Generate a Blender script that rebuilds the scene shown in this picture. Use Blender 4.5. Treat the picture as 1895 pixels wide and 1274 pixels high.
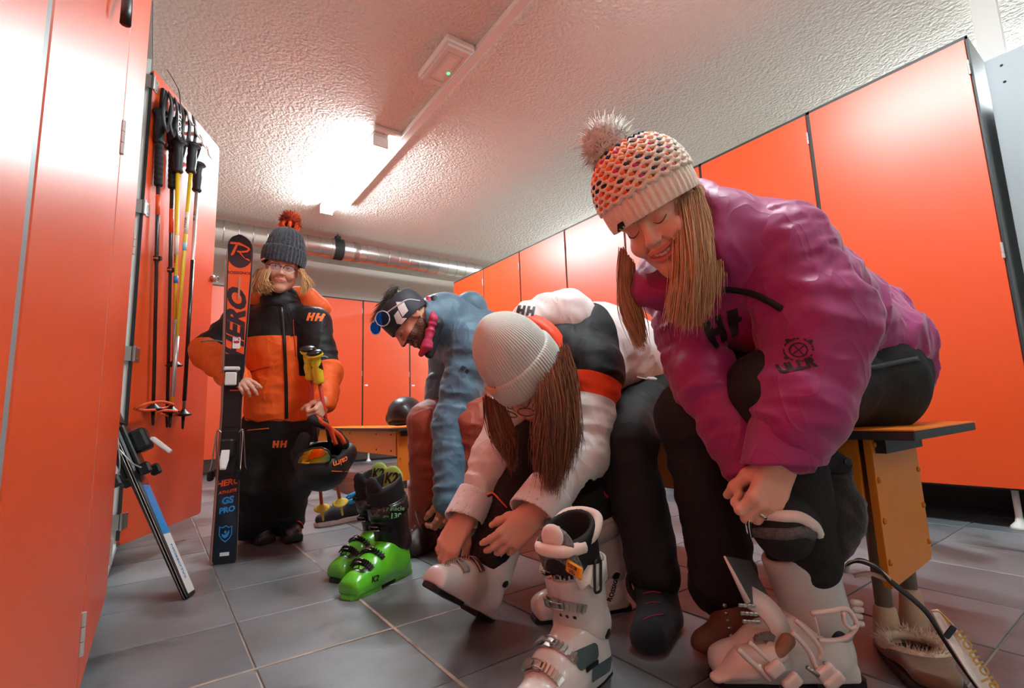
import bpy, bmesh, math, random
import numpy as np
from mathutils import Vector, Matrix
from mathutils.bvhtree import BVHTree
for o in list(bpy.data.objects): bpy.data.objects.remove(o)
SC = bpy.context.scene; COL = SC.collection
R = math.radians
# ------------------------------------------------------------------ camera
CAM_H = .56
FPX, YAW, PIT, ROL = 910.93, R(35.97), R(8.123), R(2.084)
_F = Vector((math.sin(YAW)*math.cos(PIT), math.cos(YAW)*math.cos(PIT), math.sin(PIT)))
_R0 = Vector((math.cos(YAW), -math.sin(YAW), 0)); _U0 = _R0.cross(_F)
_R = math.cos(ROL)*_R0 - math.sin(ROL)*_U0; _U = math.cos(ROL)*_U0 + math.sin(ROL)*_R0
cd = bpy.data.cameras.new('camera'); cam = bpy.data.objects.new('camera', cd); COL.objects.link(cam)
m = Matrix((_R, _U, -_F)).transposed().to_4x4(); m.translation = (0, 0, CAM_H); cam.matrix_world = m
cd.sensor_fit = 'HORIZONTAL'; cd.sensor_width = 36; cd.lens = FPX/1895*36; cd.clip_start = .01
SC.camera = cam
# ------------------------------------------------------------------ world and exposure
w = bpy.data.worlds.new('world'); SC.world = w; w.use_nodes = True
w.node_tree.nodes['Background'].inputs[0].default_value = (.02, .02, .022, 1)
SC.view_settings.view_transform = 'Standard'; SC.view_settings.look = 'None'
SC.view_settings.gamma = 1; SC.view_settings.use_curve_mapping = False
SC.view_settings.exposure = 0.34
LAMP_STRENGTH = 75.0
LAMP_COLOR = (.84, .96, 1.0)
# ------------------------------------------------------------------ helpers
def srgb(r, g, b):
    f = lambda c: (c/255/12.92 if c/255 <= .04045 else ((c/255+.055)/1.055)**2.4)
    return (f(r), f(g), f(b), 1)
MATS = {}
def mat(name, col=(200, 200, 200), rough=.5, metal=0, spec=.5, bump=0, bscale=200, coat=0, sheen=0, var=0, vscale=8,
        col2=None, emit=0, trans=0, alpha=1, aniso=None, subs=0, lin=None, crough=.1):
    if name in MATS: return MATS[name]
    m = bpy.data.materials.new(name); m.use_nodes = True; MATS[name] = m
    nt = m.node_tree; b = nt.nodes['Principled BSDF']
    c = lin if lin else srgb(*col)
    b.inputs['Base Color'].default_value = c
    b.inputs['Roughness'].default_value = rough; b.inputs['Metallic'].default_value = metal
    b.inputs['Specular IOR Level'].default_value = spec
    b.inputs['Coat Weight'].default_value = coat; b.inputs['Coat Roughness'].default_value = crough
    b.inputs['Sheen Weight'].default_value = sheen; b.inputs['Sheen Roughness'].default_value = .5
    b.inputs['Transmission Weight'].default_value = trans; b.inputs['Alpha'].default_value = alpha
    if subs: b.inputs['Subsurface Weight'].default_value = subs; b.inputs['Subsurface Radius'].default_value = (.02, .008, .004); b.inputs['Subsurface Scale'].default_value = .4
    if emit:
        b.inputs['Emission Color'].default_value = c; b.inputs['Emission Strength'].default_value = emit
    tc = None
    if bump or var:
        tc = nt.nodes.new('ShaderNodeTexCoord')
    def coords(sock):
        nt.links.new(tc.outputs['Object'], sock)
    if bump:
        n = nt.nodes.new('ShaderNodeTexNoise'); n.inputs['Scale'].default_value = bscale; n.inputs['Detail'].default_value = 3
        coords(n.inputs['Vector'])
        bp = nt.nodes.new('ShaderNodeBump'); bp.inputs['Strength'].default_value = bump; bp.inputs['Distance'].default_value = .002
        nt.links.new(n.outputs['Fac'], bp.inputs['Height']); nt.links.new(bp.outputs['Normal'], b.inputs['Normal'])
    if var:
        n = nt.nodes.new('ShaderNodeTexNoise'); n.inputs['Scale'].default_value = vscale; n.inputs['Detail'].default_value = 5
        coords(n.inputs['Vector'])
        r = nt.nodes.new('ShaderNodeValToRGB'); r.color_ramp.elements[0].position = .38; r.color_ramp.elements[1].position = .66
        c2 = srgb(*col2) if col2 else tuple(x*(1-var) for x in c[:3])+(1,)
        r.color_ramp.elements[0].color = c; r.color_ramp.elements[1].color = c2
        nt.links.new(n.outputs['Fac'], r.inputs[0]); nt.links.new(r.outputs[0], b.inputs['Base Color'])
    return m
def matzones(name, base, zones, rough=.6, sheen=0, bump=0, bscale=300, spec=.4, soft=0.0):
    """base colour, then zones [(attribute, colour)]: colour shows where the attribute is above 0 (a seam line in the cloth)"""
    m = mat(name, base, rough, sheen=sheen, bump=bump, bscale=bscale, spec=spec)
    nt = m.node_tree; b = nt.nodes['Principled BSDF']
    prev = None
    for at, c in zones:
        a = nt.nodes.new('ShaderNodeAttribute'); a.attribute_name = at
        g = nt.nodes.new('ShaderNodeMapRange'); g.inputs['From Min'].default_value = -.0006-soft; g.inputs['From Max'].default_value = .0006+soft
        nt.links.new(a.outputs['Fac'], g.inputs['Value'])
        mx = nt.nodes.new('ShaderNodeMix'); mx.data_type = 'RGBA'
        nt.links.new(g.outputs[0], mx.inputs[0])
        if prev is None: mx.inputs[6].default_value = srgb(*base)
        else: nt.links.new(prev, mx.inputs[6])
        mx.inputs[7].default_value = srgb(*c); prev = mx.outputs[2]
    if prev: nt.links.new(prev, b.inputs['Base Color'])
    return m
def crease(m, scale=9, strength=.5, dist=.012, stretch=(1, 1, .45)):
    """soft ridged folds in a cloth, on top of its modelled shape"""
    nt = m.node_tree; b = nt.nodes['Principled BSDF']; tc = nt.nodes.new('ShaderNodeTexCoord'); mp = nt.nodes.new('ShaderNodeMapping'); mp.inputs['Scale'].default_value = stretch
    n = nt.nodes.new('ShaderNodeTexNoise'); n.inputs['Scale'].default_value = scale; n.inputs['Detail'].default_value = 1.5; n.inputs['Distortion'].default_value = 1.4
    nt.links.new(tc.outputs['Object'], mp.inputs[0]); nt.links.new(mp.outputs[0], n.inputs['Vector'])
    a = nt.nodes.new('ShaderNodeMath'); a.operation = 'SUBTRACT'; a.inputs[1].default_value = .5; nt.links.new(n.outputs['Fac'], a.inputs[0])
    c = nt.nodes.new('ShaderNodeMath'); c.operation = 'ABSOLUTE'; nt.links.new(a.outputs[0], c.inputs[0])
    d = nt.nodes.new('ShaderNodeMath'); d.operation = 'POWER'; d.inputs[1].default_value = .6; nt.links.new(c.outputs[0], d.inputs[0])
    bp = nt.nodes.new('ShaderNodeBump'); bp.invert = True; bp.inputs['Strength'].default_value = strength; bp.inputs['Distance'].default_value = dist; nt.links.new(d.outputs[0], bp.inputs['Height'])
    old = b.inputs['Normal'].links
    if old: nt.links.new(old[0].from_socket, bp.inputs['Normal'])
    nt.links.new(bp.outputs[0], b.inputs['Normal']); return m
V = lambda *a: np.array(a, float)
def nrm(v):
    v = np.asarray(v, float); return v/np.linalg.norm(v)
ORG = {}
def mesh(name, verts, faces, smooth=False, autosmooth=None):
    me = bpy.data.meshes.new(name); me.from_pydata([tuple(v) for v in verts], [], [tuple(f) for f in faces]); me.update()
    if smooth: me.shade_smooth()
    return me
def thing(name, label, cat, origin, group=None):
    o = bpy.data.objects.new(name, None); COL.objects.link(o); o.empty_display_size = .05
    o.location = origin; o['label'] = label; o['category'] = cat
    if group: o['group'] = group
    ORG[o.name] = np.array(origin, float); return o
def obj(name, geo, material, parent=None, label=None, cat=None, group=None, kind=None, origin=None, smooth=None):
    """geo in world coordinates: (verts, faces) or a bmesh; stored relative to the thing's origin"""
    if isinstance(geo, bmesh.types.BMesh):
        me = bpy.data.meshes.new(name); geo.to_mesh(me); geo.free()
        if smooth: me.shade_smooth()
    elif isinstance(geo, bpy.types.Mesh): me = geo
    else:
        v, f = geo[0], geo[1]
        me = mesh(name, v, f, True if smooth is None else smooth)
    if parent is not None: og = ORG[parent.name]
    elif origin is not None: og = np.array(origin, float)
    else:
        n = len(me.vertices); a = np.empty(n*3); me.vertices.foreach_get('co', a); a = a.reshape(-1, 3)
        og = np.array([(a[:, 0].min()+a[:, 0].max())/2, (a[:, 1].min()+a[:, 1].max())/2, a[:, 2].min()])
    me.transform(Matrix.Translation(Vector(-og)))
    o = bpy.data.objects.new(name, me); COL.objects.link(o)
    for mm in (material if isinstance(material, (list, tuple)) else [material]): me.materials.append(mm)
    if parent is not None: o.parent = parent
    else: o.location = og
    ORG[o.name] = og
    if label: o['label'] = label
    if cat: o['category'] = cat
    if group: o['group'] = group
    if kind: o['kind'] = kind
    return o
def attr(o, name, vals):
    a = o.data.attributes.new(name, 'FLOAT', 'POINT'); a.data.foreach_set('value', np.asarray(vals, np.float32))
def struct(name, geo, material, parent=None, smooth=False):
    return obj(name, geo, material, parent, kind=None if parent is not None else 'structure', smooth=smooth, origin=None if parent is not None else (0, 0, 0))
# geometry collectors: lists of (verts, faces)
def join(*gs):
    vs, fs, n = [], [], 0
    for v, f in gs:
        v = np.asarray(v, float)
        vs.append(v); fs += [tuple(i+n for i in q) for q in f]; n += len(v)
    return np.concatenate(vs), fs
def xf(g, M):
    v = np.asarray(g[0], float); M = np.asarray(M, float)
    return v @ M[:3, :3].T + M[:3, 3], g[1]
def frame(o, x, y, z):
    M = np.eye(4); M[:3, 0] = x; M[:3, 1] = y; M[:3, 2] = z; M[:3, 3] = o; return M
def lookf(o, fwd, up):
    """local +y = fwd, +z near up, +x right"""
    y = nrm(fwd); x = nrm(np.cross(y, up)); z = np.cross(x, y); return frame(o, x, y, z)
def box(x0, x1, y0, y1, z0, z1, bev=0, seg=1):
    if bev <= 0:
        v = [(x0, y0, z0), (x1, y0, z0), (x1, y1, z0), (x0, y1, z0), (x0, y0, z1), (x1, y0, z1), (x1, y1, z1), (x0, y1, z1)]
        return np.array(v, float), [(0, 3, 2, 1), (4, 5, 6, 7), (0, 1, 5, 4), (1, 2, 6, 5), (2, 3, 7, 6), (3, 0, 4, 7)]
    bm = bmesh.new(); bmesh.ops.create_cube(bm, size=1)
    for v in bm.verts: v.co = ((x0+x1)/2+v.co.x*(x1-x0), (y0+y1)/2+v.co.y*(y1-y0), (z0+z1)/2+v.co.z*(z1-z0))
    bmesh.ops.bevel(bm, geom=bm.edges[:], offset=bev, segments=seg, affect='EDGES', profile=.5)
    return bm2g(bm)
def bm2g(bm):
    bm.verts.index_update()
    v = np.array([q.co[:] for q in bm.verts]); f = [tuple(x.index for x in q.verts) for q in bm.faces]; bm.free(); return v, f
def catmull(P, n):
    P = np.asarray(P, float); out = []
    Q = np.vstack([2*P[0]-P[1], P, 2*P[-1]-P[-2]])
    for i in range(len(P)-1):
        a, b, c, d = Q[i:i+4]
        for t in np.linspace(0, 1, n, endpoint=False):
            out.append(.5*((2*b)+(c-a)*t+(2*a-5*b+4*c-d)*t*t+(3*b-a-3*c+d)*t**3))
    out.append(P[-1]); return np.array(out)
def frames_along(P, up=(0, 0, 1)):
    P = np.asarray(P, float); T = np.gradient(P, axis=0); T /= np.linalg.norm(T, axis=1)[:, None]+1e-12
    u = np.asarray(up, float); N = []
    for t in T:
        u = u-t*(u@t)
        if np.linalg.norm(u) < 1e-6: u = np.cross(t, (1, .3, .2))
        u = u/np.linalg.norm(u); N.append(u.copy())
    N = np.array(N); return T, N, np.cross(T, N)
def sweep(P, prof, up=(0, 0, 1), scale=None, closed=True, cap=True):
    """prof: (k,2) outline in (side, up)"""
    P = np.asarray(P, float); T, N, B = frames_along(P, up); prof = np.asarray(prof, float); k = len(prof); n = len(P)
    sc = np.ones(n) if scale is None else np.asarray(scale, float)
    v = []
    for i in range(n): v.append(P[i]+np.outer(prof[:, 0]*sc[i], B[i])+np.outer(prof[:, 1]*sc[i], N[i]))
    v = np.concatenate(v); f = []
    for i in range(n-1):
        for j in range(k): f.append((i*k+j, i*k+(j+1) % k, (i+1)*k+(j+1) % k, (i+1)*k+j))
    if cap: f.append(tuple(range(k))[::-1]); f.append(tuple((n-1)*k+j for j in range(k)))
    return v, f
def circ(r, k=10, r2=None):
    a = np.arange(k)/k*2*np.pi; return np.stack([np.cos(a)*r, np.sin(a)*(r if r2 is None else r2)], 1)
def tube(P, r, k=8, up=(0.3, .2, 1)):
    P = np.asarray(P, float); r = np.asarray(r, float)
    if r.ndim == 0: r = np.full(len(P), float(r))
    return sweep(P, circ(1, k), up, scale=r)
def strap(P, wdt, th, up=(0, 0, 1)):
    return sweep(P, [(-wdt/2, -th/2), (wdt/2, -th/2), (wdt/2, th/2), (-wdt/2, th/2)], up)
def lathe(prof, k=20, M=None):
    """prof (r,z) bottom to top about local z"""
    prof = np.asarray(prof, float); n = len(prof); a = np.arange(k)/k*2*np.pi
    v = np.concatenate([np.stack([np.cos(a)*r, np.sin(a)*r, np.full(k, z)], 1) for r, z in prof]); f = []
    for i in range(n-1):
        for j in range(k): f.append((i*k+j, i*k+(j+1) % k, (i+1)*k+(j+1) % k, (i+1)*k+j))
    f.append(tuple(range(k))[::-1]); f.append(tuple((n-1)*k+j for j in range(k)))
    g = (v, f)
    return xf(g, M) if M is not None else g
def prism(outline, z0, z1, M=None, bev=0, seg=2):
    bm = bmesh.new(); vs = [bm.verts.new((x, y, z0)) for x, y in outline]; f = bm.faces.new(vs)
    r = bmesh.ops.extrude_face_region(bm, geom=[f]); bmesh.ops.translate(bm, vec=(0, 0, z1-z0), verts=[e for e in r['geom'] if isinstance(e, bmesh.types.BMVert)])
    bmesh.ops.recalc_face_normals(bm, faces=bm.faces[:])
    if bev:
        es = [e for e in bm.edges if abs(e.verts[0].co.z-e.verts[1].co.z) < 1e-6]
        bmesh.ops.bevel(bm, geom=es, offset=bev, segments=seg, affect='EDGES')
    g = bm2g(bm); return xf(g, M) if M is not None else g
def rrect(w, h, r, n=4, cx=0, cy=0):
    o = []
    for sx, sy, a0 in ((1, 1, 0), (-1, 1, 90), (-1, -1, 180), (1, -1, 270)):
        for i in range(n+1):
            a = R(a0+90*i/n); o.append((cx+sx*(w/2-r)+r*math.cos(a), cy+sy*(h/2-r)+r*math.sin(a)))
    return o
def text_geo(s, size=1, bold=0, shear=0, extrude=0, space=1, sub=0):
    """flat lettering centred on the origin in xy"""
    cu = bpy.data.curves.new('lettering', 'FONT'); cu.body = s; cu.size = size; cu.align_x = 'CENTER'; cu.align_y = 'CENTER'
    cu.offset = bold; cu.shear = shear; cu.extrude = extrude; cu.space_character = space; cu.resolution_u = 3
    o = bpy.data.objects.new('lettering', cu); COL.objects.link(o)
    me = bpy.data.meshes.new_from_object(o.evaluated_get(bpy.context.evaluated_depsgraph_get()))
    bm = bmesh.new(); bm.from_mesh(me); bpy.data.objects.remove(o); bpy.data.curves.remove(cu); bpy.data.meshes.remove(me)
    bmesh.ops.triangulate(bm, faces=bm.faces[:])
    for _ in range(sub):
        bmesh.ops.subdivide_edges(bm, edges=[e for e in bm.edges if e.calc_length() > size*.12], cuts=1, use_grid_fill=False)
        bmesh.ops.triangulate(bm, faces=bm.faces[:])
    return bm2g(bm)
def polys(pls):
    """flat polygons (lists of xy) as one flat mesh"""
    vs, fs = [], []
    for p in pls:
        n = len(vs); vs += [(x, y, 0) for x, y in p]; fs.append(tuple(range(n, n+len(p))))
    return np.array(vs, float), fs
def subdiv(g, maxlen):
    bm = bmesh.new(); vs = [bm.verts.new(tuple(v)) for v in g[0]]
    for f in g[1]:
        try: bm.faces.new([vs[i] for i in f])
        except ValueError: pass
    bmesh.ops.triangulate(bm, faces=bm.faces[:])
    for _ in range(7):
        es = [e for e in bm.edges if e.calc_length() > maxlen]
        if not es: break
        bmesh.ops.subdivide_edges(bm, edges=es, cuts=1); bmesh.ops.triangulate(bm, faces=bm.faces[:])
    return bm2g(bm)
def bvh_of(o):
    og = ORG[o.name]; me = o.data
    return BVHTree.FromPolygons([tuple(np.array(v.co)+og) for v in me.vertices], [tuple(p.vertices) for p in me.polygons])
def project(g, M, tree, maxlen=.012, off=.0015, start=.3, dev=.05):
    """lay a flat pattern (local xy, frame M) onto a surface along the frame's -z; what falls off the edge is trimmed"""
    v, f = subdiv(g, maxlen); M = np.asarray(M, float); d = nrm(-M[:3, 2]); w = v @ M[:3, :3].T+M[:3, 3]; out = []; dist = []
    for p in w:
        h = tree.ray_cast(Vector(p-d*start), Vector(d), start*3)
        if h[0] is None: out.append(p); dist.append(np.nan)
        else: hn = np.array(h[1]); out.append(np.array(h[0])+(hn if hn@d < 0 else -hn)*off); dist.append(h[3])
    dist = np.array(dist)
    if np.isnan(dist).all(): return np.array(out), f
    md = np.nanmedian(dist); ok = ~np.isnan(dist) & (np.abs(dist-md) < dev)
    f = [q for q in f if all(ok[i] for i in q)]; used = sorted({i for q in f for i in q}); mp = {i: k for k, i in enumerate(used)}
    return np.array([out[i] for i in used]), [tuple(mp[i] for i in q) for q in f]
def hitpx(tree, x, y):
    """the surface point seen at an image position, with its normal"""
    d = np.array(_F)+np.array(_R)*(x-947.5)/FPX-np.array(_U)*(y-637)/FPX; d = nrm(d)
    h = tree.ray_cast(Vector((0, 0, CAM_H)), Vector(d), 9); return np.array(h[0]), np.array(h[1])
# ------------------------------------------------------------------ room materials
def ceiling_mat():
    m = mat('rough_plaster', (224, 216, 206), .85); nt = m.node_tree; b = nt.nodes['Principled BSDF']
    tc = nt.nodes.new('ShaderNodeTexCoord')
    n = nt.nodes.new('ShaderNodeTexNoise'); n.inputs['Scale'].default_value = 42; n.inputs['Detail'].default_value = 3; n.inputs['Roughness'].default_value = .55
    v = nt.nodes.new('ShaderNodeTexVoronoi'); v.inputs['Scale'].default_value = 60; v.feature = 'SMOOTH_F1'
    nt.links.new(tc.outputs['Object'], n.inputs['Vector']); nt.links.new(tc.outputs['Object'], v.inputs['Vector'])
    ad = nt.nodes.new('ShaderNodeMath'); ad.operation = 'SUBTRACT'; nt.links.new(n.outputs['Fac'], ad.inputs[0])
    ml = nt.nodes.new('ShaderNodeMath'); ml.operation = 'MULTIPLY'; ml.inputs[1].default_value = .45; nt.links.new(v.outputs['Distance'], ml.inputs[0]); nt.links.new(ml.outputs[0], ad.inputs[1])
    bp = nt.nodes.new('ShaderNodeBump'); bp.inputs['Strength'].default_value = .75; bp.inputs['Distance'].default_value = .022
    nt.links.new(ad.outputs[0], bp.inputs['Height']); nt.links.new(bp.outputs[0], b.inputs['Normal'])
    return m
def tile_mat(i):
    m = mat('slate_tile_%d' % i, (140, 143, 146), .42); nt = m.node_tree; b = nt.nodes['Principled BSDF']
    g = nt.nodes.new('ShaderNodeNewGeometry')
    n1 = nt.nodes.new('ShaderNodeTexNoise'); n1.inputs['Scale'].default_value = 3.2; n1.inputs['Detail'].default_value = 8; n1.inputs['Roughness'].default_value = .62
    n2 = nt.nodes.new('ShaderNodeTexNoise'); n2.inputs['Scale'].default_value = 2.3; n2.inputs['Detail'].default_value = 6; n2.inputs['Distortion'].default_value = .6
    nt.links.new(g.outputs['Position'], n1.inputs['Vector']); nt.links.new(g.outputs['Position'], n2.inputs['Vector'])
    c0 = [(112, 117, 121), (121, 125, 128), (105, 110, 114)][i]
    r1 = nt.nodes.new('ShaderNodeValToRGB'); r1.color_ramp.elements[0].position = .3; r1.color_ramp.elements[1].position = .7
    r1.color_ramp.elements[0].color = srgb(*[c-20 for c in c0]); r1.color_ramp.elements[1].color = srgb(*[c+14 for c in c0])
    nt.links.new(n1.outputs['Fac'], r1.inputs[0])
    r2 = nt.nodes.new('ShaderNodeValToRGB'); r2.color_ramp.elements[0].position = .52; r2.color_ramp.elements[1].position = .62
    r2.color_ramp.elements[0].color = (0, 0, 0, 1); r2.color_ramp.elements[1].color = (.8, .8, .8, 1)
    nt.links.new(n2.outputs['Fac'], r2.inputs[0])
    mx = nt.nodes.new('ShaderNodeMix'); mx.data_type = 'RGBA'; nt.links.new(r2.outputs[0], mx.inputs[0]); nt.links.new(r1.outputs[0], mx.inputs[6])
    mx.inputs[7].default_value = srgb(66, 64, 64); nt.links.new(mx.outputs[2], b.inputs['Base Color'])
    mr = nt.nodes.new('ShaderNodeMapRange'); mr.inputs['To Min'].default_value = .34; mr.inputs['To Max'].default_value = .55
    nt.links.new(n1.outputs['Fac'], mr.inputs['Value']); nt.links.new(mr.outputs[0], b.inputs['Roughness'])
    bp = nt.nodes.new('ShaderNodeBump'); bp.inputs['Strength'].default_value = .3; bp.inputs['Distance'].default_value = .006
    nt.links.new(n1.outputs['Fac'], bp.inputs['Height']); nt.links.new(bp.outputs[0], b.inputs['Normal'])
    return m
M_ceil = ceiling_mat(); M_wall = mat('painted_wall', (216, 206, 196), .8, bump=.3, bscale=60)
M_grout = mat('grout', (168, 158, 146), .9, var=.55, vscale=5)
M_or = mat('orange_laminate', (226, 78, 27), .35, bump=.05, bscale=500, spec=.8, coat=.12, crough=.3)
M_yel = mat('amber_laminate', (232, 138, 38), .42, bump=.05, bscale=500)
M_edge = mat('dark_edge_band', (46, 48, 50), .5)
M_carc = mat('grey_laminate', (128, 134, 136), .45)
M_white = mat('white_plastic', (232, 230, 226), .4)
M_inner = mat('white_laminate', (220, 220, 216), .45)
M_steel = mat('brushed_steel', (176, 174, 170), .32, metal=1)
M_dsteel = mat('dark_metal', (60, 60, 62), .4, metal=.8)
M_black = mat('black_plastic', (16, 17, 18), .42)
M_rub = mat('black_rubber', (20, 20, 21), .7)
X_L, X_R, Y_B, Z_C = -.095, 2.927, 7.06, 2.8
# ------------------------------------------------------------------ shell
struct('ceiling', box(-.75, 6.5, -6.2, Y_B+.1, Z_C, Z_C+.1), M_ceil)
struct('wall_back', box(-.75, 6.5, Y_B, Y_B+.1, 0, Z_C), M_wall)
struct('wall_left', box(-.85, -.72, -6.2, Y_B, 0, Z_C), M_wall)
struct('wall_right', box(6.4, 6.5, -6.2, Y_B, 0, Z_C), M_wall)
struct('wall_front', box(-.75, 6.5, -6.3, -6.2, 0, Z_C), M_wall)
FLOOR = struct('floor', box(-.75, 6.5, -6.2, Y_B+.1, -.06, -.004), M_grout)
PX, PY = .335, .337
tm = [tile_mat(i) for i in range(3)]
random.seed(3)
g0 = box(-PX/2+.0028, PX/2-.0028, -PY/2+.0028, PY/2-.0028, -.012, 0, bev=.0015)
tmesh = []
for i in range(3):
    me = mesh('tile', *g0); me.materials.append(tm[i]); tmesh.append(me)
for i in range(-2, 9):
    for j in range(-4, 16):
        o = bpy.data.objects.new('tile', random.choice(tmesh)); COL.objects.link(o); o.parent = FLOOR
        o.location = (.555+PX*(i+.5), 1.355+PY*(j+.5), random.uniform(-.0006, .0006))
        o.rotation_euler = (random.uniform(-.002, .002), random.uniform(-.002, .002), 0)
# ------------------------------------------------------------------ lockers
PITCH = .687
def locker(o, along, out, zb, zt, label, hinge_hi, depth=.5, open_ang=None, feet=True, plate=True, group='orange ski lockers', pale=False):
    """o = floor point of the low end of the front plane; along = row direction; out = normal into the room"""
    a = np.array(along, float); n = np.array(out, float); up = V(0, 0, 1)
    M = frame(o, a, n, up)          # local x along, y out, z up
    t = thing('locker', label, 'locker', o, group)
    W = PITCH; e = .016
    car = join(box(0, e/2, -depth, 0, zb, zt), box(W-e/2, W, -depth, 0, zb, zt), box(e/2, W-e/2, -depth, -depth+.008, zb, zt),
               box(e/2, W-e/2, -depth, 0, zb, zb+.018), box(e/2, W-e/2, -depth, 0, zt-.018, zt))
    if open_ang is not None: car = join(car, box(e/2, W-e/2, -depth, -.03, zt-.32, zt-.302), box(W*.6, W*.6+.03, -depth+.02, -.1, zt-.36, zt-.33))
    obj('carcass', xf(car, M), M_inner if open_ang is not None else M_carc, t, smooth=False)
    fd = .012 if pale else .004; fr = join(box(0, e/2+.001, 0, fd, zb, zt), box(W-e/2-.001, W, 0, fd, zb, zt), box(0, W, 0, .004, zt-.014, zt+.004), box(0, W, 0, .003, zb, zb+.006))
    obj('frame', xf(fr, M), M_carc if (open_ang is not None or pale) else M_edge, t, smooth=False)
    if feet:
        for x in (.12, W-.12):
            for y in (-.08,):
                ft = lathe([(.035, 0), (.032, .012), (.016, .03), (.012, .05), (.012, zb+.004)], 12, frame(V(*o)+a*x+n*y, a, n, up))
                obj('foot', ft, M_white, t)
    g = .0105
    dz0, dz1 = zb+.008, zt-.016
    if open_ang is None:
        d = box(g, W-g, .001, .013, dz0, dz1, bev=.0015)
        obj('door', xf(d, M), M_or, t, smooth=False)
        hx = W-g if hinge_hi else g
        for fz in (.055, .5, .93):
            z = dz0+(dz1-dz0)*fz
            kn = join(*[lathe([(.005, z-.035+.0235*q), (.005, z-.035+.0235*q+.022)], 10) for q in range(3)], box(-.014 if hinge_hi else .002, -.002 if hinge_hi else .014, -.006, -.002, z-.035, z+.035))
            k = xf(kn, frame(M[:3, 3]+a*hx+n*.0145, a, n, up)); obj('hinge', k, mat('zinc_hinge', (196, 194, 190), .35, metal=.4), t, smooth=False)
        if plate:
            px = .05 if hinge_hi else W-.05; z = dz0+(dz1-dz0)*.42
            obj('number_plate', xf(box(px-.022, px+.022, .0128, .016, z-.011, z+.011, bev=.001), M), M_white, t, smooth=False)
    return t, M
RZB, RZT = .17, 2.2
ords = ['nearest', 'second nearest', 'third nearest', 'fourth nearest', 'fifth nearest', 'sixth nearest', 'farthest']
for k in range(7):
    locker((X_R, .40+PITCH*k, 0), (0, 1, 0), (-1, 0, 0), RZB, RZT, 'closed orange locker, %s in the long row along the right wall' % ords[k], False)
ob = ['half hidden behind the open door', 'partly behind the child', 'right of the child\'s shoulder', 'behind the man in the blue jacket', 'rightmost in view']
for k in range(5):
    locker((.20+PITCH*k, 6.6, 0), (1, 0, 0), (0, -1, 0), RZB, RZT, 'closed orange locker in the back row, '+ob[k], True)
LZB, LZT = .10, 2.15
ol = ['hard against the lens and mostly out of frame', 'right beside the lens at the picture edge', 'just before the open locker']
for k, y in enumerate((-.209, .478, 1.165)):
    locker((X_L, y, 0), (0, 1, 0), (1, 0, 0), LZB, LZT, 'closed orange locker in the left row, '+ol[k], True, pale=True, plate=False, feet=False)
# open locker with its door swung out, poles hanging inside the door
LOCK, LM = locker((X_L, 1.852, 0), (0, 1, 0), (1, 0, 0), LZB, LZT+.06, 'open locker with white inside and orange door swung out, skis leaning out', True, open_ang=1, feet=False)
for k, hid in ((3, 'first'), (4, 'second')): locker((X_L, .48+PITCH*k, 0), (0, 1, 0), (1, 0, 0), LZB, LZT, 'closed orange locker in the left row, %s one hidden beyond the open door' % hid, True, plate=False, feet=False)
obj('plinth', box(X_L-.03, X_L+.002, .3, 1.86, LZB-.022, LZB-.002), M_white, None, 'pale trim strip along the bottom of the left locker row', 'trim', kind='structure', origin=(0, 0, 0), smooth=False).name = 'trim_1'
struct('wall_locker_base', box(X_L-.5, X_L-.06, -1, 5, 0, LZB-.024), M_edge)
D_ANG = R(27.7); D_O = V(-.088, 2.515, 0); D_D = V(math.sin(D_ANG), math.cos(D_ANG), 0); D_N = V(D_D[1], -D_D[0], 0)
DM = frame(D_O, D_D, -D_N, V(0, 0, 1))   # local x along door, y away from viewer, z up ; viewer-facing face at y=0
dout = rrect(.66, 2.03, .02, 3, cx=.335, cy=1.125)
dg = prism(dout, 0, .012, bev=.001); dg = (np.stack([dg[0][:, 0], dg[0][:, 2], dg[0][:, 1]], 1), [f[::-1] for f in dg[1]])
DOOR = obj('door', xf(dg, DM), M_or, LOCK, 'orange locker door swung open with ski poles hanging on it', smooth=False)
edge = xf(join(box(.003, .0055, -.0006, .0126, .13, 2.12)), DM); obj('edge_band', edge, M_edge, DOOR, smooth=False)
for z in (.20, .86, 1.49, 2.07):
    h = join(box(.004, .045, -.0035, -.0005, z-.03, z+.03, bev=.001), lathe([(.007, z-.032), (.007, z+.032)], 10, frame((0, -.006, 0), V(1, 0, 0), V(0, 1, 0), V(0, 0, 1))),
             *[lathe([(.004, 0), (.004, .0015)], 8, frame((.03, -.0035, z+q), V(1, 0, 0), V(0, 0, 1), V(0, -1, 0))) for q in (-.018, .018)])
    obj('hinge', xf(h, DM), M_steel, DOOR, smooth=False)
    obj('hinge_leaf', box(X_L-.05, X_L+.004, 2.5085, 2.5125, z-.03, z+.03), M_steel, LOCK, smooth=False)
lk = join(lathe([(.018, 0), (.018, .012), (.012, .016)], 16, frame((.652, -.001, 1.36), V(1, 0, 0), V(0, 0, 1), V(0, -1, 0))))
lock = obj('lock', xf(lk, DM), M_steel, DOOR, smooth=False)
ky = tube(xf((np.array([(.652+.016*math.cos(a)+.014, -.022-.004*math.sin(a), 1.36+.016*math.sin(a)) for a in np.linspace(0, 2*np.pi, 15)]), []), DM)[0], .0016, 6)
obj('key_ring', ky, M_steel, DOOR)
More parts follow.
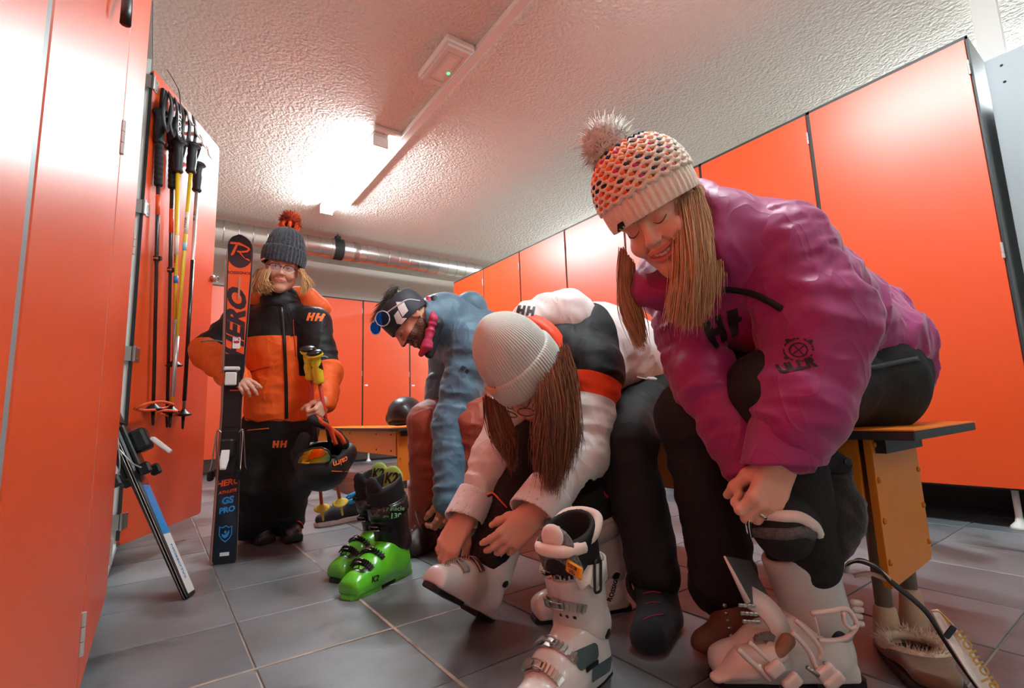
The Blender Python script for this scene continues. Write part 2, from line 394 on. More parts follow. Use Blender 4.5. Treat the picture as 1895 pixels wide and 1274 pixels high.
# grey side cabinet past the end of the right row
struct('wall_light_block', box(X_R+.52, X_R+.56, .4, 5.3, 0, 2.18), M_edge)  # unseen panel added to block light leaking under the right lockers
gp = thing('grey_cabinet', 'grey metal cabinet past the near end of the right lockers', 'cabinet', (3.1, .0, 0))
obj('side_panel', box(3.0, 3.02, -1.2, .372, .12, 2.08), mat('grey_steel_paint', (150, 160, 164), .45), gp, smooth=False)
obj('body', box(3.02, 3.5, -1.2, .36, .1, 2.04), M_carc, gp, smooth=False)
for y, z in ((.32, 2.03), (.1, 2.03), (.32, 1.95)): obj('rivet', lathe([(.006, 0), (.005, .003)], 8, frame((3.0, y, z), V(0, 1, 0), V(0, 0, 1), V(-1, 0, 0))), M_dsteel, gp)
obj('foot', box(3.05, 3.45, -1.1, .3, 0, .1), M_edge, gp, smooth=False)
obj('vertical_trunking', box(3.6, 3.68, .36, .46, 0, Z_C), M_white, None, 'white vertical trunking running to the ceiling behind the grey cabinet', 'trunking', smooth=False)
# ------------------------------------------------------------------ duct on the back wall
def duct():
    y, z, r = 5.85, 2.61, .112
    t = thing('ventilation_duct', 'shiny galvanised round duct under the ceiling at the back', 'duct', (1.7, y, z))
    M = frame((0, y, z), V(0, 1, 0), V(0, 0, 1), V(1, 0, 0))
    obj('pipe', lathe([(r, -.6), (r, 6.3)], 48, M), mat('galvanised_steel', (205, 203, 200), .3, metal=1, bump=.1, bscale=30), t)
    obj('seam_rings', join(*[lathe([(r+.0002, x), (r+.003, x+.003), (r+.003, x+.007), (r+.0002, x+.01)], 32, M) for x in np.arange(-.5, 4.4, .14)]), M_steel, t)['kind'] = 'stuff'
    obj('coupling', lathe([(r+.006, 1.86), (r+.01, 1.87), (r+.01, 1.93), (r+.006, 1.94)], 40, M), M_steel, t)
    c = obj('clamp', lathe([(r+.006, 1.63), (r+.014, 1.64), (r+.014, 1.735), (r+.006, 1.745)], 40, M), M_rub, t)
    obj('clamp_rod', join(box(1.66, 1.72, y-.03, y+.03, z+r+.012, z+r+.05), lathe([(.006, z+r), (.006, Z_C)], 8, frame((1.69, y, 0), V(1, 0, 0), V(0, 1, 0), V(0, 0, 1)))), M_rub, c, smooth=False)
    obj('clamp_ring', join(lathe([(r+.015, 1.625), (r+.018, 1.628), (r+.015, 1.632)], 40, M), lathe([(r+.015, 1.742), (r+.018, 1.745), (r+.015, 1.748)], 40, M)), M_steel, c)
duct()
# ------------------------------------------------------------------ ceiling lights
def tube_light(y0, y1, label, dx=0, power=1.0):
    t = thing('fluorescent_light', label, 'ceiling light', (1.335+dx, (y0+y1)/2, Z_C-.1), 'ceiling tube lights')
    obj('housing', box(1.275+dx, 1.395+dx, y0, y1, Z_C-.03, Z_C-.001, bev=.004), M_white, t, smooth=False)
    o = [(-.058, 0), (-.062, -.02), (-.057, -.06), (-.03, -.078), (.03, -.078), (.057, -.06), (.062, -.02), (.058, 0)]
    P = [(1.335+dx, y0+.02, Z_C-.031), (1.335+dx, y1-.02, Z_C-.031)]
    df = sweep(P, [(-x, z) for x, z in o])
    dm = mat('lamp_diffuser_%d' % round(power*100), (255, 250, 240), .5); nb = dm.node_tree.nodes['Principled BSDF']
    nb.inputs['Emission Color'].default_value = (*LAMP_COLOR, 1); nb.inputs['Emission Strength'].default_value = LAMP_STRENGTH*power
    obj('diffuser', df, dm, t, smooth=False)
    for q in (y0, y1-.02): obj('end_cap', box(1.272+dx, 1.398+dx, q, q+.02, Z_C-.112, Z_C-.03, bev=.003), M_white, t, smooth=False)
    obj('cable_box', box(1.25+dx, 1.47+dx, y0-.1, y0-.06, Z_C-.03, Z_C-.001, bev=.004), M_white, t, smooth=False)
tube_light(3.5, 5.05, 'glowing white tube light on the ceiling, far one in view', power=1.3)
tube_light(-.2, 1.35, 'glowing white tube light on the ceiling above the near bench', power=1.0)
tube_light(-4.0, -2.45, 'added fill tube light on the ceiling behind the camera', power=.5)  # unseen lamp added as neutral frontal fill for boots and legs
tube_light(-.2, 1.35, 'tube light added beyond the right lockers to brighten the ceiling, near one', 3.5, 1.5)  # unseen lamp added past the lockers to lift the ceiling at right
tube_light(3.5, 5.05, 'tube light added beyond the right lockers to brighten the ceiling, far one', 3.5, 1.5)  # second unseen lamp added there, also brightening the ceiling
obj('cable_trunking', box(1.47, 1.53, -6.1, 4.95, Z_C-.04, Z_C-.0005, bev=.003), M_white, None, 'white cable trunking running along the ceiling beside the lights', 'trunking', smooth=False)
def emergency():
    t = thing('emergency_light', 'white emergency light with a green glow on the ceiling trunking', 'ceiling light', (1.365, 2.5, Z_C-.1))
    b = obj('housing', box(1.275, 1.468, 2.29, 2.7, Z_C-.045, Z_C-.001, bev=.012, seg=3), M_white, t, smooth=False)
    obj('lens', box(1.29, 1.455, 2.31, 2.68, Z_C-.062, Z_C-.044, bev=.008, seg=2), mat('frosted_lens', (226, 220, 214), .25, coat=.3), t, smooth=False)
    obj('lens_rim', join(box(1.32, 1.425, 2.36, 2.364, Z_C-.065, Z_C-.0615), box(1.32, 1.425, 2.626, 2.63, Z_C-.065, Z_C-.0615), box(1.32, 1.324, 2.36, 2.63, Z_C-.065, Z_C-.0615), box(1.421, 1.425, 2.36, 2.63, Z_C-.065, Z_C-.0615)), mat('lens_rim', (200, 190, 184), .4), t, smooth=False)
    obj('reflector', box(1.345, 1.40, 2.39, 2.6, Z_C-.0635, Z_C-.0615), mat('lamp_reflector', (238, 232, 226), .2), t, smooth=False)
    obj('indicator', lathe([(.011, 0), (.009, .006)], 12, frame((1.41, 2.53, Z_C-.0615), V(1, 0, 0), V(0, -1, 0), V(0, 0, -1))), mat('green_led', (60, 230, 120), .3, emit=3), t)
emergency()
# ------------------------------------------------------------------ benches
def bench(y0, y1, label, panels):
    t = thing('bench', label, 'bench', (1.47, (y0+y1)/2, 0), 'orange locker room benches')
    zt = .50
    top = obj('seat', box(1.24, 1.70, y0, y1, zt-.003, zt), mat('orange_top', (240, 132, 34), .38), t, smooth=False)
    obj('seat_edge', box(1.24, 1.70, y0, y1, zt-.022, zt-.003, bev=.002), M_edge, t, smooth=False)
    for x in (1.335, 1.60): obj('apron', box(x, x+.014, y0+.14, y1-.14, .31 if x < 1.5 else .36, zt-.022), M_yel, t, smooth=False)
    obj('rail', box(1.36, 1.61, y0+.09, y1-.09, zt-.06, zt-.022), M_edge, t, smooth=False)
    for y, s in ((y0+.12, -1), (y1-.12, 1)):
        pts = [(1.345, .15), (1.35, .142), (1.36, .142)]
        out = [(1.34, zt-.022), (1.34, .165), (1.352, .145), (1.37, .143), (1.625, .155), (1.64, .172), (1.64, zt-.022)]
        g = prism(out, -.008, .008, bev=.001)
        pn = obj('end_panel', (np.stack([g[0][:, 0], g[0][:, 2]+y, g[0][:, 1]], 1), [f[::-1] for f in g[1]]), M_yel, t, smooth=False)
        for x in (1.40, 1.57):
            obj('leg', lathe([(.018, .06), (.018, .45)], 14, frame((x, y-s*.03, 0), V(1, 0, 0), V(0, 1, 0), V(0, 0, 1))), mat('grey_leg', (150, 144, 130), .4, metal=.4), t)
            obj('foot', lathe([(.032, 0), (.031, .01), (.022, .085), (.018, .09)], 16, frame((x, y-s*.03, 0), V(1, 0, 0), V(0, 1, 0), V(0, 0, 1))), mat('beige_foot', (196, 168, 140), .6), t)
        for x in (1.355, 1.625):
            for z in (.2, .29, .38, .46):
                obj('screw', lathe([(.0075, 0), (.006, .004), (.001, .006)], 10, frame((x, y+s*.008, z), V(1, 0, 0), V(0, 0, 1)*(-s), V(0, s, 0))), mat('amber_screw', (206, 120, 36), .4), pn)
    for y in (y0+.22, y0+.5, (y0+y1)/2):
        for z in (.34, .45):
            obj('screw', lathe([(.008, 0), (.006, .004), (.001, .006)], 10, frame((1.335, y, z), V(0, 1, 0), V(0, 0, 1), V(-1, 0, 0))), mat('bronze_screw', (110, 76, 44), .4, metal=.5), t)
    return t
bench(.345, 2.72, 'long orange bench the family sits on', True)
bench(3.08, 5.3, 'orange bench at the back holding the black helmet', True)
# ------------------------------------------------------------------ soft-body modelling: smooth unions of tapered limbs, meshed with surface nets
_rs = np.random.RandomState(7); _H = _rs.rand(64, 64, 64).astype(np.float32)*2-1
def vnoise(P, s=1.0):
    P = np.asarray(P, np.float32)*s+31.7; i = np.floor(P).astype(int); f = (P-i).astype(np.float32); f = f*f*(3-2*f); i &= 63; j = (i+1) & 63
    X, Y, Z = f[..., 0], f[..., 1], f[..., 2]
    def h(a, b, c): return _H[a[..., 0], b[..., 1], c[..., 2]]
    c00 = h(i, i, i)*(1-X)+h(j, i, i)*X; c10 = h(i, j, i)*(1-X)+h(j, j, i)*X; c01 = h(i, i, j)*(1-X)+h(j, i, j)*X; c11 = h(i, j, j)*(1-X)+h(j, j, j)*X
    return (c00*(1-Y)+c10*Y)*(1-Z)+(c01*(1-Y)+c11*Y)*Z
def cap(a, b, ra, rb=None, k=.02, flat=None, fold=None, op='+'):
    """tapered limb; flat=(axis, factor) squashes the section; fold=(amp, freq) wrinkles across the limb"""
    a = np.asarray(a, float); b = np.asarray(b, float); rb = ra if rb is None else rb
    ba = b-a; L = max(np.linalg.norm(ba), 1e-6)
    def d(P):
        q = P-a; t = np.clip(q@(ba/L/L), 0, 1); q = q-t[..., None]*ba; r = ra+(rb-ra)*t; s = 1
        if flat is not None:
            n = nrm(flat[0]); s = flat[1]; q = q+n*((q@n)*(1/s-1))[..., None]
        dd = (np.linalg.norm(q, axis=-1)-r)*min(s, 1)
        if fold is not None:
            ax = ba/L; al = P@ax
            Q = P+ax*(al*(fold[1]*2.6/8-1))[..., None] if False else P
            w = vnoise(Q*np.array([8., 8, 8])+ax*(al*(fold[1]-8))[..., None])
            w2 = vnoise(Q*19.+ax*(al*(fold[1]*2.3-19))[..., None]); dd = dd-fold[0]*((1-np.abs(w)*2)+.38*(1-np.abs(w2)*2))
        return dd
    m = max(ra, rb)*max(1, (flat[1] if flat is not None else 1))
    return dict(d=d, lo=np.minimum(a, b)-m, hi=np.maximum(a, b)+m, k=k, op=op)
def ell(c, r, M=None, k=.02, op='+'):
    c = np.asarray(c, float); r = np.asarray(r, float); A = np.eye(3) if M is None else np.asarray(M, float)[:3, :3]
    def d(P):
        q = (P-c)@A; k0 = np.linalg.norm(q/r, axis=-1); k1 = np.linalg.norm(q/(r*r), axis=-1)+1e-9
        return k0*(k0-1)/k1
    m = r.max(); return dict(d=d, lo=c-m, hi=c+m, k=k, op=op)
def rbox(c, half, M=None, rad=.01, k=.01, op='+'):
    c = np.asarray(c, float); h = np.asarray(half, float)-rad; A = np.eye(3) if M is None else np.asarray(M, float)[:3, :3]
    def d(P):
        q = np.abs((P-c)@A)-h; return np.linalg.norm(np.maximum(q, 0), axis=-1)+np.minimum(q.max(-1), 0)-rad
    m = np.linalg.norm(half); return dict(d=d, lo=c-m, hi=c+m, k=k, op=op)
def plane(p, n, k=.005, op='&'):
    """keep only the side the normal points away from"""
    p = np.asarray(p, float); n = nrm(n)
    return dict(d=lambda P: (P-p)@n, lo=None, hi=None, k=k, op=op)
def chain(pts, rad, k=.02, **kw):
    return [cap(pts[i], pts[i+1], rad[i], rad[i+1], k=k, **kw) for i in range(len(pts)-1)]
def tprims(prims, M):
    """move local primitives by a rigid frame M (may mirror)"""
    A = np.asarray(M, float)[:3, :3]; t = np.asarray(M, float)[:3, 3]; Ai = np.linalg.inv(A); out = []
    for p in prims:
        q = dict(p); f = p['d']; q['d'] = (lambda f: lambda P: f((P-t)@Ai.T))(f)
        if p['lo'] is not None:
            c = np.array([[(p['lo'], p['hi'])[i >> j & 1][j] for j in range(3)] for i in range(8)])@A.T+t
            q['lo'], q['hi'] = c.min(0), c.max(0)
        out.append(q)
    return out
def field(prims, h, wrinkle=None):
    lo = np.min([p['lo'] for p in prims if p['lo'] is not None and p['op'] == '+'], 0)-4*h; hi = np.max([p['hi'] for p in prims if p['lo'] is not None and p['op'] == '+'], 0)+4*h
    n = np.ceil((hi-lo)/h).astype(int)+1
    ax = [lo[i]+h*np.arange(n[i]) for i in range(3)]
    f = np.full(n, .08, np.float32)
    for p in prims:
        if p['lo'] is None: s = [slice(0, n[i]) for i in range(3)]
        else:
            mg = p['k']*1.5+3*h; a = np.clip(np.floor((p['lo']-mg-lo)/h).astype(int), 0, n); b = np.clip(np.ceil((p['hi']+mg-lo)/h).astype(int)+1, 0, n)
            if np.any(b <= a): continue
            s = [slice(a[i], b[i]) for i in range(3)]
        P = np.stack(np.meshgrid(*[ax[i][s[i]] for i in range(3)], indexing='ij'), -1)
        d = p['d'](P).astype(np.float32); s = tuple(s); e = f[s]; k = p['k']
        if p['op'] == '+':
            hh = np.maximum(k-np.abs(e-d), 0)/k; f[s] = np.minimum(e, d)-hh*hh*k*.25
        elif p['op'] == '-':
            d = -d; hh = np.maximum(k-np.abs(e-d), 0)/k; f[s] = np.maximum(e, d)+hh*hh*k*.25
        else:
            hh = np.maximum(k-np.abs(e-d), 0)/k; f[s] = np.maximum(e, d)+hh*hh*k*.25
    if wrinkle is not None:
        P = np.stack(np.meshgrid(*ax, indexing='ij'), -1); m = np.abs(f) < .04; f[m] -= wrinkle(P[m]).astype(np.float32)
    return f, lo
def nets(f, lo, h):
    n = f.shape; s = f < 0
    c = [s[i:n[0]-1+i, j:n[1]-1+j, k:n[2]-1+k] for i in (0, 1) for j in (0, 1) for k in (0, 1)]
    cnt = sum(x.astype(np.int8) for x in c); act = (cnt > 0) & (cnt < 8); idx = np.argwhere(act)
    vid = np.full(act.shape, -1, np.int32); vid[act] = np.arange(len(idx))
    val = np.stack([f[idx[:, 0]+i, idx[:, 1]+j, idx[:, 2]+k] for i in (0, 1) for j in (0, 1) for k in (0, 1)], 1)
    cr = np.array([(i, j, k) for i in (0, 1) for j in (0, 1) for k in (0, 1)], float)
    acc = np.zeros((len(idx), 3)); num = np.zeros(len(idx))
    for a in range(8):
        for b in range(a+1, 8):
            if np.abs(cr[a]-cr[b]).sum() != 1: continue
            va, vb = val[:, a], val[:, b]; m = (va < 0) != (vb < 0); t = va[m]/(va[m]-vb[m])
            acc[m] += cr[a]+t[:, None]*(cr[b]-cr[a]); num[m] += 1
    v = lo+h*(idx+acc/num[:, None]); F = []
    for ax in range(3):
        u, w = (ax+1) % 3, (ax+2) % 3
        sl0 = [slice(1, n[i]-1) for i in range(3)]; sl1 = list(sl0); sl0[ax] = slice(0, n[ax]-1); sl1[ax] = slice(1, n[ax])
        A = s[tuple(sl0)]; B = s[tuple(sl1)]; e = np.argwhere(A != B); 
        if not len(e): continue
        flip = A[tuple(e.T)]
        off = np.ones(3, int); off[ax] = 0; e = e+off
        q = []
        for du, dw in ((-1, -1), (0, -1), (0, 0), (-1, 0)):
            x = e.copy(); x[:, u] += du; x[:, w] += dw; q.append(vid[tuple(x.T)])
        q = np.stack(q, 1); q[~flip] = q[~flip][:, ::-1]; F.append(q)
    F = np.concatenate(F); F = F[(F >= 0).all(1)]; return v, F
def sdf(prims, h=.006, wrinkle=None, relax=1):
    f, lo = field(prims, h, wrinkle); v, F = nets(f, lo, h)
    for _ in range(relax):
        acc = np.zeros_like(v); num = np.zeros(len(v))
        for j in range(4):
            np.add.at(acc, F[:, j], v[F[:, (j+1) % 4]]+v[F[:, j-1]]); np.add.at(num, F[:, j], 2)
        v = v*.5+.5*acc/np.maximum(num, 1)[:, None]
    return v, F.tolist()
def normals_of(g):
    v = np.asarray(g[0]); F = np.asarray(g[1]); n = np.cross(v[F[:, 1]]-v[F[:, 0]], v[F[:, 2]]-v[F[:, 0]])
    N = np.zeros_like(v)
    for j in range(3): np.add.at(N, F[:, j], n)
    return N/(np.linalg.norm(N, axis=1)[:, None]+1e-12)
# ------------------------------------------------------------------ hands: wrist at the origin, +y to the fingers, +z out of the back of the hand, thumb on +x
def hand_prims(curl=(30, 30, 30, 30), s=1.0, thumb=(35, 20, 15), spread=6, forearm=.12, kn=.0):
    """curl: degrees per finger index..little, or a triple per finger; thumb: (out, down, bend)"""
    P = []; k = .008*s
    P.append(rbox((0, .047*s, 0), (.037*s, .045*s, .012*s), rad=.011*s, k=k))
    P.append(cap((.004*s, -.0, 0), (.006*s, .05*s, -.004*s), .021*s, .018*s, k=.012*s, flat=((0, 0, 1), .72)))
    P.append(cap((-.014*s, .01*s, -.006*s), (-.026*s, .06*s, -.004*s), .014*s, .012*s, k=.012*s))
    P.append(cap((0, -forearm, 0), (0, .01*s, 0), .034*s, .025*s, k=.02*s, flat=((0, 0, 1), .8)))
    tips = []
    for i, (x, y, L, r) in enumerate(((.028, .088, .074, .0088), (.0095, .093, .082, .0090), (-.0095, .089, .076, .0085), (-.027, .080, .06, .0075))):
        c = curl[i]; c = (c, c*1.1, c*.7) if np.isscalar(c) else c
        p = V(x, y, .001)*s; a = 0; sp = R(spread*(1.5-i)/1.5*-1 if False else spread*(1.2-i*.8)); pts = [V(x*.75, y*.55, 0)*s, p]
        ls = (.45*L*s, .31*L*s, .24*L*s)
        for j in range(3):
            a += R(c[j]); d = V(math.sin(sp)*math.cos(a), math.cos(sp)*math.cos(a), -math.sin(a)); pts.append(pts[-1]+d*ls[j])
        rr = [r*1.05*s, r*1.18*s, r*1.05*s, r*.95*s, r*.82*s]
        P += chain(pts, rr, k=.0045*s)
        P.append(ell(pts[2], V(1, 1, 1)*r*1.1*s, k=.003*s)); P.append(ell(pts[1], V(1, 1, 1)*r*1.25*s, k=.006*s))
        tips.append(pts)
    o, dn, bd = [R(q) for q in thumb]
    d = V(math.sin(o)*math.cos(dn), math.cos(o)*math.cos(dn), -math.sin(dn)); p0 = V(.016, .018, -.006)*s; p1 = p0+d*.042*s
    d2 = V(math.sin(o-bd)*math.cos(dn+bd*.4), math.cos(o-bd)*math.cos(dn+bd*.4), -math.sin(dn+bd*.4)); p2 = p1+d2*.034*s
    d3 = V(math.sin(o-2*bd)*math.cos(dn+bd*.8), math.cos(o-2*bd)*math.cos(dn+bd*.8), -math.sin(dn+bd*.8)); p3 = p2+d3*.027*s
    P += chain([p0, p1, p2, p3], [.017*s, .013*s, .0108*s, .0085*s], k=.009*s); tips.append([p0, p1, p2, p3])
    return P, tips
def place_hand(wrist, fingers, back, left, **kw):
    """fingers: direction wrist->knuckles, back: direction out of the back of the hand"""
    y = nrm(fingers); z = np.asarray(back, float); z = nrm(z-y*(z@y)); x = np.cross(y, z)
    # right hand seen from its back with fingers up has the thumb on the left
    if not left: x = -x
    M = frame(np.asarray(wrist, float), x, y, z)
    pr, tips = hand_prims(**kw)
    return tprims(pr, M), [[(M[:3, :3]@p+M[:3, 3]) for p in t] for t in tips], M
# ------------------------------------------------------------------ heads: centre of the skull at the origin, +y out of the face, +z up
def head_prims(s=1.0, smile=0.5, fem=True, nose=1.0, eyes='down', stub=False):
    S = lambda *a: V(*a)*s
    P = [ell(S(0, -.012, .03), S(.074, .094, .088), k=.02*s),
         ell(S(0, .028, -.035), S(.060, .062, .078), k=.03*s),
         cap(S(-.048, .005, -.055), S(0, .06, -.100), .026*s, .022*s, k=.03*s), cap(S(.048, .005, -.055), S(0, .06, -.100), .026*s, .022*s, k=.03*s),
         ell(S(0, .072, -.103), S(.024, .018, .018), k=.02*s),
         cap(S(-.045, .068, .030), S(.045, .068, .030), .016*s, k=.02*s),
         ell(S(.037, .062, -.032), S(.026, .022, .022)*(1+.12*smile), k=.018*s), ell(S(-.037, .062, -.032), S(.026, .022, .022)*(1+.12*smile), k=.018*s),
         ell(S(.031, .103, .008), S(.020, .017, .0125), k=.012*s, op='-'), ell(S(-.031, .103, .008), S(.020, .017, .0125), k=.012*s, op='-'),
         ell(S(.031, .075, .007), S(.0145, .0135, .0125), k=.005*s), ell(S(-.031, .075, .007), S(.0145, .0135, .0125), k=.005*s),
         cap(S(0, .088, .016), S(0, .103*nose, -.022), .0075*s, .010*s, k=.012*s),
         ell(S(0, .104*nose, -.027), S(.0115, .0115, .0095), k=.006*s), ell(S(.0115, .094, -.031), S(.0085, .009, .0075), k=.006*s), ell(S(-.0115, .094, -.031), S(.0085, .009, .0075), k=.006*s),
         ell(S(.006, .101, -.037), S(.0035, .004, .003), k=.003*s, op='-'), ell(S(-.006, .101, -.037), S(.0035, .004, .003), k=.003*s, op='-'),
         ell(S(0, .076, -.063), S(.03, .018, .022), k=.015*s)]
    w = .022+.010*smile; up = .012*smile; op = .0058*max(0, smile-.5)*2
    def mz(x): return -.064+up*(x/w)**2
    xs = np.linspace(-w, w, 9); taper = lambda x: math.sqrt(max(1-(x/w)**2, .03))
    yl = lambda x: .0935-9.5*x*x
    for i in range(8):
        a, b = xs[i], xs[i+1]; m_ = (a+b)/2; ta, tb_ = taper(a), taper(b)
        th = .0046*(.45+.55*taper(m_))
        P.append(cap(S(a, yl(a), mz(a)+(.0035+op)*ta), S(b, yl(b), mz(b)+(.0035+op)*tb_), th*s, k=.004*s))
        P.append(cap(S(a, yl(a)-.001, mz(a)-(.0045+op)*ta), S(b, yl(b)-.001, mz(b)-(.0045+op)*tb_), th*1.15*s, k=.004*s))
    if smile > .6:
        for i in range(8):
            a, b = xs[i]*.9, xs[i+1]*.9; m_ = (a+b)/2
            P.append(cap(S(a, yl(a)-.002, mz(a)), S(b, yl(b)-.002, mz(b)), op*1.0*taper(m_)*s, k=.001*s, op='-')); P.append(cap(S(a, yl(a)+.004, mz(a)), S(b, yl(b)+.004, mz(b)), op*1.0*taper(m_)*s, k=.001*s, op='-'))
    else:
        P.append(cap(S(-w, .084-.2*w+.002, mz(w)), S(0, .0975, mz(0)-.0005), .0016*s, k=.003*s, op='-')); P.append(cap(S(w, .084-.2*w+.002, mz(w)), S(0, .0975, mz(0)-.0005), .0016*s, k=.003*s, op='-'))
    for q in (1, -1):
        P.append(ell(S(.077*q, -.01, .0), S(.010, .020, .032), k=.008*s)); P.append(ell(S(.086*q, -.004, .004), S(.006, .012, .02), k=.004*s, op='-'))
        if smile > .4: P.append(cap(S(.017*q, .089, -.034), S((w+.008)*q, .074, -.062), .0028*s, k=.008*s, op='-'))
    return P
def lip_field(L, s, smile):
    """>0 on the lips, local coordinates"""
    w = (.022+.010*smile)*s; x = L[:, 0]; z = L[:, 2]; m = -.064*s+.012*smile*s*(x/w)**2; op = .0058*max(0, smile-.5)*2
    hgt = (.0092+op)*s*np.sqrt(np.clip(1-(x/(w*1.04))**2, 0, 1)); d = hgt-np.abs(z-m)
    return np.where((L[:, 1] > .06*s) & (np.abs(x) < w*1.04), d, -.01)
# ------------------------------------------------------------------ ski boots (local frame: heel at the origin on the ground, +y toe, +z up, +x to the wearer's right)
def wrap(tree, c, e1, e2, a0, a1, n=14, off=.002, r=.3):
    """points laid round a surface: rays from outside towards c, angles in degrees from e1 to e2"""
    out = []; nn = []
    for a in np.radians(np.linspace(a0, a1, n)):
        d = math.cos(a)*np.asarray(e1, float)+math.sin(a)*np.asarray(e2, float); p = np.asarray(c, float)+d*r
        h = tree.ray_cast(Vector(p), Vector(-d), r*1.2)
        if h[0] is None: h = tree.find_nearest(Vector(np.asarray(c, float)+d*.06))
        if h[0] is not None: out.append(np.array(h[0])+np.array(h[1])*off); nn.append(np.array(h[1]))
    return np.array(out), np.array(nn)
def band(P, N, w, th):
    """flat band whose thickness follows the normals N"""
    P = np.asarray(P); T = np.gradient(P, axis=0); T /= np.linalg.norm(T, axis=1)[:, None]+1e-9; S = np.cross(N, T); S /= np.linalg.norm(S, axis=1)[:, None]+1e-9
    n = len(P); v = []
    for i in range(n):
        for a, b in ((-w/2, 0), (w/2, 0), (w/2, th), (-w/2, th)): v.append(P[i]+S[i]*a+N[i]*b)
    f = []
    for i in range(n-1):
        for j in range(4): f.append((i*4+j, (i+1)*4+j, (i+1)*4+(j+1) % 4, i*4+(j+1) % 4))
    f += [(0, 1, 2, 3), tuple((n-1)*4+j for j in (3, 2, 1, 0))]
    return np.array(v), f
def tr(M, p): return np.asarray(M)[:3, :3]@np.asarray(p, float)+np.asarray(M)[:3, 3]
def boot(M, label, shell, cuffm, linerm, buckm, sole=None, s=1.0, foot=False, group=None, lh=.34, parent=None, tongue=None, buckles=4, side=1, strapm=None, cuff_h=.285, fur=None, lean=.05, res=.0045):
    """returns the boot thing and its parts"""
    M = np.asarray(M, float)
    t = parent if parent is not None else thing('ski_boot', label, 'ski boot', M[:3, 3], group)
    S = lambda *a: V(*a)*s
    sole = sole or M_rub
    P = [cap(S(0, .062, .052), S(0, .17, .055), .050*s, .051*s, k=.02*s), cap(S(0, .17, .05), S(0, .238, .043), .050*s, .042*s, k=.03*s, flat=((0, 0, 1), .86)),
         rbox(S(0, .25, .034), S(.036, .034, .022), rad=.016*s, k=.02*s), cap(S(0, .055, .06), S(0, .062, .13), .049*s, .05*s, k=.03*s),
         cap(S(0, .10, .10), S(0, .17, .072), .045*s, .036*s, k=.035*s), rbox(S(0, .145, .026), S(.043, .135, .016), rad=.008*s, k=.01*s),
         cap(S(0, .06, .19), S(0, .072, .10), .043*s, .046*s, k=.008*s, op='-'), plane(S(0, 0, .012), (0, 0, -1), k=.004)]
    body = obj('lower_shell', sdf(tprims(P, M), res*s), shell, t)
    so = join(xf(prism([(x*s, y*s) for x, y in [(-.033, .27), (-.038, .215), (-.04, .17), (.04, .17), (.038, .215), (.033, .27), (.02, .288), (-.02, .288)]], 0, .015*s, bev=.002), M),)
    obj('toe_sole', so, sole, t, smooth=False)
    obj('heel_sole', xf(prism([(x*s, y*s) for x, y in [(-.034, .0), (-.036, .04), (-.036, .095), (.036, .095), (.036, .04), (.034, .0), (.02, -.008), (-.02, -.008)]], 0, .015*s, bev=.002), M), sole, t, smooth=False)
    zt = cuff_h; top = S(0, .062+lean, zt)
    C = [cap(S(0, .06, .115), S(0, .062+lean*.9, zt+.05), .062*s, .077*s, k=.01*s, flat=((1, 0, 0), .88)), rbox(S(0, .06, .125), S(.054, .045, .03), rad=.03*s, k=.02*s),
         cap(S(0, .062, .12), S(0, .064+lean*.95, zt+.12), .055*s, .070*s, k=.006*s, flat=((1, 0, 0), .88), op='-'),
         plane(S(0, .05, zt+.0), (0, .32, 1), k=.006*s), plane(S(0, .06, .092), (0, .35, -1), k=.01*s)]
    cuff = obj('cuff', sdf(tprims(C, M), res*s), cuffm, t)
    # pivot rivets
    for q in (1, -1): obj('pivot', xf(lathe([(.014*s, 0), (.013*s, .004), (.006*s, .006)], 14), M@frame(S(.053*q, .055, .112), V(0, 1, 0), V(0, 0, 1)*q, V(q, 0, 0))), M_dsteel, t)
    # liner
    L = [cap(S(0, .063, .13), S(0, .064+lean, lh), .053*s, .067*s, k=.01*s, flat=((1, 0, 0), .9)), cap(S(0, .05+lean*.6, lh-.05), S(0, .045+lean*.9, lh+.0), .05*s, .046*s, k=.02*s, flat=((1, 0, 0), .95))]
    if not foot: L.append(cap(S(0, .066, .12), S(0, .07+lean, lh+.12), .038*s, .050*s, k=.012*s, op='-'))
    L.append(plane(S(0, .06+lean, lh+.004), (0, .55, 1), k=.012*s))
    lin = obj('liner', sdf(tprims(L, M), res*s), linerm, t)
    tg = [cap(S(0, .095, .12), S(0, .104+lean, lh-.03), .022*s, .030*s, k=.01*s, flat=((0, 1, 0), .42)), cap(S(0, .104+lean*.9, lh-.04), S(0, .118+lean, lh-.005), .028*s, .026*s, k=.01*s, flat=((0, 1, 0), .45))]
    obj('tongue', sdf(tprims(tg, M), res*s), tongue or linerm, t)
    tb = bvh_of(body); tc = bvh_of(cuff)
    ax = lambda p: M[:3, :3]@np.asarray(p, float)
    specs = [(tb, S(0, .205, .05), V(side, 0, .15), V(0, .30, 1), 'l'), (tb, S(0, .15, .07), V(side, 0, .15), V(0, .55, 1), 'l'), (tc, S(0, .085, .165), V(side, 0, 0), V(0, 1, .35), 'c'), (tc, S(0, .095, .235), V(side, 0, 0), V(0, 1, .35), 'c')]
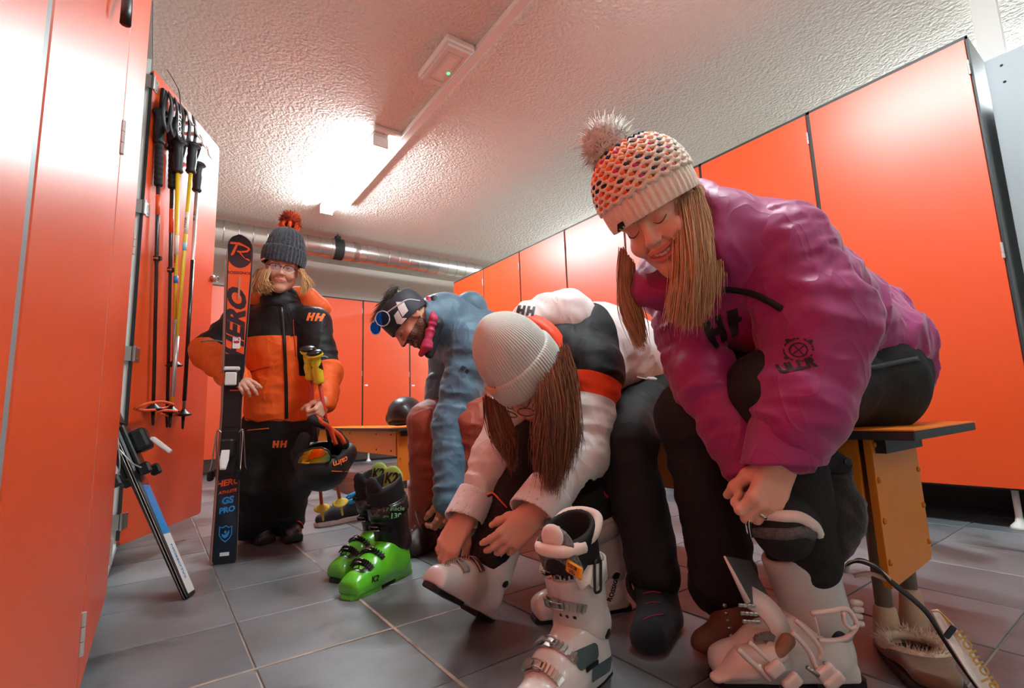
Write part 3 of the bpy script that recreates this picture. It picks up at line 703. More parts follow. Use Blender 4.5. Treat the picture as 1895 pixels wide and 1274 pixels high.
    for bi, (tree, c, e1, e2, kd) in enumerate(specs[:buckles]):
        c = tr(M, c); e1 = ax(nrm(e1)); e2 = ax(nrm(e2))
        Pn, N = wrap(tree, c, e1, e2, 22, 150, 16, .001, r=.2)
        if len(Pn) < 6: continue
        bk = obj('buckle', band(Pn[1:9], N[1:9], .022*s, .004*s), buckm, t, smooth=False)
        # toothed ladder on the far side
        lad = [band(Pn[7:15], N[7:15], .016*s, .003*s)]
        for i in range(8, 14): 
            T = nrm(Pn[i]-Pn[i-1]); Sd = np.cross(N[i], T); lad.append(xf(box(-.0085*s, .0085*s, -.002*s, .002*s, 0, .0075*s), frame(Pn[i]+N[i]*.002*s, Sd, T, N[i])))
        obj('ladder', join(*lad), buckm, bk, smooth=False)
        lv = band(Pn[1:6]+N[1:6]*.006*s, N[1:6], .017*s, .005*s)
        obj('lever', lv, buckm, bk, smooth=False)
        wr = []
        i = 5; T = nrm(Pn[i+1]-Pn[i]); Sd = np.cross(N[i], T)
        for q in (-1, 1): wr.append(tube([Pn[i]+N[i]*.010*s+Sd*q*.007*s, Pn[i+2]+N[i+2]*.012*s+Sd*q*.007*s, Pn[i+4]+N[i+4]*.009*s+Sd*q*.006*s], .0016*s, 6))
        obj('bail', join(*wr), M_steel, bk)
    if strapm is not None:
        zc = zt-.045; Pn, N = wrap(tc, tr(M, S(0, .055+lean*.8, zc)), ax(V(1, 0, 0)), ax(nrm(V(0, 1, -.3))), -45, 225, 26, .002, r=.2)
        obj('power_strap', band(Pn, N, .046*s, .003*s), strapm, t, smooth=True)
    return t, body, cuff, lin
def bframe(heel, d, up=(0, 0, 1)):
    return lookf(np.asarray(heel, float), d, np.asarray(up, float))
M_gr = mat('green_shell', (86, 190, 34), .28, coat=.5, spec=.6); M_bk = mat('black_shell', (15, 16, 17), .32, coat=.3)
M_bkl = mat('black_liner', (15, 15, 16), .75); M_bkb = mat('black_buckle', (30, 31, 33), .3, metal=.5)
M_lime = mat('lime_liner', (150, 190, 92), .8)
M_ws = mat('white_shell', (226, 222, 216), .34, coat=.3, var=.22, vscale=9); M_wc = mat('offwhite_cuff', (218, 214, 208), .36, coat=.25, var=.25, vscale=7)
M_al = mat('cast_aluminium', (190, 184, 176), .34, metal=1); M_fur = mat('cream_fleece', (232, 218, 206), .95, sheen=.5, bump=.6, bscale=120)
M_slate = mat('slate_insert', (72, 92, 94), .45)
# green and black boots
GB = []
for k, (hp, dr, lb) in enumerate((((.775, 1.79, 0), (-.88, -.48, 0), 'bright green and black ski boot standing in front on the tiles'), ((.80, 1.98, 0), (-.90, -.44, 0), 'green and black ski boot half hidden behind its green twin'))):
    M = bframe(hp, dr)
    t, b, c, l = boot(M, lb, M_gr, M_bk, M_bkl, M_bkb, sole=M_bk if k else M_gr, s=1.02, group='green and black ski boots', strapm=M_bk, lh=.335, cuff_h=.29, lean=.055)
    GB.append((t, b, c, l, M))
    # lime tongue pad and back collar with lettering, black toe plate
    pad = sdf(tprims([cap((0, .045, .30), (0, .05, .345), .043, .04, k=.01, flat=((0, 1, 0), .36)), cap((0, .12, .33), (0, .075, .385), .002, .002)], M), .0045)
    pad = sdf(tprims([cap((0, .072, .28), (0, .066, .345), .05, .046, k=.01, flat=((0, 1, 0), .25))], M), .0045)
    pd = obj('collar', pad, M_lime, t)
    tp = bvh_of(pd); g = text_geo('K2', .05, bold=.002, shear=.2)
    obj('lettering', project(g, M@frame((0, .08, .345), V(-1, 0, 0), V(0, .1, 1), V(0, 1, -.1)), tp, .01, .001), M_bk, t)
    tb = bvh_of(b); tc = bvh_of(c); ax = M[:3, :3]
    Pn, N = wrap(tb, tr(M, (0, .2, .045)), ax@V(1, 0, .4), ax@V(-.3, .55, 1), 35, 150, 10, .0005)
    pl = prism([(-.03, -.012), (.03, -.012), (.02, .012), (-.02, .012)], 0, 1)
    obj('toe_plate', project(polys([[(-.036, -.014), (.036, -.014), (.026, .016), (-.026, .016)]]), M@frame((0, .238, .08), V(1, 0, 0), nrm(V(0, 1, -.35)), nrm(V(0, .35, 1))), tb, .01, .002), M_bk, t)
    obj('toe_mark', project(polys([[(-.02, -.006), (-.004, -.006), (-.01, .008), (-.018, .008)], [(.0, -.006), (.018, -.006), (.012, .008), (-.004, .008)]]), M@frame((0, .238, .08), V(1, 0, 0), nrm(V(0, 1, -.35)), nrm(V(0, .35, 1))), tb, .01, .004), M_gr, t)
    # lettering on the power strap, on the side towards the room
    ps = [o for o in t.children if o.name.startswith('power_strap')][0]; tps = bvh_of(ps)
    F1 = M@frame((-.04, .15, .272), nrm(V(.55, -.8, .1))*-1, V(0, -.3, 1), nrm(V(-.8, .55, .15)))
    F1 = M@lookf((.0, .0, .0), (0, 1, 0), (0, 0, 1))
    n_ = nrm(V(-.55, .8, .12)); x_ = nrm(np.cross(V(0, -.15, 1), n_)); y_ = np.cross(n_, x_)
    c_s = tr(M, (0, .10, .236)); n_w = M[:3, :3]@n_; hit = tps.ray_cast(Vector(c_s+n_w*.25), Vector(-n_w), .4); c_s = np.array(hit[0]) if hit[0] is not None else c_s; FS = frame(c_s, M[:3, :3]@x_*1.3, M[:3, :3]@y_*1.3, n_w)
    obj('lettering', project(xf(text_geo('K2', .036, bold=.0015, shear=.25), frame((-.034, 0, 0), V(1, 0, 0), V(0, 1, 0), V(0, 0, 1))), FS, tps, .01, .0015), mat('dim_grey_print', (86, 96, 90), .5), t)
    obj('lettering', project(join(xf(text_geo('pinnacle', .016), frame((.022, .009, 0), V(1, 0, 0), V(0, 1, 0), V(0, 0, 1))), xf(text_geo('130', .019, bold=.0004), frame((.028, -.01, 0), V(1, 0, 0), V(0, 1, 0), V(0, 0, 1))), xf(text_geo('pro', .009), frame((.004, -.01, 0), V(1, 0, 0), V(0, 1, 0), V(0, 0, 1)))), FS, tps, .01, .0015), mat('mint_print', (150, 225, 150), .5), t)
    n_ = nrm(V(-1, .2, .2)); x_ = nrm(np.cross(V(0, 0, 1), n_)); y_ = np.cross(n_, x_)
    obj('lettering', project(text_geo('K2', .024, bold=.001, shear=.2), M@frame(V(-.04, .215, .045), x_, y_, n_), tb, .008, .001), M_bk, t)
# front white boot
M = bframe((.815, .845, 0), (-.93, -.28, 0))
FWB = boot(M, 'scuffed white ski boot with fleece-lined collar, nearest the camera', M_ws, M_wc, M_bkl, M_al, s=.98, lh=.325, cuff_h=.265, lean=.045, group='white ski boots', tongue=M_fur, side=1, res=.004)
t, b, c, l = FWB
tb = bvh_of(b); tc = bvh_of(c)
col_ = [cap((0, .05+.03, .315), (0, .04+.03, .335), .052, .05, k=.01, flat=((1, 0, 0), 1.0)), cap((0, .082, .28), (0, .082, .40), .038, .043, k=.01, op='-'), plane((0, .08, .318), (0, .62, 1), k=.012), plane((0, .115, .3), (0, 1, .1), k=.01)]
obj('fleece_collar', sdf(tprims(col_, M), .004), M_fur, t)
rim = catmull([(.047, .105, .295), (.052, .075, .312), (.04, .04, .334), (0, .026, .34), (-.04, .04, .334), (-.052, .075, .312), (-.047, .105, .295)], 5)
obj('collar_rim', xf(tube(rim, .0105, 10), M), M_fur, t)
obj('tongue_roll', xf(tube(catmull([(-.05, .12, .292), (-.03, .155, .288), (0, .168, .288), (.03, .158, .288), (.046, .13, .292)], 5), .0125, 10), M), M_fur, t)
obj('mesh_panel', sdf(tprims([cap((0, .128, .25), (0, .15, .285), .05, .047, k=.01, flat=((0, 1, 0), .3))], M), .004), mat('grey_mesh', (128, 128, 128), .8, bump=1, bscale=220, var=.6, vscale=160), t)
# orange pull tab on the tongue
tab = xf(box(-.03, .03, -.004, .004, -.011, .011, bev=.003), M@frame((-.055, .172, .262), nrm(V(.8, -.5, 0)), nrm(V(.5, .8, .2)), V(0, -.2, 1)))
obj('pull_tab', tab, mat('amber_tab', (226, 156, 24), .4), t, smooth=False)
n_ = nrm(V(.35, .8, .3)); 
FT = M@frame((-.055, .172, .262)+nrm(V(.5, .8, .2))*.0045, nrm(V(.8, -.5, 0))*-1, V(0, -.2, 1), nrm(V(.5, .8, .2)))
obj('lettering', xf(join(xf(text_geo('CUSTOM', .009, bold=.0003), frame((0, .004, 0), V(1, 0, 0), V(0, 1, 0), V(0, 0, 1))), xf(text_geo('SHELL', .009, bold=.0003), frame((0, -.005, 0), V(1, 0, 0), V(0, 1, 0), V(0, 0, 1)))), FT), M_bk, t)
# side plates of the shell
n_ = nrm(V(-1, .25, .35)); x_ = nrm(np.cross(V(0, 0, 1), n_)); y_ = np.cross(n_, x_)
FP = M@frame((-.045, .15, .07), x_, y_, n_)
obj('inset_plate', project(polys([rrect(.075, .032, .012, 4, .02, .02)]), FP, tb, .008, .0012), M_slate, t)
obj('inset_plate', project(polys([rrect(.085, .026, .010, 4, .07, -.016)]), FP, tb, .008, .0012), M_slate, t)
obj('slot', project(polys([rrect(.05, .009, .002, 2, .03, .001)]), FP, tb, .008, .0016), M_bk, t)
# velcro strap with a black ring on the side of the cuff
Pn, N = wrap(tc, tr(M, (0, .095, .235)), M[:3, :3]@V(-1, 0, 0), M[:3, :3]@V(0, -1, 0), -50, 110, 16, .003)
ps = obj('power_strap', band(Pn, N, .042, .004), mat('white_webbing', (222, 218, 208), .75, bump=.3, bscale=300), t)
c0, n0 = Pn[4], N[4]; T0 = nrm(Pn[5]-Pn[3]); S0 = np.cross(n0, T0)
ring = [c0+n0*.006+S0*a+T0*b2 for a, b2 in rrect(.062, .018, .006, 3)]; ring.append(ring[0])
obj('strap_ring', tube(ring, .0028, 8), M_bk, ps)
for q in (-.014, 0, .014): obj('vent_hole', project(polys([rrect(.006, .006, .002, 2)]), M@frame((q-.01, .14, .158), V(1, 0, 0), V(0, -.2, 1), V(0, 1, .2)), tc, .01, .0008), M_bk, t)
# white boot behind, black liner
M = bframe((1.13, 1.045, 0), (-.94, .34, 0))
RB = boot(M, 'white and grey ski boot with black liner standing behind the front boot', M_ws, mat('grey_cuff', (196, 192, 190), .4, var=.2, vscale=9), M_bkl, M_bkb, s=.98, lh=.355, cuff_h=.275, lean=.03, group='white ski boots', strapm=mat('grey_strap', (176, 174, 172), .7), side=-1, foot=True)
t, b, c, l = RB; tb = bvh_of(b); tl = bvh_of(l); tc = bvh_of(c)
n_ = nrm(V(-1, -.35, .1)); x_ = nrm(np.cross(V(0, 0, 1), n_)); y_ = np.cross(n_, x_)
sw = [(-.026, .012), (-.024, -.002), (-.014, -.012), (.004, -.008), (.03, .014), (.004, -.001), (-.012, -.004), (-.02, .002)]
obj('swoosh', project(polys([[sw[0], sw[1], sw[7]], [sw[1], sw[2], sw[6], sw[7]], [sw[2], sw[3], sw[5], sw[6]], [sw[3], sw[4], sw[5]]]), M@frame((-.03, .06, .325), x_, y_, n_), tl, .008, .0015), mat('red_print', (226, 60, 34), .6), t)
obj('lettering', project(text_geo('ROSSIGNOL', .017, bold=.0006), M@frame((-.045, .06, .085), nrm(y_+.5*x_), np.cross(n_, nrm(y_+.5*x_)), n_), tb, .006, .0015), M_bk, t)
obj('side_graphic', project(polys([[(-.03, -.03), (-.01, -.03), (.02, .0), (.0, .012)], [(-.035, .0), (-.01, .018), (-.02, .03), (-.04, .014)]]), M@frame((-.045, .09, .11), x_, y_, n_), tb, .006, .0015), M_slate, t)
# ------------------------------------------------------------------ unproject helper: image point at a chosen real distance along the view axis
def at(x, y, t):
    d = np.array(_F)+np.array(_R)*(x-947.5)/FPX-np.array(_U)*(y-637)/FPX
    return V(0, 0, CAM_H)+d*t
CR, CU, CF = np.array(_R), np.array(_U), np.array(_F)
# ------------------------------------------------------------------ skis (local: tail at origin, +z to the tip, +y out of the top sheet, +x across)
def ski_geo(L, w0=.085, waist=.066, tip=.098, th=.012, rise=.035, tipl=.12):
    n = 46; zs = np.concatenate([np.linspace(0, .04, 5), np.linspace(.06, L-.14, 24), np.linspace(L-.13, L, 17)]); rows = []
    for z in zs:
        u = z/L; w = np.interp(u, [0, .03, .45, .9, 1], [w0, w0, waist, tip, tip])
        if z > L-.05: w = tip*math.sqrt(max(1-((z-(L-.05))/.0505)**2, .0004))
        if z < .012: w = w*(.86+.14*z/.012)
        y = rise*max(0, (z-(L-tipl))/tipl)**2; t_ = th*np.interp(u, [0, .2, .5, .8, .93, 1], [.55, .8, 1.25, .8, .5, .4])
        rows.append((w, z, y, t_))
    v, f = [], []
    for w, z, y, t_ in rows: v += [(-w/2, y, z), (w/2, y, z), (w/2, y+t_*.5, z), (w/2-.004, y+t_, z), (-w/2+.004, y+t_, z), (-w/2, y+t_*.5, z)]
    for i in range(len(rows)-1):
        for j in range(6): f.append((i*6+j, i*6+(j+1) % 6, (i+1)*6+(j+1) % 6, (i+1)*6+j))
    f += [tuple(range(6))[::-1], tuple((len(rows)-1)*6+j for j in range(6))]
    return np.array(v), f, rows
def ski_top(rows, z0, z1, inset=.003, off=.0006, w_lim=None, xr=None):
    """flat print following the top sheet between z0 and z1"""
    v, f = [], []; zs = [r[1] for r in rows]
    P = np.linspace(z0, z1, max(2, int((z1-z0)/.008)))
    for z in P:
        w = np.interp(z, zs, [r[0] for r in rows])/2-.004-inset*.3; y = np.interp(z, zs, [r[2]+r[3] for r in rows])+off
        a, b = (-w, w) if xr is None else (max(-w, xr[0]), min(w, xr[1]))
        v += [(a, y, z), (b, y, z)]
    for i in range(len(P)-1): f.append((2*i, 2*i+1, 2*i+3, 2*i+2))
    return np.array(v), f
def drape(g, rows, off=.0012):
    """map a flat pattern (x across, y along) on the ski's top sheet; clipped at the edges"""
    v, f = subdiv(g, .02); zs = [r[1] for r in rows]; out = []
    for x, z, _ in v:
        w = np.interp(z, zs, [r[0] for r in rows])/2-.0045; out.append((np.clip(-x, -w, w), np.interp(z, zs, [r[2]+r[3] for r in rows])+off, z))
    return np.array(out), [q[::-1] for q in f]
def T2(x, y, a=0, s=1):
    c, d = math.cos(R(a)), math.sin(R(a)); return frame((x, y, 0), V(c, d, 0)*s, V(-d, c, 0)*s, V(0, 0, 1))
def binding(t, M, zc, dark, light, name=''):
    """toe piece and heel piece on a ski, with brake arms"""
    b = M_black
    toe = join(xf(box(-.03, .03, .012, .03, -.06, .06, bev=.004), np.eye(4)), xf(box(-.027, .027, .03, .06, -.05, .02, bev=.008, seg=2), np.eye(4)))
    T = M@frame((0, 0, zc+.17), V(1, 0, 0), V(0, 1, 0), V(0, 0, 1))
    o = obj('toe_piece', xf(toe, T), dark, t, smooth=False)
    obj('toe_cover', xf(join(box(-.022, .022, .058, .068, -.045, .01, bev=.004), box(-.03, .03, .04, .056, .018, .035, bev=.004)), T), light, o, smooth=False)
    H = M@frame((0, 0, zc-.13), V(1, 0, 0), V(0, 1, 0), V(0, 0, 1))
    o = obj('heel_piece', xf(join(box(-.03, .03, .012, .028, -.11, .07, bev=.004), box(-.026, .026, .026, .075, -.04, .04, bev=.012, seg=2)), H), dark, t, smooth=False)
    lever = xf(prism([(-.014, -.01), (.014, -.01), (.016, .03), (.010, .07), (-.010, .07), (-.016, .03)], 0, .014, bev=.003), H@frame((0, .078, -.02), V(1, 0, 0), nrm(V(0, .45, -1)), nrm(V(0, 1, .45))))
    obj('heel_lever', lever, light, o, smooth=False)
    obj('anti_slip_pad', xf(box(-.032, .032, .012, .02, .08, .14, bev=.003), H), dark, o, smooth=False)
    arms = []
    for q in (-1, 1):
        P = [(.03*q, .02, .06), (.048*q, .018, .07), (.052*q, .0, .0), (.054*q, -.02, -.07), (.058*q, -.04, -.1)]
        arms.append(xf(tube(catmull(P, 4), .0028, 6), H))
    for q, g in zip((-1, 1), arms):
        a = obj('brake_arm', g, M_steel, o)
        obj('brake_foot', xf(box(.050*q-.009, .050*q+.013*1, -.062, -.03, -.125, -.085, bev=.006), H), b, a, smooth=False)
M_oski = mat('orange_topsheet', (248, 92, 40), .3, coat=.4); M_nski = mat('navy_topsheet', (18, 30, 44), .3, coat=.4); M_base = mat('ski_base', (222, 160, 140), .45)
M_side = mat('ski_sidewall', (30, 32, 36), .4); M_edgem = mat('steel_edge', (196, 186, 176), .3, metal=1); M_bprint = mat('blue_print', (38, 140, 210), .4)
M_wprint = mat('white_print', (236, 234, 230), .5)
def race_ski(M, label, L, front):
    t = thing('ski', label, 'ski', M[:3, 3], 'pair of orange and navy race skis')
    v, f, rows = ski_geo(L, w0=.088, waist=.068, tip=.098)
    body = obj('core', xf((v, f), M), M_side, t, smooth=False)
    e = []
    for q in (-1, 1): e.append(np.array([(q*(r[0]/2+.0003), r[2]+.0008, r[1]) for r in rows[:-3]]))
    for g in e: obj('steel_edge', xf(tube(g, .0013, 5), M), M_edgem, t)
    obj('base', xf((lambda g: (np.array([(a, b, c) for a, b, c in g[0]]), [q[::-1] for q in g[1]]))(((lambda zs: (np.array([p for r in rows for p in ((-r[0]/2+.002, r[2]-.0004, r[1]), (r[0]/2-.002, r[2]-.0004, r[1]))]), [(2*i, 2*i+1, 2*i+3, 2*i+2) for i in range(len(rows)-1)]))(0))), M), M_base, t, smooth=False)
    obj('top_sheet', xf(ski_top(rows, .02, L*.30), M), M_nski, t, smooth=False)
    obj('top_sheet', xf(ski_top(rows, L*.30, L*.62), M), M_side, t, smooth=False)
    obj('top_sheet', xf(ski_top(rows, L*.62, L-.002), M), M_oski, t, smooth=False)
    obj('plate', xf(box(-.033, .033, .010, .018, L*.27, L*.62, bev=.003), M), M_black, t, smooth=False)
    # dark tip with the slanted R, then lettering down the shovel
    zs = np.linspace(L-.142, L-.001, 24); wv = lambda z: np.interp(z, [r[1] for r in rows], [r[0] for r in rows])/2-.005
    # ellipse-like dark patch
    vv, ff = [], []
    for z in zs:
        w = min(wv(z), .052*math.sqrt(max(1-max(0, (L-.07-z)/.0725)**2, 0))+.0005); y = np.interp(z, [r[1] for r in rows], [r[2]+r[3] for r in rows])+.0011; vv += [(-w, y, z), (w, y, z)]
    for i in range(len(zs)-1): ff.append((2*i, 2*i+1, 2*i+3, 2*i+2))
    obj('tip_patch', xf((np.array(vv), ff), M), M_nski, t, smooth=False)
    cz = L-.07
    Rl = [[(-.040, .030), (-.036, .039), (.0, .038), (.036, .020), (.040, .012), (.012, .024), (-.012, .029)], [(-.018, .028), (-.008, .028), (-.024, -.012), (-.034, -.020), (-.036, -.012)],
          [(.034, .018), (.041, .013), (.030, .0), (.006, -.004), (-.012, -.002), (-.012, .004), (.006, .003), (.026, .007)], [(-.012, .004), (-.002, .002), (.022, -.030), (.040, -.040), (.036, -.030), (.016, -.026)]]
    obj('tip_emblem', xf(drape(xf(polys(Rl), T2(0, cz, 0)), rows, .0019), M), M_oski, t, smooth=False)
    obj('lettering', xf(drape(xf(text_geo('ROSSIGNOL', .0175, bold=.0005), T2(0, L-.165)), rows), M), mat('dark_red_print', (96, 22, 30), .4), t, smooth=False)
    obj('blade', xf(drape(polys([rrect(.008, .1, .004, 4, .004, L-.235)]), rows, .004), M), M_edgem, t, smooth=False)
    he = xf(text_geo('HERO', .12, bold=.006, shear=.0), T2(0, 0, 0)); h = he[0]; 
    ext = h[:, 0].max()-h[:, 0].min()
    h2 = np.stack([h[:, 0]/ext*.30, h[:, 1]/(h[:, 1].max()-h[:, 1].min())*.078, h[:, 2]], 1); h2[:, 0] += h2[:, 1]*.45
    obj('lettering', xf(drape(xf((h2, he[1]), T2(0, L-.385, 90)), rows), M), M_nski, t, smooth=False)
    if front:
        zc = L*.43
        obj('sticker', xf(drape(polys([rrect(.03, .05, .004, 3, .005, L*.655)]), rows, .003), M), M_wprint, t, smooth=False)
        obj('sticker_print', xf(drape(polys([rrect(.022, .026, .004, 3, .005, L*.663)]), rows, .0038), M), mat('crimson_print', (190, 24, 48), .5), t, smooth=False)
        obj('sticker_print', xf(drape(xf(text_geo('SK', .017, bold=.0008), T2(.005, L*.665)), rows, .0044), M), M_wprint, t, smooth=False)
        obj('sticker', xf(xf(box(-.026, .01, .0185, .0192, L*.505, L*.585), np.eye(4)), M), M_oski, t, smooth=False)
        for q in (-.018, -.009, 0): obj('sticker_print', xf(box(q-.002, q+.003, .0192, .0196, L*.51, L*.57), M), M_wprint, t, smooth=False)
    obj('orange_panel', xf(drape(polys([[(-.03, L*.26), (-.03, L*.40), (-.018, L*.40), (.02, L*.26)]]), rows, .0022), M), M_oski, t, smooth=False)
    obj('lettering', xf(drape(xf(text_geo('HERO', .033, bold=.0012, shear=.25), T2(0, L*.232, 8)), rows), M), M_oski, t, smooth=False)
    obj('lettering', xf(drape(xf(text_geo('ATHLETE', .016, bold=.0005, shear=.2), T2(0, L*.206, 8)), rows), M), M_oski, t, smooth=False)
    obj('lettering', xf(drape(xf(text_geo('GS', .036, bold=.0016, shear=.2), T2(0, L*.18, 8)), rows), M), M_bprint, t, smooth=False)
    obj('lettering', xf(drape(xf(text_geo('PRO', .03, bold=.0014, shear=.2), T2(0, L*.153, 8)), rows), M), M_bprint, t, smooth=False)
    sh = [(-.024, .03), (-.012, .026), (0, .034), (.012, .026), (.024, .03), (.024, -.004), (.014, -.022), (0, -.034), (-.014, -.022), (-.024, -.004)]; si = [(x*.86, y*.86) for x, y in sh]
    rim = [[sh[i], sh[(i+1) % 10], si[(i+1) % 10], si[i]] for i in range(10)]
    rooster = [[(-.014, .002), (-.004, -.004), (.006, .002), (.012, .014), (.014, .004), (.008, -.012), (-.002, -.018), (-.012, -.010)], [(-.006, .006), (.0, .014), (.004, .006), (.0, .0)]]
    obj('crest', xf(drape(xf(polys(rim+rooster), T2(0, L*.085)), rows), M), M_bprint, t, smooth=False)
    obj('sticker', xf(drape(polys([rrect(.034, .014, .001, 2, 0, .038)]), rows), M), M_wprint, t, smooth=False)
    binding(t, M, L*.43, M_black, M_white)
    return t
sk0 = V(.262, 2.405, .002); skt = at(447, 440, 2.195); sd = nrm(skt-sk0); L_ = np.linalg.norm(skt-sk0)
fr = nrm(-CF*.93+CR*.3); fr = nrm(fr-sd*(fr@sd)); sx = np.cross(fr, sd)
race_ski(frame(sk0, sx, fr, sd), 'orange and navy race ski facing us under the child\'s arm', L_, True)
# its partner, base to base behind
Mb = frame(sk0-fr*.004+sx*(.01), -sx, -fr, sd); race_ski(Mb, 'orange and navy race ski turned away, behind its twin under the arm', L_-.012, False)
# skis leaning out of the open locker
def touring_ski(M, label, L, flip):
    t = thing('ski', label, 'ski', M[:3, 3], 'black and blue skis leaning out of the locker')
    v, f, rows = ski_geo(L, w0=.088, waist=.07, tip=.1)
    obj('core', xf((v, f), M), M_side, t, smooth=False)
    obj('top_sheet', xf(ski_top(rows, .01, .22), M), M_wprint, t, smooth=False)
    obj('top_sheet', xf(ski_top(rows, .22, .40), M), M_bprint, t, smooth=False)
    obj('top_sheet', xf(ski_top(rows, .40, L-.01), M), M_nski, t, smooth=False)
    obj('lettering', xf(drape(xf(text_geo('SALOMON', .026, bold=.0006), T2(0, .12, 90)), rows), M), M_bprint, t, smooth=False)
    for q in (-1, 1): obj('steel_edge', xf(tube(np.array([(q*(r[0]/2+.0003), r[2]+.0008, r[1]) for r in rows[:-3]]), .0013, 5), M), M_edgem, t)
    binding(t, M, .68, M_black, M_white)
s0 = V(.128, 2.045, .003); s1 = V(-.44, 2.40, 1.37); sd = nrm(s1-s0); n0 = nrm(np.cross(sd, V(0, 0, 1))); fy = nrm(np.cross(n0, sd))
fy = nrm(V(.75, -.2, .3)); fy = nrm(fy-sd*(fy@sd)); fx = np.cross(fy, sd)
fy2 = nrm(.25*fx+.97*fy) if False else fy
# tilt the pair so its side faces the room
ny = nrm(V(.93, -.22, .45)); ny = nrm(ny-sd*(ny@sd)); nx = np.cross(ny, sd)
touring_ski(frame(s0, nx, ny, sd), 'dark ski with white and blue tail leaning out of the open locker, front one', 1.5, 0)
touring_ski(frame(s0-ny*.006+V(0, 0, .0), -nx, -ny, sd), 'dark ski leaning out of the open locker, back one of the pair', 1.5, 1)
# ------------------------------------------------------------------ ski poles hanging inside the open door
def pole(name, label, top, tip, shaft, grip, r=.0085, r2=.007, grip_l=.15, long_grip=0, bands=(), basket=None, strapc=None, knob=True, group='ski poles hanging on the open door', clamp=None, word=None, tipl=.06):
    top = np.asarray(top, float); tip = np.asarray(tip, float); d = nrm(top-tip); L = np.linalg.norm(top-tip)
    x = nrm(np.cross(d, -CF)); y = np.cross(d, x); M = frame(tip, x, y, d)
    t = thing(name, label, 'ski pole', tip, group)
    lo = tipl+.02; obj('shaft', xf(lathe([(r2, lo), (r2, L*.5), (r, L*.5+.01), (r, L-grip_l+.01)], 12), M), shaft, t)
    for z0, z1, mm in bands: obj('band', xf(lathe([(r+.0005, z0*L), (r+.0005, z1*L)], 12), M), mm, t)
    g = [(.012, L-grip_l), (.0165, L-grip_l+.008), (.0135, L-grip_l+.02), (.0165, L-.075), (.0135, L-.055), (.0155, L-.035), (.0145, L-.02), (.021, L-.012), (.022, L-.004), (.016, L), (.004, L+.002)]
    g = [(a*1.4, b) for a, b in g]; gr = obj('grip', xf(lathe(g, 16), M), grip, t)
    if knob: obj('grip_crown', xf(lathe([(.028, L-.012), (.034, L-.006), (.028, L+.004), (.008, L+.008)], 16), M@frame((0, .004, 0), V(1, 0, 0), V(0, 1, .0), V(0, 0, 1))), grip, gr)
    if long_grip:
        pr_ = []; z = L-grip_l-long_grip
        while z < L-grip_l-.002: pr_ += [(.0165, z), (.0175, z+.012), (.0158, z+.0235)]; z += .024
        obj('foam_grip', xf(lathe(pr_, 14), M), M_rub, t)
    if clamp: 
        for cz in clamp: obj('clamp', xf(join(lathe([(.009, cz*L-.012), (.0125, cz*L-.01), (.0125, cz*L+.01), (.009, cz*L+.012)], 12), box(.008, .022, -.006, .006, cz*L-.009, cz*L+.009, bev=.002)), M), M_black, t, smooth=False); obj('band', xf(lathe([(.0128, cz*L-.004), (.0128, cz*L+.002)], 12), M), mat('orange_rubber', (244, 92, 36), .5), t)
    bk = basket or M_black
    obj('basket', xf(lathe([(.008, tipl), (.030, tipl+.004), (.036, tipl+.010), (.028, tipl+.013), (.012, tipl+.028), (.008, tipl+.034)], 18), M), bk, t)
    obj('tip', xf(lathe([(.002, 0), (.0045, .004), (.0055, .02), (.0075, tipl)], 10), M), M_dsteel if not basket else bk, t)
    if strapc:
        P = catmull([(0, .012, L-.004), (.012, .03, L+.02), (.018, .024, L+.0), (.01, .02, L-.05), (-.004, .03, L-.07), (-.014, .028, L-.03), (-.012, .026, L+.01), (0, .012, L-.002)], 5)
        obj('wrist_strap', xf(strap(P, .014, .002, (0, 1, 0)), M), strapc, t, smooth=True)
    if word:
        wd, sz, z, mm = word
        tg = xf(text_geo(wd, sz, bold=.0004), frame((0, 0, z*L), V(0, 0, -1), V(1, 0, 0), V(0, 1, 0)))
        rr = r+.0008; vv = subdiv(tg, .006); q = vv[0]; ang = q[:, 0]/rr
        obj('lettering', xf((np.stack([np.sin(ang)*rr, np.cos(ang)*rr, q[:, 2]], 1), vv[1]), M@frame((0, 0, 0), V(-1, 0, 0), V(0, -1, 0), V(0, 0, 1))), mm, t, smooth=False)
    return t
def on_door(x, y, off=.02):
    d = np.array(_F)+np.array(_R)*(x-947.5)/FPX-np.array(_U)*(y-637)/FPX; n = D_N; t_ = (D_O+n*off-V(0, 0, CAM_H))@n/(d@n); return V(0, 0, CAM_H)+d*t_
M_car = mat('carbon_shaft', (30, 30, 33), .3, coat=.4); M_osh = mat('orange_shaft', (236, 84, 36), .35, coat=.3); M_ysh = mat('yellow_shaft', (236, 202, 40), .35, coat=.3, var=.0)
M_sil = mat('silver_shaft', (206, 204, 200), .35, metal=.6); M_orub = mat('orange_rubber', (244, 92, 36), .5); M_grip = mat('grip_rubber', (26, 28, 32), .5)
M_yw = mat('white_decal', (240, 236, 220), .5)
pole('ski_pole', 'black telescopic pole with orange band, leftmost on the open door', on_door(296, 207), on_door(283, 788, .03), M_car, M_grip, long_grip=.19, bands=((.66, .725, M_osh),), clamp=(.52,))
pole('ski_pole', 'black telescopic pole with orange strap clip and band, second on the door', on_door(321, 222), on_door(309, 792, .03), M_car, M_grip, long_grip=.18, bands=((.62, .70, M_osh), (.80, .815, M_orub)), clamp=(.50,), strapc=M_bkl)
pole('ski_pole', 'yellow pole leaning right behind its twin, third on the door', on_door(330, 262, .05), on_door(322, 705, .05), M_ysh, M_grip, strapc=M_bkl, bands=((.52, .60, M_yw), (.38, .5, M_bprint) if False else (.40, .43, M_bprint), (.06, .25, M_sil)), word=('SCOTT', .012, .5, M_dsteel))
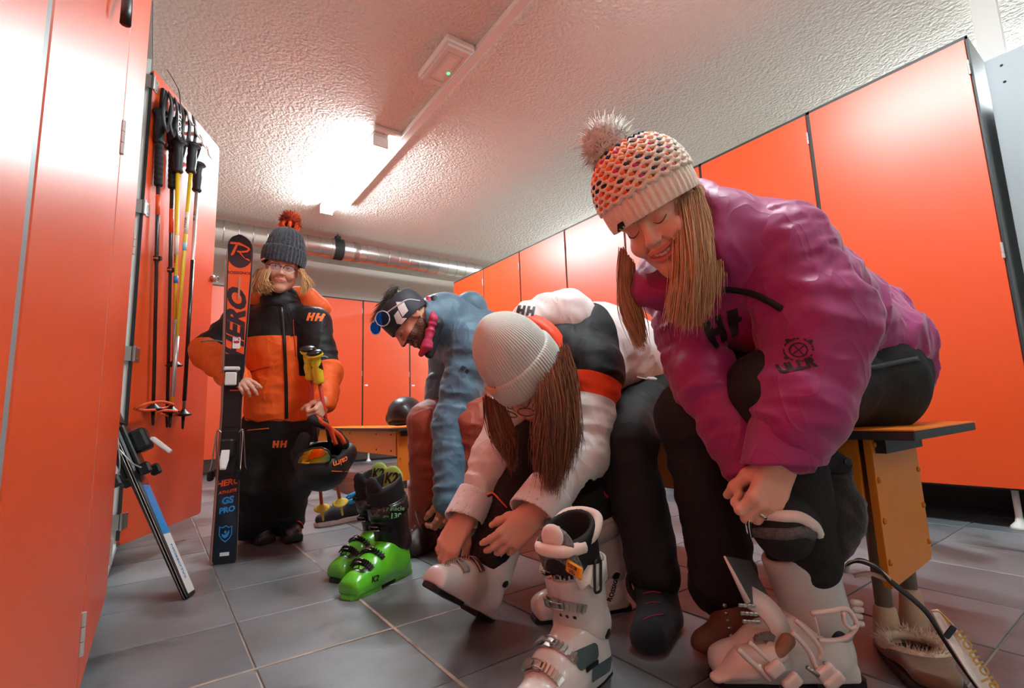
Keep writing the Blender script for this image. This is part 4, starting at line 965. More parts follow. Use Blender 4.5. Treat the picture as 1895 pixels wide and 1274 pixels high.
pole('ski_pole', 'yellow pole crossing in front, with white lettering, fourth on the door', on_door(357, 268, .075), on_door(314, 792, .075), M_ysh, M_grip, strapc=M_bkl, bands=((.66, .74, M_yw), (.60, .63, mat('pale_blue', (150, 205, 214), .5)), (.10, .3, M_sil)), word=('SCOTT', .016, .7, M_dsteel))
pole('ski_pole', 'silver and black pole hanging rightmost on the door', on_door(367, 303, .04), on_door(338, 795, .03), M_sil, M_grip, bands=((.10, .62, M_car),), word=('110   44', .015, .79, M_black))
tn = [o for o in bpy.data.objects if o.name.startswith('ski_pole')]
# lettering on the rightmost pole's dark half and an orange basket net on the two left ones
ob_ = obj('basket_net', tube(catmull([on_door(250, 757, .07), on_door(270, 748, .1), on_door(300, 744, .1), on_door(320, 750, .08), on_door(300, 757, .05), on_door(268, 760, .05), on_door(250, 757, .07)], 5), .006, 8), M_orub, tn[0])
on_ = obj('basket_net', tube(catmull([on_door(292, 765, .07), on_door(305, 760, .1), on_door(330, 763, .1), on_door(318, 770, .06), on_door(292, 765, .07)], 5), .005, 8), M_orub, tn[1])
# rack with hooks near the top of the door
rk = thing('pole_rack', 'dark strip with white hooks on the open door holding the poles', 'rack', on_door(330, 190, 0))
obj('backplate', xf(box(.06, .10, -.016, -.002, 1.93, 2.09, bev=.003), DM), M_bkl, rk, smooth=False)
for sx_, z in ((.16, 2.03), (.235, 2.0), (.30, 1.985), (.365, 1.965)):
    hk = catmull([(sx_, -.002, z+.02), (sx_, -.05, z+.025), (sx_, -.075, z+.005), (sx_, -.085, z-.035), (sx_, -.095, z-.05)], 4)
    obj('hook', xf(sweep(hk, [(-.014, -.004), (.014, -.004), (.014, .004), (-.014, .004)], (1, 0, 0.01)) if False else strap(hk, .028, .007, (0, 0, 1)), DM), M_white, rk, smooth=True)
obj('hook_rail', xf(box(.12, .40, -.008, -.001, 1.97, 2.06, bev=.002), DM), mat('hook_rail', (200, 74, 30), .4), rk, smooth=False)
for k in range(5):
    P = catmull([on_door(310+k*11, 172+k*11, .06), on_door(302+k*12, 210+k*10, .075), on_door(309+k*12, 240+k*9, .07), on_door(318+k*11, 205+k*10, .08), on_door(314+k*11, 172+k*11, .065)], 5)
    g = obj('hanging_strap', strap(P, .026, .003, D_N), M_bkl, rk)
obj('hanging_strap', strap(catmull([on_door(310, 130, .03), on_door(322, 150, .06), on_door(333, 178, .08), on_door(334, 250, .09)], 5), .012, .002, D_N), M_bkl, rk)
lt = text_geo('SCOTT', .034, bold=.001)
c_ = on_door(333, 230, .105); xd = nrm(on_door(336, 258, .1)-on_door(336, 200, .1)); xd = -xd; yd = np.cross(D_N, xd)
obj('lettering', xf(lt, frame(c_, xd, yd, D_N)), M_wprint, rk, smooth=False)
# ------------------------------------------------------------------ people: shared pieces
M_skin = matzones('skin_fair', (226, 170, 146), [('lip', (206, 124, 112))], rough=.5, spec=.35, bump=.12, bscale=260, soft=.0012)
M_skin.node_tree.nodes['Principled BSDF'].inputs['Subsurface Weight'].default_value = .12; M_skin.node_tree.nodes['Principled BSDF'].inputs['Subsurface Radius'].default_value = (.012, .005, .003); M_skin.node_tree.nodes['Principled BSDF'].inputs['Subsurface Scale'].default_value = .3
M_skin2 = matzones('skin_tan', (206, 146, 118), [('lip', (176, 96, 88)), ('beard', (96, 70, 58))], rough=.5, spec=.35, bump=.15, bscale=260, soft=.002)
M_tooth = mat('teeth', (240, 234, 224), .3); M_eye = mat('eye_white', (236, 232, 228), .2); M_iris = mat('iris', (70, 92, 104), .15); M_lash = mat('lashes', (44, 30, 26), .7)
def person(label, skin, head, hands, bodyp, hs, smile, origin, hres=.0032, beard=False, hand_h=.0028):
    """one body mesh: head and neck, hands, and the limbs and trunk under the clothes. head = (prims in world, frame)"""
    HP, HM = head
    gh = sdf(HP, hres); gs = [gh]
    for hp in hands: gs.append(sdf(hp, hand_h))
    gs.append(sdf(bodyp, .012))
    g = join(*gs)
    o = obj('person', g, skin, None, label, 'person', origin=origin)
    Lc = (np.asarray(g[0])-HM[:3, 3])@HM[:3, :3]
    lip = lip_field(Lc, hs, smile); n0 = len(gh[0]); lip[n0:] = -.01; attr(o, 'lip', lip)
    if beard:
        x, y, z = Lc.T/hs
        b = np.minimum(np.minimum(.012-(z+.035)-np.clip((.075-y)*.25, 0, .05)*0, y+.02), .11-np.abs(x)); nz = vnoise(Lc, 300)*.006
        b = np.where((z < -.028) & (y > -.01), .004+nz-np.clip((.10-y)-.055, 0, 1)*.0+np.where(np.abs(z+.064) < .012, -.004*(np.abs(x) < .028), 0), -.01)
        b = np.where((z < -.095) & (y < .03), -.01, b); b[n0:] = -.01; attr(o, 'beard', b)
    return o
def face_details(p, HM, hs, smile, eyes, brow=(104, 72, 50), lashes=True):
    """eyes, brows, teeth as parts of the person, in the head's frame"""
    S = lambda *a: V(*a)*hs
    for q in (1, -1):
        if eyes == 'open':
            e = obj('eye', xf(lathe([(.0001, -.0122), (.006, -.0105), (.0105, -.006), (.0122, 0), (.0105, .006), (.006, .0105), (.0001, .0122)], 16), HM@frame(S(.031*q, .0785, .007), V(hs, 0, 0), V(0, 0, -hs), V(0, hs, 0))), M_eye, p)
            c = S(.031*q+.002, .0785+.0115, .0075)
            obj('iris', xf(lathe([(.0056, -.001), (.0052, .0008), (.0025, .0016), (.0001, .0017)], 14), HM@frame(c, V(hs, 0, 0), V(0, 0, -hs), V(0, hs, 0))), M_iris, e)
            obj('pupil', xf(lathe([(.0026, .0012), (.0001, .0024)], 10), HM@frame(c, V(hs, 0, 0), V(0, 0, -hs), V(0, hs, 0))), M_black, e)
            ld = [(.0185*q, .083, .0125-.004), (.024*q, .0905, .0165-.003), (.032*q, .0925, .0185-.003), (.040*q, .0885, .0155-.003), (.046*q, .080, .011-.003)]
            obj('eyelid', xf(tube(catmull([S(*a) for a in ld], 4), .0028*hs, 6), HM), p.data.materials[0], e)
            lash = [(a, b+.0025, c_-.002) for a, b, c_ in ld]
        else:
            lash = [(.0175*q, .0865, .004), (.024*q, .0905, -.0015), (.032*q, .0912, -.0035), (.040*q, .0878, -.001), (.0465*q, .0805, .004)]
        obj('lashes', xf(tube(catmull([S(*a) for a in lash], 4), np.interp(np.linspace(0, 1, 17), [0, .5, 1], [.0006, .0013, .0009])*hs, 5), HM), M_lash, p)
        br = catmull([S(.014*q, .0935, .024), S(.026*q, .0935, .0295), S(.040*q, .086, .030), S(.050*q, .073, .0245)], 5)
        obj('eyebrow', xf(sweep(br, circ(1, 6, .45), up=(0, 1, 0), scale=np.interp(np.linspace(0, 1, 16), [0, .3, 1], [.0028, .0036, .001])*hs) if False else tube(br, np.interp(np.linspace(0, 1, 16), [0, .3, 1], [.0018, .0024, .0008])*hs, 6), HM), mat('brow_%d_%d_%d' % brow, brow, .8), p)
    if smile > .6:
        w = (.022+.010*smile)*.92; xs = np.linspace(-w, w, 13); z0 = lambda x: -.064+.012*smile*(x/(w/.92))**2
        tv = np.array([(x*hs, (.0862-8.5*x*x+(.0008 if i % 2 else 0))*hs, (z0(x)+dz)*hs) for i, x in enumerate(xs) for dz in (-.0045, .0075)]); tf = [(2*i, 2*i+2, 2*i+3, 2*i+1) for i in range(12)]
        obj('teeth', xf((tv, tf), HM), M_tooth, p)
def strands(guides, n, r, seed, jit=.006, nseg=12, k=3, tip=.25, clump=0, wav=.0, wf=6):
    """hair locks following guide lines; guides: list of polylines with the same point count"""
    rs = np.random.RandomState(seed); G = np.array([catmull(g, 5) for g in guides]); m = G.shape[1]
    out = []; idx = np.linspace(0, m-1, nseg); vs, fs = [], []; off = 0; sv = []
    for _ in range(n):
        u = rs.rand()*(len(G)-1); i = min(int(u), len(G)-2); f = u-i; P = G[i]*(1-f)+G[i+1]*f
        P = np.stack([np.interp(idx, np.arange(m), P[:, c]) for c in range(3)], 1)
        j = rs.randn(3)*jit; j2 = rs.randn(3)*jit*1.2; t = np.linspace(0, 1, nseg)[:, None]
        P = P+j*(1-t)*.7+j2*t+wav*np.sin(t*wf+rs.rand()*6.3)*rs.randn(3)*t
        L = rs.uniform(.86, 1.03); 
        P = P[0]+(P-P[0])*L
        rad = r*rs.uniform(.6, 1.3)*np.interp(t[:, 0], [0, .15, .7, 1], [.8, 1, .8, tip])
        T, N, B = frames_along(P, (.31, .2, .93)); a = np.arange(k)/k*2*np.pi+rs.rand()*6
        ring = np.cos(a)[None, :, None]*N[:, None, :]+np.sin(a)[None, :, None]*B[:, None, :]
        v = (P[:, None, :]+ring*rad[:, None, None]).reshape(-1, 3); vs.append(v)
        for s_ in range(nseg-1):
            for q in range(k): fs.append((off+s_*k+q, off+s_*k+(q+1) % k, off+(s_+1)*k+(q+1) % k, off+(s_+1)*k+q))
        off += nseg*k; sv.append(np.full(nseg*k, np.clip(.5+.22*rs.randn(), 0, 1)))
    return np.concatenate(vs), fs, np.concatenate(sv)
def hairmat(name, c1, c2, rough=.36):
    m = mat(name, c1, rough, spec=.6); nt = m.node_tree; a = nt.nodes.new('ShaderNodeAttribute'); a.attribute_name = 'sv'
    mx = nt.nodes.new('ShaderNodeMix'); mx.data_type = 'RGBA'; mx.inputs[6].default_value = srgb(*c2); mx.inputs[7].default_value = srgb(*c1)
    nt.links.new(a.outputs['Fac'], mx.inputs[0]); nt.links.new(mx.outputs[2], nt.nodes['Principled BSDF'].inputs['Base Color']); return m
def hair_obj(g, m, parent, label=None):
    o = obj('hair', g, m, parent, label); attr(o, 'sv', g[2]); o['kind'] = 'stuff'; return o
def pom(c, r, n, seed, rad=.0016, up=(0, 0, 1), lo=.45):
    """pompon: threads radiating from a centre"""
    rs = np.random.RandomState(seed); vs, fs, off = [], [], 0
    for _ in range(n):
        d = nrm(rs.randn(3)); L = r*rs.uniform(.82, 1.12); b = nrm(rs.randn(3)); b = nrm(b-d*(b@d)); e = np.cross(d, b); cv = rs.randn(3)*.12*r
        P = [c+d*r*lo, c+d*L*.75+cv*.4, c+d*L+cv]
        for q, (p, w) in enumerate(zip(P, (rad, rad, rad*.45))):
            for a in (0, 2.1, 4.2): vs.append(p+(b*math.cos(a)+e*math.sin(a))*w)
        for s_ in range(2):
            for q in range(3): fs.append((off+s_*3+q, off+s_*3+(q+1) % 3, off+(s_+1)*3+(q+1) % 3, off+(s_+1)*3+q))
        off += 9
    a = np.linspace(-1, 1, 9); ball = lathe([(max(r*.78*math.sqrt(1-q*q), .0004), r*.78*q) for q in a], 18, frame(c, V(1, 0, 0), V(0, 1, 0), V(0, 0, 1)))
    return join((np.array(vs), fs), ball)
def set_normals(o, N):
    o.data.normals_split_custom_set_from_vertices([tuple(n) for n in N])
def dome(M, prof, a, b, n=180, ribs=0, amp=0, rows=None, twist=0, shear=(0, 0), amp2=0):
    """knitted shell round the head: prof (radius factor, height); ribs round it"""
    prof = catmull(np.array([(x, z, 0) for x, z in prof]), 6)[:, :2]; th = np.arange(n)/n*2*np.pi; v = []
    zmax = prof[:, 1].max()
    for i, (rf, z) in enumerate(prof):
        rb = 1+amp*np.cos(ribs*th+twist*z)*min(1, rf*1.5)
        if amp2: rb = rb+amp2*np.cos(ribs*th+twist*z)*np.sign(np.sin(z*210))
        tt = (max(z, 0)/zmax)**2
        v.append(np.stack([np.cos(th)*a*rf*rb+shear[0]*tt, np.sin(th)*b*rf*rb+shear[1]*tt, np.full(n, z)], 1))
    m = len(prof); v = np.concatenate(v); f = []
    for i in range(m-1):
        for j in range(n): f.append((i*n+j, i*n+(j+1) % n, (i+1)*n+(j+1) % n, (i+1)*n+j))
    return xf((v, f), M)
HHP = lambda: [[(-.048, -.03), (-.030, -.03), (-.022, .03), (-.040, .03)], [(-.012, -.03), (.004, -.03), (.012, .03), (-.004, .03)][0:4] and [(-.018, -.03), (-.002, -.03), (.006, .03), (-.010, .03)], [(-.036, -.008), (-.010, -.008), (-.008, .008), (-.034, .008)],
               [(.008, -.03), (.024, -.03), (.032, .03), (.016, .03)], [(.038, -.03), (.054, -.03), (.062, .03), (.046, .03)], [(.018, -.008), (.046, -.008), (.048, .008), (.020, .008)]]
def logo(o_name, target, M, scale, material, parent, g=None, maxlen=.008, off=.002, start=.12):
    g = polys(HHP()) if g is None else g
    return obj(o_name, project((np.asarray(g[0])*scale, g[1]), M, bvh_of(target), maxlen, off, start, .05), material, parent)
def furmat(name, c):
    m = mat(name, c, .9); nt = m.node_tree; b = nt.nodes['Principled BSDF']; t = nt.nodes.new('ShaderNodeBsdfTranslucent'); t.inputs[0].default_value = srgb(*c)
    mx = nt.nodes.new('ShaderNodeMixShader'); mx.inputs[0].default_value = .45; nt.links.new(b.outputs[0], mx.inputs[1]); nt.links.new(t.outputs[0], mx.inputs[2]); nt.links.new(mx.outputs[0], nt.nodes['Material Output'].inputs[0]); return m
def face_cam(c, roll=0, n=None):
    """frame at c whose +z looks back at the viewer side, +y roughly up in the picture turned by roll degrees"""
    z = nrm(-CF if n is None else n); y = math.cos(R(roll))*CU-math.sin(R(roll))*CR; y = nrm(y-z*(y@z)); x = np.cross(y, z); return frame(c, x, y, z)
def body_prims(J):
    return [cap(J['pel'], J['chest'], .10, .11, k=.05), cap(J['chest'], J['neck'], .10, .05, k=.05), cap(J['shL'], J['shR'], .05, k=.05), cap(J['neck'], J['head'], .045, .05, k=.03),
            *chain([J['shL'], J['elL'], J['wrL']], [.045, .038, .028], k=.02), *chain([J['shR'], J['elR'], J['wrR']], [.045, .038, .028], k=.02),
            *chain([J['hipL'], J['kneeL'], J['ankL']], [.075, .052, .036], k=.03), *chain([J['hipR'], J['kneeR'], J['ankR']], [.075, .052, .036], k=.03)]
def hframe(c, fwd, up): return lookf(c, fwd, up)
# ------------------------------------------------------------------ woman in the plum jacket
J = dict(pel=at(1600, 680, 1.36), chest=at(1420, 520, 1.2), neck=at(1300, 430, 1.16), head=at(1218, 400, 1.09), hipL=at(1590, 705, 1.28), hipR=at(1530, 700, 1.45), kneeL=at(1428, 722, 1.06), ankL=V(1.14, .522, .12),
         kneeR=at(1283, 770, 1.22), ankR=at(1338, 1080, 1.2), shL=at(1430, 470, 1.13), elL=at(1512, 605, 1.05), wrL=at(1450, 852, .99), shR=at(1250, 520, 1.3), elR=at(1300, 700, 1.16), wrR=at(1388, 862, 1.06))
HS = 1.0; SM = 1.0
HM = hframe(J['head'], -.73*CF-.48*CR-.48*CU, -.57*CR+.81*CU-.157*CF)
HP = tprims(head_prims(HS, SM, nose=1.0), HM)+[cap(tr(HM, (0, -.03, -.04)), J['neck'], .055, .055, k=.03)]
hl, tipsL, HLM = place_hand(at(1444, 850, .985), nrm(at(1418, 925, .965)-at(1444, 850, .985)), -CF*.95-CU*.1+CR*.1, True, curl=((28, 92, 60), (32, 95, 60), (34, 95, 60), (32, 92, 60)), thumb=(24, 30, 22), spread=6, s=1.08, forearm=.04)
hr, tipsR, HRM = place_hand(at(1400, 905, 1.06), nrm(at(1420, 950, 1.05)-at(1385, 860, 1.08)), -CF*.6+CU*.3-CR*.5, False, curl=(55, 60, 60, 55), thumb=(30, 30, 20))
W = person('woman in plum ski jacket and white bobble hat bending over her boot, smiling', M_skin, (HP, HM), [hl, hr], body_prims(J), HS, SM, J['pel'], hres=.0024)
face_details(W, HM, HS, SM, 'down', brow=(120, 86, 62))
# ring on the fourth finger
p0, p1, p2 = tipsL[2][1], tipsL[2][2], tipsL[2][3]; c = p0*.45+p1*.55; d = nrm(p1-p0)
obj('wedding_ring', xf(lathe([(.0112, -.003), (.0122, -.0028), (.0122, .0028), (.0112, .003)], 20), frame(c, nrm(np.cross(d, CU)), np.cross(d, nrm(np.cross(d, CU))), d)), mat('white_gold', (226, 216, 204), .2, metal=1), W)
# jacket
fo = (.012, 26)
back = J['chest']*.45+J['pel']*.55
JP = [cap(J['pel']+V(-.01, 0, .03), J['chest'], .155, .15, k=.06, fold=(.013, 18)), cap(J['chest'], J['neck']*.8+J['chest']*.2, .15, .12, k=.05), cap(J['shL'], J['shR'], .098, .098, k=.08),
      cap(at(1490, 555, 1.28), at(1392, 462, 1.24), .115, .11, k=.06),
      cap(J['shR'], J['elR'], .080, .066, k=.05, fold=fo), cap(J['elR'], J['wrR'], .066, .054, k=.03, fold=(.008, 30)),
      cap(at(1395, 585, 1.2), at(1500, 640, 1.3), .085, .1, k=.04),
      # skirt of the jacket at the back
      cap(at(1590, 590, 1.42), at(1645, 628, 1.42), .095, .08, k=.05, fold=(.018, 26)), cap(at(1540, 575, 1.4), at(1640, 575, 1.46), .085, .055, k=.05, fold=(.018, 30)),
      # hood and collar
      cap(at(1300, 365, 1.26), at(1345, 420, 1.28), .045, .07, k=.05, fold=(.006, 30)), cap(at(1345, 400, 1.2), at(1360, 450, 1.12), .05, .05, k=.05), cap(at(1220, 530, 1.14), at(1320, 470, 1.10), .055, .055, k=.04, fold=(.006, 30)),
      cap(tr(HM, (0, -.05, -.09)), J['neck'], .075, .09, k=.04), cap(tr(HM, (0, -.03, -.02)), tr(HM, (0, .2, -.06)), .09, .11, k=.03, op='-'),
      plane(at(1640, 705, 1.3), nrm(V(.1, -.2, -1)), k=.02)]
JP = [p for p in JP if p['lo'] is not None]
AP = [cap(J['shL']+CF*.03+CR*.02, J['shL'], .10, .105, k=.04), cap(J['shL'], J['elL'], .105, .102, k=.05, fold=(.013, 22)), cap(J['elL'], J['wrL']*.62+J['elL']*.38, .102, .090, k=.04, fold=(.009, 16)), cap(J['wrL']*.62+J['elL']*.38, J['wrL']-nrm(J['wrL']-J['elL'])*.05, .088, .066, k=.03, fold=(.012, 34))]
jk = obj('jacket', join(sdf(JP, .0062, wrinkle=lambda P: .0035*vnoise(P, 14)+.0018*vnoise(P, 34)), sdf(AP, .0058, wrinkle=lambda P: .003*vnoise(P, 16)+.0018*vnoise(P, 34))), mat('plum_shell_fabric', (148, 25, 100), .44, spec=.45, sheen=.25, bump=.15, bscale=900), W)
# wide turned cuff of the near sleeve
ax_ = nrm(J['wrL']-J['elL']); c0 = J['wrL']-ax_*.07; c1 = J['wrL']+ax_*.012
CP = [cap(c0-ax_*.06, c1+ax_*.06, .082, .078, k=.01, flat=(CF, .86)), cap(c0-ax_*.1, c1+ax_*.1, .074, .070, k=.004, flat=(CF, .84), op='-'), plane(c0, -ax_+.25*CR, k=.004), plane(c1, ax_+.35*CR, k=.004)]
obj('cuff', sdf(CP, .005, wrinkle=lambda P: .002*vnoise(P, 30)), mat('plum_shell_fabric'), jk)
tj = bvh_of(jk)
zp, zn = [], []
for u in np.linspace(0, 1, 16):
    q = at(1338+u*110, 535+u*38-10*math.sin(u*3.1), .8); d = nrm(q-V(0, 0, CAM_H)); h = tj.ray_cast(Vector(V(0, 0, CAM_H)), Vector(d), 3)
    if h[0] is not None: zp.append(np.array(h[0])+np.array(h[1])*.001); zn.append(np.array(h[1]))
obj('pocket_zip', band(np.array(zp), np.array(zn), .013, .003), M_bkl, jk)
hc_, hn_ = hitpx(tj, 1338, 606)
logo('chest_emblem', jk, face_cam(hc_, 28, nrm(hn_*.5-CF)), 1.05, mat('black_print', (26, 16, 22), .6), jk, start=.25)
ring = [[(math.cos(a)*.024, math.sin(a)*.024), (math.cos(b)*.024, math.sin(b)*.024), (math.cos(b)*.021, math.sin(b)*.021), (math.cos(a)*.021, math.sin(a)*.021)] for a, b in [(2*np.pi*i/24, 2*np.pi*(i+.8)/24) for i in range(24) if i % 6 != 5]]
ring += [[(math.cos(a)*.015, math.sin(a)*.015), (math.cos(b)*.015, math.sin(b)*.015), (math.cos(b)*.0125, math.sin(b)*.0125), (math.cos(a)*.0125, math.sin(a)*.0125)] for a, b in [(2*np.pi*i/18, 2*np.pi*(i+1)/18) for i in range(18)]]
ring += [[(-.011, -.0105), (-.0095, -.0115), (.011, .0105), (.0095, .0115)], [(-.011, .0105), (-.0095, .0115), (.011, -.0105), (.0095, -.0115)]]
for q in (45, 135, 225, 315): ring.append([(math.cos(R(q))*.0255+dx, math.sin(R(q))*.0255+dy) for dx, dy in ((-.003, -.003), (.003, -.003), (.003, .003), (-.003, .003))])
hc_, hn_ = hitpx(tj, 1478, 648); FU = face_cam(hc_, -6, nrm(hn_*.6-CF))
logo('sleeve_emblem', jk, FU, 1.0, mat('black_print'), jk, g=polys(ring), start=.2)
hc_, hn_ = hitpx(tj, 1474, 678)
logo('lettering', jk, face_cam(hc_, 12, nrm(hn_*.6-CF)), 1.0, mat('black_print'), jk, g=text_geo('ULLR', .027, bold=.0012), start=.2)
# trousers
PB = mat('black_stretch_fabric', (10, 11, 12), .8, bump=.2, bscale=600)
hm = at(1318, 1075, 1.19)
PP = [cap(at(1368, 668, 1.27), at(1450, 650, 1.32), .075, .09, k=.04), cap(J['pel'], J['hipL'], .15, .14, k=.06), cap(J['hipL'], J['kneeL'], .125, .078, k=.05, fold=(.005, 12)), cap(J['kneeL'], J['kneeL']*.25+J['ankL']*.75, .078, .062, k=.04, fold=(.005, 24)),
      cap(at(1560, 690, 1.5), J['hipR'], .14, .12, k=.05), cap(J['hipR'], J['kneeR'], .115, .085, k=.05, fold=(.006, 18)), cap(J['kneeR'], J['ankR'], .082, .066, k=.04, fold=(.004, 14)), cap(J['ankR']+V(.01, .01, -.0), J['ankR']+V(.0, 0, .09), .074, .07, k=.01, fold=(.008, 30))]
tw = obj('trousers', sdf(PP, .0068, wrinkle=lambda P: .003*vnoise(P, 18)), PB, W)
# bunched-up trouser leg and plush gaiter behind the calf
G1 = [cap(at(1535, 870, 1.06), at(1520, 930, 1.05), .035, .05, k=.03, fold=(.008, 60)), cap(at(1545, 945, 1.06), at(1530, 985, 1.04), .055, .055, k=.04, fold=(.007, 20)), cap(at(1500, 930, 1.05), at(1470, 930, 1.05), .05, .045, k=.04)]
ga = obj('gaiter', sdf(G1, .005, wrinkle=lambda P: .004*vnoise(P, 26)), mat('black_plush', (15, 15, 16), .95, sheen=.25, bump=1, bscale=120), tw)
obj('snap_flap', sdf([cap(at(1520, 845, 1.0), at(1560, 862, 1.02), .028, .020, k=.02, flat=(CF, .4))], .004), PB, ga)
obj('snap', lathe([(.008, 0), (.008, .003), (.004, .004)], 14, face_cam(at(1567, 855, .995))), M_dsteel, ga)
# thigh pocket zip with pull
tz = bvh_of(tw); zp, zn = [], []
for u in np.linspace(0, 1, 12):
    d = nrm(at(1608+u*90, 682-u*18, .8)-V(0, 0, CAM_H)); h = tz.ray_cast(Vector(V(0, 0, CAM_H)), Vector(d), 3)
    if h[0] is not None: zp.append(np.array(h[0])+np.array(h[1])*.001); zn.append(np.array(h[1]))
if len(zp) > 3:
    z_ = obj('pocket_zip', band(np.array(zp), np.array(zn), .011, .002), mat('charcoal_tape', (52, 54, 58), .6), tw)
    a0 = np.array(zp[0]); obj('zip_pull', tube(catmull([a0, a0+CU*-.02+CR*.004-CF*.004, a0-CU*.045+CR*.012-CF*.006, a0-CU*.05+CR*.016-CF*.006, a0-CU*.03+CR*.012-CF*.006], 4), .0013, 5), M_bkl, z_)
# hair: near sheet and far lock
hc = hairmat('dark_blonde_hair', (240, 196, 146), (150, 98, 62)); 
def hp(pts, t): return [at(x, y, t+dt) for x, y, dt in pts]
gd = [hp([(1246, 390, -.03), (1250, 450, -.05), (1252, 520, -.05), (1242, 590, -.05)], 1.07), hp([(1258, 380, -.05), (1266, 450, -.07), (1266, 530, -.07), (1258, 604, -.06)], 1.07), hp([(1270, 368, -.05), (1282, 440, -.08), (1284, 520, -.08), (1282, 602, -.07)], 1.08),
      hp([(1285, 362, -.04), (1303, 430, -.06), (1306, 500, -.07), (1300, 588, -.07)], 1.09), hp([(1288, 356, .0), (1318, 420, -.01), (1322, 480, -.04), (1316, 560, -.06)], 1.1), hp([(1290, 350, .03), (1330, 410, .02), (1333, 460, -.01), (1322, 520, -.04)], 1.1)]
hair_obj(strands(gd, 2100, .0013, 5, jit=.0075, tip=.2, wav=.003), hc, W)
gd = [hp([(1150, 462, .02), (1146, 520, .03), (1152, 580, .03), (1182, 645, .04)], 1.12), hp([(1160, 478, .03), (1160, 530, .04), (1172, 590, .04), (1188, 640, .05)], 1.12), hp([(1170, 490, .05), (1175, 540, .06), (1186, 590, .06), (1190, 632, .06)], 1.12)]
hair_obj(strands(gd, 700, .0012, 6, jit=.0055, tip=.2, wav=.004), hc, W)
# knitted hat: brim, cream honeycomb yarn over coloured wool, fur bobble
BM = HM@frame((0, -.012, .040), V(1, 0, 0), nrm(V(0, 1, .12)), nrm(V(0, -.12, 1)))
cream = mat('cream_wool', (238, 222, 204), .9, sheen=.4, bump=.8, bscale=260)
ha, hb, hz = .092, .112, .122
def hatp(u, v, lift=0):
    """u round (0..1), v from brim (0) to crown (1)"""
    f = 1.06*math.sqrt(max(1-(max(v-.12, 0)/.93)**2.3, 0.0))+.02; a = u*2*np.pi
    return V(math.cos(a)*(ha+lift)*f, math.sin(a)*(hb+lift)*f, .012+v*hz)
inner = []; nu, nv = 60, 24
vv = [hatp(i/nu, j/nv, -.002) for j in range(nv+1) for i in range(nu)]; ff = [(j*nu+i, j*nu+(i+1) % nu, (j+1)*nu+(i+1) % nu, (j+1)*nu+i) for j in range(nv) for i in range(nu)]+[tuple(nv*nu+i for i in range(nu))]
hat = obj('bobble_hat', xf((np.array(vv), ff), BM), mat('peach_wool', (226, 160, 128), .9), W, 'white chunky knit bobble hat with coloured flecks')
band_ = dome(BM, [(1.0, -.024), (1.07, -.028), (1.10, -.016), (1.11, .004), (1.10, .022), (1.05, .03)], ha, hb, 240, 46, .016)
obj('brim', band_, cream, hat)
rows, nd = 9, 24; ys = []
for j in range(rows):
    v0 = .10+.86*j/rows*(1-.0*j); dv = .5*.86/rows
    nn = nd
    P = []
    for i in range(nn*6+1):
        u = i/(nn*6); ph = (u*nn*2) % 2; tri = abs(ph-1)*2-1
        P.append(hatp(u+(.5/nn if j % 2 else 0), min(v0+dv*(.5+.62*tri*(1 if j % 1 == 0 else -1)), .985), .003+.0015*math.cos(u*nn*4*np.pi)))
    ys.append(tube(P, .0058*(1-.35*j/rows), 6, up=(0, 0, 1)))
obj('yarn_lattice', xf(join(*ys), BM), cream, hat)['kind'] = 'stuff'
rs = np.random.RandomState(11); lum = {0: [], 1: [], 2: [], 3: []}
pal = [0, 0, 1, 2, 0, 0, 1, 1, 0]
blob = lathe([(.0002, -.005), (.0045, -.003), (.0062, 0), (.0045, .003), (.0002, .005)], 7)
for j in range(rows):
    for i in range(nd):
        u = (i+.25+(.5 if j % 2 else 0))/nd; v = .10+.86*(j+.75)/rows
        if v > .96: continue
        k_ = rs.choice(4, p=[[.75, .05, .1, .1], [.7, .1, .1, .1], [.5, .3, .1, .1], [.2, .5, .2, .1], [.3, .4, .2, .1], [.8, .05, .1, .05], [.6, .1, .1, .2], [.2, .4, .2, .2], [.1, .6, .1, .2]][j])
        lum[k_].append(xf(blob, frame(hatp(u, v, .0015), V(1.2, 0, 0), V(0, 1.2, 0), V(0, 0, 1.3))))
for k_, (nm, c) in enumerate((('orange', (240, 108, 56)), ('navy', (34, 58, 84)), ('pink', (206, 52, 116)), ('amber', (246, 170, 90)))):
    obj('coloured_wool', xf(join(*lum[k_]), BM), mat(nm+'_wool', c, .9), hat, nm+' wool flecks between the cream stitches')['kind'] = 'stuff'
pc = tr(BM, (.022, .012, .012+hz+.018)); pg = pom(pc, .060, 1300, 4, .0009, lo=.8); po = obj('bobble', pg, furmat('cream_fur', (252, 248, 240)), hat); po['kind'] = 'stuff'
set_normals(po, [nrm(p-pc) for p in pg[0]])
tb_ = text_geo('ULLR', .008)
lf = face_cam(at(1167, 404, .96), 22); 
brm = [c for c in hat.children if c.name.startswith('brim')][0]
obj('label_tag', project(polys([rrect(.010, .022, .001, 2)]), face_cam(at(1167, 405, .96), 24), bvh_of(brm), .005, .002, .15), M_bkl, hat)
# ------------------------------------------------------------------ the woman's opened ski boot, her winter boot and the furry boot
M = bframe((1.185, .485, 0), (-.77, .64, 0))
M_pink = mat('warm_white_plastic', (226, 206, 196), .4, coat=.2)
t, b, c, l = boot(M, 'opened white ski boot the woman is stepping into', M_ws, mat('pale_grey_cuff', (196, 200, 196), .36, coat=.25, var=.15, vscale=7), M_bkl, M_al, s=1.0, foot=True, lh=.36, cuff_h=.272, lean=.05, buckles=0, tongue=M_bkl, res=.004)
WB = t
tb, tc, tl = bvh_of(b), bvh_of(c), bvh_of(l)
